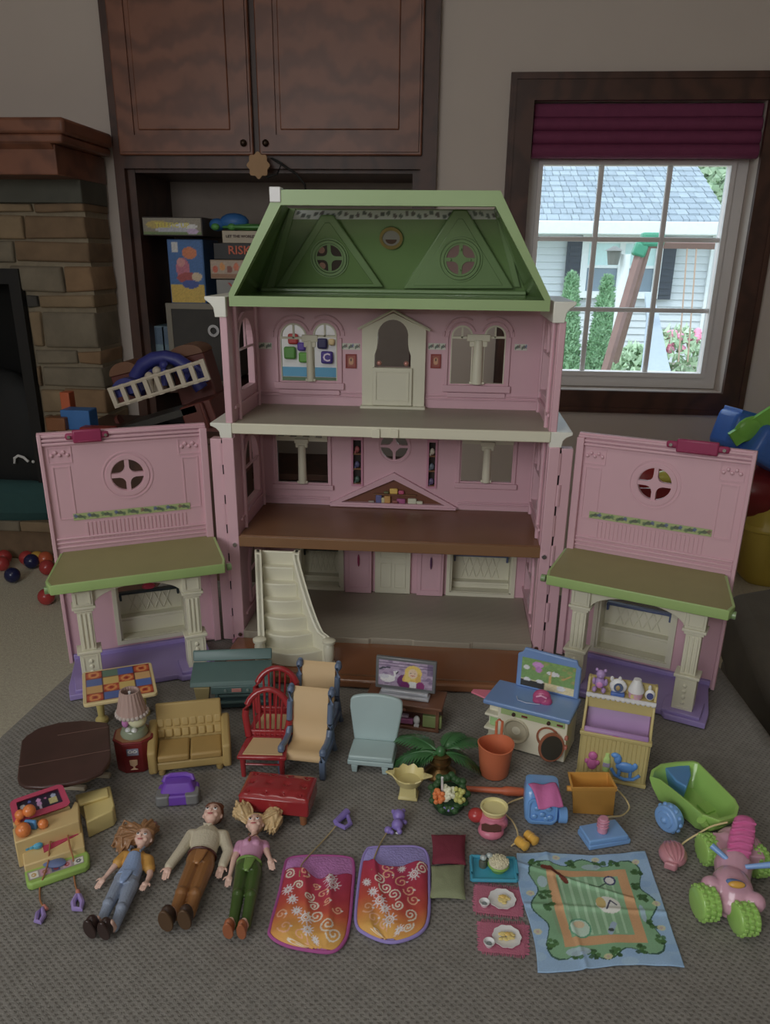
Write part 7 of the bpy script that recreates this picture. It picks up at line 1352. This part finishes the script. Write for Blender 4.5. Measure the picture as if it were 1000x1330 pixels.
e = dict(tl=G(669, 1112), tr=G(838, 1109), br=G(888, 1256), bl=G(698, 1262))
rgd = random.Random(2)
def matp(u, v):
    p = (e['bl'] * (1 - u) + e['br'] * u) * (1 - v) + (e['tl'] * (1 - u) + e['tr'] * u) * v
    p = p + Vector((.0022 * math.sin(7 * v) * (1 - 2 * min(u, .5)), .0025 * math.sin(6 * u + 1) * (2 * v - 1), 0))
    h = .0022 + .0012 * noise.noise(Vector((u * 6, v * 6, 1))) + .0014 * math.exp(-((v - .52 + .1 * u) / .02) ** 2) + .0012 * math.exp(-((u - .33 + .1 * v) / .02) ** 2) + .0016 * math.exp(-((v - .9 + .45 * u) / .018) ** 2) * (u < .8)
    return Vector((p.x, p.y, h)) - t.location
cv.o('mat_cloth', matp, t, .85, thick=.0012)
# ---- sleeping bags
def sbag(name, label, outl, lining, edge, seed, topv):
    c = sum((G(x, y, 0) for x, y in outl), Vector()) / len(outl); t = T(name, label, 'sleeping bag', c)
    P_ = [G(x, y, 0) - c for x, y in outl]
    # smooth the outline
    O_ = []
    for i in range(len(P_)):
        a, b, c2, d = P_[i - 1], P_[i], P_[(i + 1) % len(P_)], P_[(i + 2) % len(P_)]
        for k in range(6): u = k / 6; O_.append(.5 * ((2 * b) + (c2 - a) * u + (2 * a - 5 * b + 4 * c2 - d) * u * u + (3 * b - a - 3 * c2 + d) * u ** 3))
    lm = mat(name + '_lining_%d' % seed, lining, rough=.95, bump=.6, bscale=500, var=.12, scale=150)
    MB().ring([[Vector((p.x, p.y, .0004)) for p in O_], [Vector((p.x, p.y, .003)) for p in O_], [Vector((p.x * .94, p.y * .95, .0048)) for p in O_]]).o('lining', lm, t, smooth=60)
    em = mat(name + '_piping_%d' % seed, edge, rough=.9); MB().tube([(p.x, p.y, .0028) for p in O_], .0017, n=8, closed=True).o('piping', em, t)
    xs = [p.x for p in O_]; ys = [p.y for p in O_]; ang = math.atan2((P_[topv[1]] - P_[topv[0]]).y, (P_[topv[1]] - P_[topv[0]]).x)
    x0, x1, y0, y1 = min(xs), max(xs), min(ys), max(ys); yc = y0 + (y1 - y0) * .735; Wn, Hn = 110, 130
    cv = Canvas(Wn, Hn, (150, 30, 60), 2.0)
    gr_ = [(0, (170, 124, 40)), (.18, (168, 100, 36)), (.38, (156, 56, 36)), (.62, (146, 34, 50)), (1, (140, 28, 66))]
    rgn = random.Random(seed); Nz = np.zeros(cv.X.shape)
    for _ in range(5): fx, fy, ph = rgn.random() * 9, rgn.random() * 5, rgn.random() * 6; Nz += .05 * np.sin(fx * cv.X + fy * cv.Y + ph)
    tt = np.clip(cv.Y + Nz - .15 * abs(cv.X - .5), 0, 1)
    for ch in range(3): cv.a[..., ch] = np.interp(tt, [g[0] for g in gr_], [alb(g[1], 2.0)[ch] for g in gr_])
    wh = (196, 170, 172)
    for k in range(24):
        x, y, r = .08 + .84 * ((k * .618 + .15 * rgn.random()) % 1), (k + rgn.random()) / 24, .06 + .05 * rgn.random(); kind = k % 3
        if kind == 0: cv.spiral(x, y, r, .011, (200, 164, 150), a0=rgn.random() * 6, sg=rgn.choice((-1, 1)))
        elif kind == 1:
            cv.ringe(x, y, r * .5, .010, wh); cv.ringe(x, y, r * .25, .008, wh)
            for q in range(10): a = q * .628; cv.line([(x + r * .62 * math.cos(a), y + r * .62 * math.sin(a) / cv.asp), (x + r * .95 * math.cos(a), y + r * .95 * math.sin(a) / cv.asp)], .009, (186, 166, 176), .8)
        else: cv.spiral(x, y, r, .010, (196, 130, 100), a0=rgn.random() * 6, turns=1.3); cv.ell(x + r * .8, y, .02, .014, wh, .9)
    cv.noise(.08, seed)
    yt = [p for p in O_]
    def inside_span(y):
        cr = []
        for i in range(len(O_)):
            a, b = O_[i], O_[(i + 1) % len(O_)]
            if (a.y - y) * (b.y - y) < 0: cr.append(a.x + (b.x - a.x) * (y - a.y) / (b.y - a.y))
        return (min(cr), max(cr)) if len(cr) >= 2 else ((xs[int(np.argmin([abs(yy - y) for yy in ys]))],) * 2)
    def pf2(u, v):
        y = y0 + .001 + (yc - y0 - .001) * v; y_ = y + .006 * math.sin(u * 6.5 + seed) * v * v; a, b = inside_span(min(max(y_, y0 + .0004), y1 - .001)); x = a + (b - a) * (.015 + .97 * u)
        e_ = min(1, 5 * min(u, 1 - u)) ** .6 * min(1, 6 * v + .15) ** .6
        f = .0035 * math.exp(-((u - .30 - .22 * (1 - v)) / .07) ** 2) * v ** .6 + .004 * math.exp(-((u - .78 + .1 * v) / .06) ** 2) * v ** .5 - .002 * math.exp(-((u - .55 + .05 * v) / .09) ** 2) * v
        if seed == 2: f = .005 * math.exp(-((u - .16 - .30 * (1 - v)) / .07) ** 2) * v ** .5 + .0015 * math.sin(u * 12 + v * 3)
        return Vector((x, y_, .0040 + .0055 * e_ + f * e_ + .0006 * noise.noise(Vector((u * 8, v * 8, seed)))))
    cv.o('printed_cover', pf2, t, .6, thick=.0015)
    return t
b1 = sbag('sleeping_bag', 'toy sleeping bag with orchid pink lining and swirl print cover', [(377, 1118), (410, 1115), (450, 1117), (459, 1126), (457, 1165), (453, 1205), (447, 1226), (432, 1239), (405, 1238), (372, 1231), (352, 1219), (352, 1205), (364, 1160), (370, 1130)], (150, 92, 148), (130, 54, 110), 1, (0, 2))
b2 = sbag('sleeping_bag', 'toy sleeping bag with periwinkle lining and swirl print cover', [(484, 1104), (515, 1103), (543, 1104), (555, 1115), (557, 1150), (556, 1195), (546, 1214), (522, 1225), (500, 1226), (475, 1216), (463, 1203), (464, 1170), (470, 1125), (476, 1108)], (122, 114, 176), (112, 98, 154), 2, (0, 2))
t = T('purple_whistle_clip', 'purple square toy clip on a cord from the pink lined sleeping bag', 'toy', G(447, 1066, 0)); vv = mat('grape_plastic', (100, 84, 146), rough=.3, coat=.2)
P_ = [G(x, y, .004) - t.location for x, y in ((437, 1070), (448, 1075), (455, 1070), (452, 1060), (444, 1061))]; MB().tube(P_, .0024, n=8, closed=True).o('clip_ring', vv, t); MB().tube([G(436, 1068, .005) - t.location, G(451, 1054, .005) - t.location], [.0034, .0040], n=12).o('clip_barrel', vv, t); cord(t, [(436, 1073, .004), (425, 1086, .002), (412, 1100, .003), (398, 1115, .006), (391, 1125, .009), (389, 1138, .011)], .0007, mat('straw_cord', (130, 112, 72), rough=.8))
t = T('purple_bear_clip', 'purple bear shaped toy on a cord from the periwinkle lined sleeping bag', 'toy', G(514, 1072, 0)); mb = MB(); f = lambda x, y, z: G(x, y, z) - t.location
for (x, y, z), r in (((518, 1059, .010), .0068), ((516, 1071, .008), .0062), ((504, 1078, .005), .004), ((524, 1053, .012), .0025), ((511, 1054, .012), .0025), ((526, 1068, .006), .0026), ((509, 1081, .005), .0024), ((519, 1080, .005), .003)): mb.sph(f(x, y, z), r, 12)
remesh(mb, 'bear_body', vv, t, .0007, 2); MB().sph(f(517, 1082, .002), (.003, .0015, .001), 8).o('white_tag', white, t); cord(t, [(502, 1082, .004), (496, 1092, .003), (490, 1104, .006), (485, 1118, .007), (483, 1130, .010)], .0007, mat('straw_cord', (130, 112, 72)))
# ================================================================ DOLLS (lying on their backs)
skin_ = mat('doll_skin', (166, 134, 120), rough=.5, var=.03); eyew = mat('eye_white', (190, 188, 182), rough=.2); eyed = mat('eye_dark', (34, 24, 22), rough=.15); lip = mat('lip_rose', (140, 62, 64), rough=.35)
def hand(mb, w, d, s, curl=.35, side=1, up=Vector((0, 0, 1))):
    """palm + five fingers from wrist w along direction d"""
    d = Vector(d).normalized(); sd = d.cross(up).normalized() * side; nrm = up; pc = w + d * .0042 * s
    limb(mb, w, pc + d * .001 * s, .0021 * s, .0024 * s, 10); mb.sph(pc + sd * .0012 * s, .0021 * s, 10).sph(pc - sd * .0012 * s, .0021 * s, 10)
    for i, L_ in enumerate((.0066, .0076, .0072, .0056)):
        o_ = (i - 1.5) * .00165 * s; b = pc + d * .0018 * s + sd * (-o_); m_ = b + d * L_ * .5 * s - nrm * curl * .0010 * s; e_ = m_ + d * L_ * .45 * s - nrm * curl * .0030 * s
        limb(mb, b, m_, .00082 * s, .00075 * s, 8); limb(mb, m_, e_, .00075 * s, .00062 * s, 8)
    b = w + d * .0022 * s + sd * .0020 * s; m_ = b + (d * .6 + sd * .9).normalized() * .0030 * s; e_ = m_ + (d * .95 + sd * .3).normalized() * .0026 * s; limb(mb, b, m_, .00095 * s, .00085 * s, 8); limb(mb, m_, e_, .00085 * s, .00070 * s, 8)
def face(t, hc, up, n, s, eye=(60, 40, 30), brow=(90, 56, 34), smile=True):
    up = Vector(up).normalized(); n = Vector(n); n = (n - up * n.dot(up)).normalized(); r = up.cross(n).normalized() 
    P_ = lambda x, y, z: hc + r * x * s + up * y * s + n * z * s
    rot = Matrix((r, up, n)).transposed().to_4x4()
    for q in (-1, 1):
        e_ = MB().sph(P_(q * .0031, .0004, .0072), (.0016 * s, .0012 * s, .0010 * s), 12, rot=rot).o('eye', eyew, t); MB().sph(P_(q * .0031, .0003, .0079), (.00085 * s, .0009 * s, .0006 * s), 10, rot=rot).o('iris', eyed, e_)
        MB().tube([P_(q * .0016, .0022, .0077), P_(q * .0031, .0028, .0076), P_(q * .0046, .0022, .0070)], .00032 * s, n=6).o('eyebrow', mat('brow_%d' % brow[0], brow), t)
    MB().tube([P_(-.0022, -.0044, .0074), P_(-.001, -.0051, .0079), P_(.001, -.0051, .0079), P_(.0022, -.0044, .0074)], [.0003 * s, .0006 * s, .0006 * s, .0003 * s], n=8).o('mouth', lip, t)
def headmesh(mb, hc, up, n, s):
    up = Vector(up).normalized(); n = Vector(n); n = (n - up * n.dot(up)).normalized(); r = up.cross(n).normalized(); rot = Matrix((r, up, n)).transposed().to_4x4(); P_ = lambda x, y, z: hc + r * x * s + up * y * s + n * z * s
    mb.sph(P_(0, .0012, 0), (.0070 * s, .0090 * s, .0078 * s), 24, rot=rot).sph(P_(0, -.0046, .0022), (.0048 * s, .0042 * s, .0048 * s), 16, rot=rot).sph(P_(0, -.0018, .0082), (.0009 * s, .0013 * s, .0013 * s), 10, rot=rot).sph(P_(-.0036, -.003, .0042), (.0024 * s,) * 3, 10).sph(P_(.0036, -.003, .0042), (.0024 * s,) * 3, 10)
    for q in (-1, 1): mb.sph(P_(q * .0072, .0, -.001), (.0011 * s, .0021 * s, .0015 * s), 10, rot=rot)
    return P_, rot
def doll(name, label, J, s, cloth):
    """J: joint -> (px, py, z)"""
    base_ = G(*J['pelvis'][:2], 0); t = T(name, label, 'doll', base_); K = {k: G(*v) - base_ for k, v in J.items()}
    axis = (K['head'] - K['chest']).normalized(); n = Vector((.0, -.42, 1)).normalized()
    mb = MB(); P_, rot = headmesh(mb, K['head'], axis, n, s['head']); W_ = s['w']
    limb(mb, K['neck'] - axis * .003, K['head'] - axis * .006, .0036 * W_, .0034 * W_); 
    mb.ring([[c + Vector((rx * math.cos(a), 0, rz_ * math.sin(a))) for a in [2 * math.pi * k / 16 for k in range(16)]] for c, rx, rz_ in ((K['neck'], .006 * W_, .005 * W_), (K['chest'], .0125 * W_, .0085 * W_), (K['waist'], .0098 * W_, .0075 * W_), (K['pelvis'], .0115 * W_, .0085 * W_))])
    for q in 'lr':
        sh, el, wr, hd = K['sh' + q], K['el' + q], K['wr' + q], K['hand' + q]; limb(mb, K['chest'].lerp(sh, .7), sh, .0052 * W_, .0046 * W_); limb(mb, sh, el, .0044 * W_, .0036 * W_); limb(mb, el, wr, .0036 * W_, .0024 * W_); hand(mb, wr, hd - wr, s['hand'], side=1 if q == 'l' else -1)
        hp_, kn, an = K['hip' + q], K['kn' + q], K['an' + q]; limb(mb, hp_, kn, .0068 * W_ * s['leg'], .0050 * W_ * s['leg']); limb(mb, kn, an, .0048 * W_ * s['leg'], .0038 * W_ * s['leg']); limb(mb, an, an + Vector((0, -.003, .010)), .004 * W_, .003 * W_)
    remesh(mb, 'body', skin_, t, .00052, 2)
    face(t, K['head'], axis, n, s['head'], brow=s.get('brow', (90, 56, 34)))
    return t, K, axis, n, P_, rot
def shoe(t, an, s, m_, sole, name='shoe', wd=1, yaw=0):
    # foot points up; sole faces the viewer
    M_ = TR(*an) @ RZ(yaw) @ RX(8)
    up_ = MB().sph((0, 0, .004 * s), (.0058 * s * wd, .0062 * s, .0105 * s), 16, M_).o(name, m_, t)
    pr = [(.0058 * s * wd * math.cos(a) * (1 - .1 * math.sin(a)), .0042 * s + .0118 * s * math.sin(a)) for a in [2 * math.pi * k / 24 for k in range(24)]]
    MB().prism(pr, 0, .0024 * s, M_ @ TR(0, -.0042 * s, 0) @ XZ).o('sole', sole, up_, bevel=.0008)
# man
Jm = dict(head=(276, 1059, .016), neck=(272, 1076, .013), chest=(268, 1088, .012), waist=(264, 1107, .011), pelvis=(260, 1120, .011), shl=(249, 1085, .011), ell=(236, 1104, .010), wrl=(220, 1125, .007), handl=(214, 1140, .006), shr=(290, 1086, .011), elr=(297, 1106, .010), wrr=(289, 1124, .008), handr=(284, 1136, .008),
          hipl=(252, 1124, .011), knl=(236, 1161, .013), anl=(226, 1190, .009), hipr=(268, 1124, .011), knr=(254, 1162, .013), anr=(246, 1188, .009))
t, K, ax, n, P_, rot = doll('father_doll', 'man doll in a cream sweater and brown trousers lying on his back', Jm, dict(head=1.28, w=1.0, hand=1.15, leg=1.0), None)
swt = mat('cream_sweater', (146, 138, 118), rough=.8, bump=.3, bscale=500); trou = mat('brown_trousers', (106, 68, 28), rough=.35, coat=.15); br_s = mat('dark_brown_shoe', (48, 32, 22), rough=.5); br_sole = mat('brown_sole', (66, 46, 26), rough=.6)
mb = MB(); mb.ring([[c + Vector((rx * math.cos(a), 0, rz_ * math.sin(a))) for a in [2 * math.pi * k / 20 for k in range(20)]] for c, rx, rz_ in ((K['neck'], .0070, .0062), (K['neck'].lerp(K['chest'], .4), .0125, .0082), (K['chest'], .0150, .0105), (K['waist'], .0130, .0098), (K['waist'].lerp(K['pelvis'], .25), .0136, .0100))])
for q in 'lr': limb(mb, K['chest'].lerp(K['sh' + q], .6), K['sh' + q], .0070, .0064); limb(mb, K['sh' + q], K['el' + q], .0062, .0054); limb(mb, K['el' + q], K['wr' + q], .0054, .0046)
remesh(mb, 'sweater', swt, t, .0007, 3)
for q in (-1, 1): MB().prism([(0, 0), (.0045, .0008), (.002, -.004)], 0, .001, TR(*(K['neck'] + Vector((-.001, -.002, .0068)))) @ Matrix.Scale(q, 4, (1, 0, 0))).o('collar', mat('collar_cream', (165, 158, 140)), t)
def trousers(K, m_, k1, name='trousers', sc=1, cod=None):
    mb = MB(); mb.ring([[c + Vector((rx * math.cos(a), 0, rz_ * math.sin(a))) for a in [2 * math.pi * k / 20 for k in range(20)]] for c, rx, rz_ in ((K['waist'].lerp(K['pelvis'], .2), .0125 * sc, .0096 * sc), (K['pelvis'], .0140 * sc, .0102 * sc), (K['hipl'].lerp(K['hipr'], .5) + Vector((0, -.004, 0)), .012 * sc, .0098 * sc))])
    for q in 'lr': limb(mb, K['hip' + q], K['kn' + q], .0080 * sc, .0062 * sc); limb(mb, K['kn' + q], K['an' + q] + Vector((0, .001, 0)), .0060 * sc, .0054 * sc * k1); mb.sph(K['kn' + q] + Vector((0, 0, .0012)), .0062 * sc, 12)
    o = remesh(mb, name, m_, t, .0007, 2); 
    c = K['hipl'].lerp(K['hipr'], .5); MB().ring([[c + Vector((x * sc, y * sc, .0096 * sc)) for x, y in ((-.006, .010), (.006, .010), (.0045, -.003), (.002, -.010), (-.002, -.010), (-.0045, -.003))], [c + Vector((x * sc * .9, y * sc * .9, .0122 * sc)) for x, y in ((-.006, .010), (.006, .010), (.0045, -.003), (.002, -.010), (-.002, -.010), (-.0045, -.003))]]).o('hip_piece', cod or m_, t, bevel=.0015, seg=3)
trousers(K, trou, 1.0, cod=mat('brown_hip_piece', (122, 80, 36), rough=.3))
b_ = K['waist'].lerp(K['pelvis'], .35); MB().tube([b_ + Vector((.0136 * math.cos(a), 0, .0102 * math.sin(a))) for a in [2 * math.pi * k / 20 for k in range(20)]], .0012, n=6, closed=True).o('belt', mat('maroon_belt', (60, 26, 22)), t)
shoe(t, K['anl'] + Vector((-.002, -.006, .003)), 1.1, br_s, br_sole, wd=1.05, yaw=-6); shoe(t, K['anr'] + Vector((0, -.006, .003)), 1.05, br_s, br_sole, wd=1.0)
mb = MB(); mb.sph(P_(0, .0032, -.0012), (.0080 * 1.28, .0088 * 1.28, .0084 * 1.28), 20, rot=rot)
for k in range(9): a = -1.2 + k * .3; mb.sph(P_(.0062 * math.sin(a), .0078, .0046 * math.cos(a)), .0026, 8)
ho_ = remesh(mb, 'hair', mat('auburn_hair', (84, 46, 26), rough=.5, var=.2, scale=300), t, .0006, 1)
# carve the face free of hair by pushing the hair mass back
ho_.location = -n * .0022 + ax * .0008
# woman
Jw = dict(head=(331, 1071, .016), neck=(330, 1088, .013), chest=(328, 1099, .012), waist=(325, 1116, .011), pelvis=(322, 1130, .011), shl=(312, 1098, .010), ell=(304, 1116, .009), wrl=(299, 1136, .007), handl=(296, 1147, .006), shr=(343, 1098, .010), elr=(347, 1107, .012), wrr=(350, 1114, .014), handr=(353, 1125, .012),
          hipl=(315, 1133, .010), knl=(309, 1163, .012), anl=(302, 1203, .009), hipr=(331, 1133, .010), knr=(326, 1164, .012), anr=(319, 1204, .009))
t, K, ax, n, P_, rot = doll('mother_doll', 'woman doll with blonde pigtails, pink top and green trousers', Jw, dict(head=1.14, w=.86, hand=1.0, leg=.98, brow=(120, 84, 50)), None)
top_ = mat('rose_top', (150, 104, 132), rough=.5); gtr = mat('green_trousers', (46, 66, 22), rough=.3, coat=.2)
mb = MB(); mb.ring([[c + Vector((rx * math.cos(a), 0, rz_ * math.sin(a))) for a in [2 * math.pi * k / 20 for k in range(20)]] for c, rx, rz_ in ((K['neck'].lerp(K['chest'], .35), .0080, .0062), (K['chest'], .0122, .0096), (K['waist'], .0098, .0080), (K['waist'].lerp(K['pelvis'], .3), .0102, .0082))])
for q in 'lr': limb(mb, K['chest'].lerp(K['sh' + q], .6), K['sh' + q], .0058, .0052); limb(mb, K['sh' + q], K['sh' + q].lerp(K['el' + q], .45), .0052, .0048)
for q in (-1, 1): mb.sph(K['chest'] + Vector((q * .0045, -.003, .0058)), .0048, 12)
remesh(mb, 'top', top_, t, .0007, 2); trousers(K, gtr, .95, sc=.90, cod=mat('green_hip_piece', (82, 110, 44), rough=.3))
b_ = K['waist'].lerp(K['pelvis'], .42); MB().tube([b_ + Vector((.0110 * math.cos(a), 0, .0086 * math.sin(a))) for a in [2 * math.pi * k / 20 for k in range(20)]], .0018, n=8, closed=True).o('waistband', mat('green_hip_piece', (82, 110, 44)), t)
tan_s = mat('tan_boot', (124, 68, 36), rough=.35); shoe(t, K['anl'] + Vector((-.001, -.005, .002)), .85, tan_s, tan_s, wd=.95); shoe(t, K['anr'] + Vector((-.001, -.005, .002)), .82, tan_s, tan_s, wd=.9)
MB().tube([K['neck'] + Vector(v) for v in ((-.0042, 0, .0052), (-.0035, -.007, .0098), (0, -.013, .0112), (.0035, -.007, .0098), (.0042, 0, .0052))], .00045, n=6).sph(K['neck'] + Vector((0, -.0155, .0108)), (.0016, .0026, .0010), 10).o('pendant', mat('bronze_pendant', (110, 66, 40), metal=.4), t)
def strands(mb, root, tip, r0, r1, n_, sway, rg):
    for i in range(n_):
        o_ = Vector((rg.random() - .5, rg.random() - .5, rg.random() - .5)); a = root + o_ * r0; e_ = tip + Vector((rg.random() - .5, rg.random() - .5, rg.random() * .6)) * r1 * 2; m_ = a.lerp(e_, .5) + sway + o_ * r1 * 1.2
        mb.tube([a, a.lerp(m_, .5) + o_ * r0 * .3, m_, m_.lerp(e_, .55), e_], [.0010, .0014, .0016, .0014, .0006], n=6)
hair = mat('blonde_hair', (148, 124, 82), rough=.28, var=.3, scale=400); rg = random.Random(11)
cap = MB(); cap.sph(P_(0, .0034, -.003), (.0090, .0100, .0092), 20, rot=rot); 
for k in range(9): a = -1.3 + k * .325; cap.sph(P_(.0066 * math.sin(a), .0066 + .001 * math.cos(a), .0036 * math.cos(a)), .0026, 8)
remesh(cap, 'hair_cap', hair, t, .0006, 1)
for q, rt0, tip, sw_ in ((-1, (-.006, .006, -.001), (312, 1062, .012), Vector((-.004, .007, .006))), (1, (.006, .006, -.001), (352, 1082, .006), Vector((.007, .013, .004)))):
    mb = MB(); ra, rb_ = P_(*rt0), G(*tip) - Vector(t.location); strands(mb, ra, rb_, .007, .0066, 60, sw_, rg)
    for u, r_ in ((.15, .0055), (.4, .0085), (.65, .0085), (.9, .0055)): mb.sph(ra.lerp(rb_, u) + sw_ * (4 * u * (1 - u)) * .8, r_, 14)
    remesh(mb, 'pigtail', hair, t, .0006, 7)
    mb = MB(); 
# girl
Jg = dict(head=(186, 1090, .015), neck=(180, 1106, .011), chest=(177, 1114, .010), waist=(171, 1131, .010), pelvis=(164, 1143, .010), shl=(162, 1112, .010), ell=(148, 1126, .009), wrl=(137, 1139, .007), handl=(130, 1147, .006), shr=(193, 1117, .010), elr=(195, 1136, .009), wrr=(191, 1145, .010), handr=(185, 1153, .012),
          hipl=(156, 1147, .010), knl=(141, 1175, .011), anl=(130, 1201, .008), hipr=(171, 1150, .010), knr=(158, 1181, .011), anr=(148, 1206, .008))
t, K, ax, n, P_, rot = doll('girl_doll', 'girl doll with long auburn hair, yellow shirt and blue overalls', Jg, dict(head=1.12, w=.82, hand=1.0, leg=.98), None)
ysh = mat('mustard_shirt', (150, 108, 30), rough=.5); den = mat('pale_denim', (100, 110, 128), rough=.55, bump=.3, bscale=700, var=.12, scale=300); bib = mat('glitter_blue_bib', (102, 122, 158), rough=.35, var=.35, scale=900)
mb = MB(); mb.ring([[c + Vector((rx * math.cos(a), 0, rz_ * math.sin(a))) for a in [2 * math.pi * k / 20 for k in range(20)]] for c, rx, rz_ in ((K['neck'].lerp(K['chest'], .2), .0070, .0058), (K['chest'], .0108, .0086), (K['waist'], .0098, .0080))])
for q in 'lr': limb(mb, K['chest'].lerp(K['sh' + q], .6), K['sh' + q], .0056, .0052); limb(mb, K['sh' + q], K['sh' + q].lerp(K['el' + q], .6), .0052, .0054)
remesh(mb, 'shirt', ysh, t, .0007, 2); trousers(K, den, .9, 'overall_legs', .86, cod=bib)
mb = MB(); mb.ring([[c + Vector((rx * math.cos(a), 0, rz_ * math.sin(a))) for a in [2 * math.pi * k / 20 for k in range(20)]] for c, rx, rz_ in ((K['chest'] + Vector((0, -.001, .001)), .0082, .0090), (K['waist'], .0104, .0092), (K['pelvis'], .0118, .0094))]); remesh(mb, 'overall_bib', bib, t, .0007, 1)
for q in (-1, 1): MB().tube([K['chest'] + Vector((q * .0055, -.001, .0090)), K['chest'] + Vector((q * .0066, .006, .0080)), K['neck'] + Vector((q * .0052, .001, .004))], .0011, n=6).sph(K['chest'] + Vector((q * .0055, -.001, .0098)), .0012, 8).o('overall_strap', mat('strap_grey_blue', (80, 92, 110)), t)
dbs = mat('dark_doll_shoe', (40, 26, 24), rough=.3, coat=.2); shoe(t, K['anl'] + Vector((-.003, -.005, .002)), .98, dbs, dbs, wd=1.05, yaw=-10); shoe(t, K['anr'] + Vector((-.004, -.003, .002)), .95, dbs, dbs, wd=1.05, yaw=-10)
ah = mat('long_auburn_hair', (112, 78, 46), rough=.28, var=.35, scale=400); cap = MB(); cap.sph(P_(0, .0034, -.003), (.0090, .0100, .0092), 20, rot=rot)
for k in range(9): a = -1.3 + k * .325; cap.sph(P_(.0066 * math.sin(a), .0066 + .001 * math.cos(a), .0036 * math.cos(a)), .0026, 8)
remesh(cap, 'hair_cap', ah, t, .0006, 1)
for tip, sw_, n_ in (((154, 1099, .004), Vector((-.006, .009, .004)), 60), ((160, 1107, .003), Vector((-.008, .002, .003)), 44), ((196, 1077, .008), Vector((.003, .006, .002)), 24)):
    mb = MB(); ra, rb_ = P_(-.003, .005, -.002), G(*tip) - Vector(t.location); strands(mb, ra, rb_, .008, .0066, n_, sw_, rg)
    for u, r_ in ((.2, .007), (.5, .0085), (.75, .0075), (.95, .005)): mb.sph(ra.lerp(rb_, u) + sw_ * (4 * u * (1 - u)) * .7, (r_, r_, r_ * .8), 14)
    remesh(mb, 'long_hair', ah, t, .0006, 7)

# ================================================================ keep to thing > part > sub-part
def depth(o):
    d = 1
    while o.parent: o = o.parent; d += 1
    return d
for o in list(COL.objects):
    while depth(o) > 3: o.matrix_basis = o.parent.matrix_basis @ o.matrix_basis; o.parent = o.parent.parent
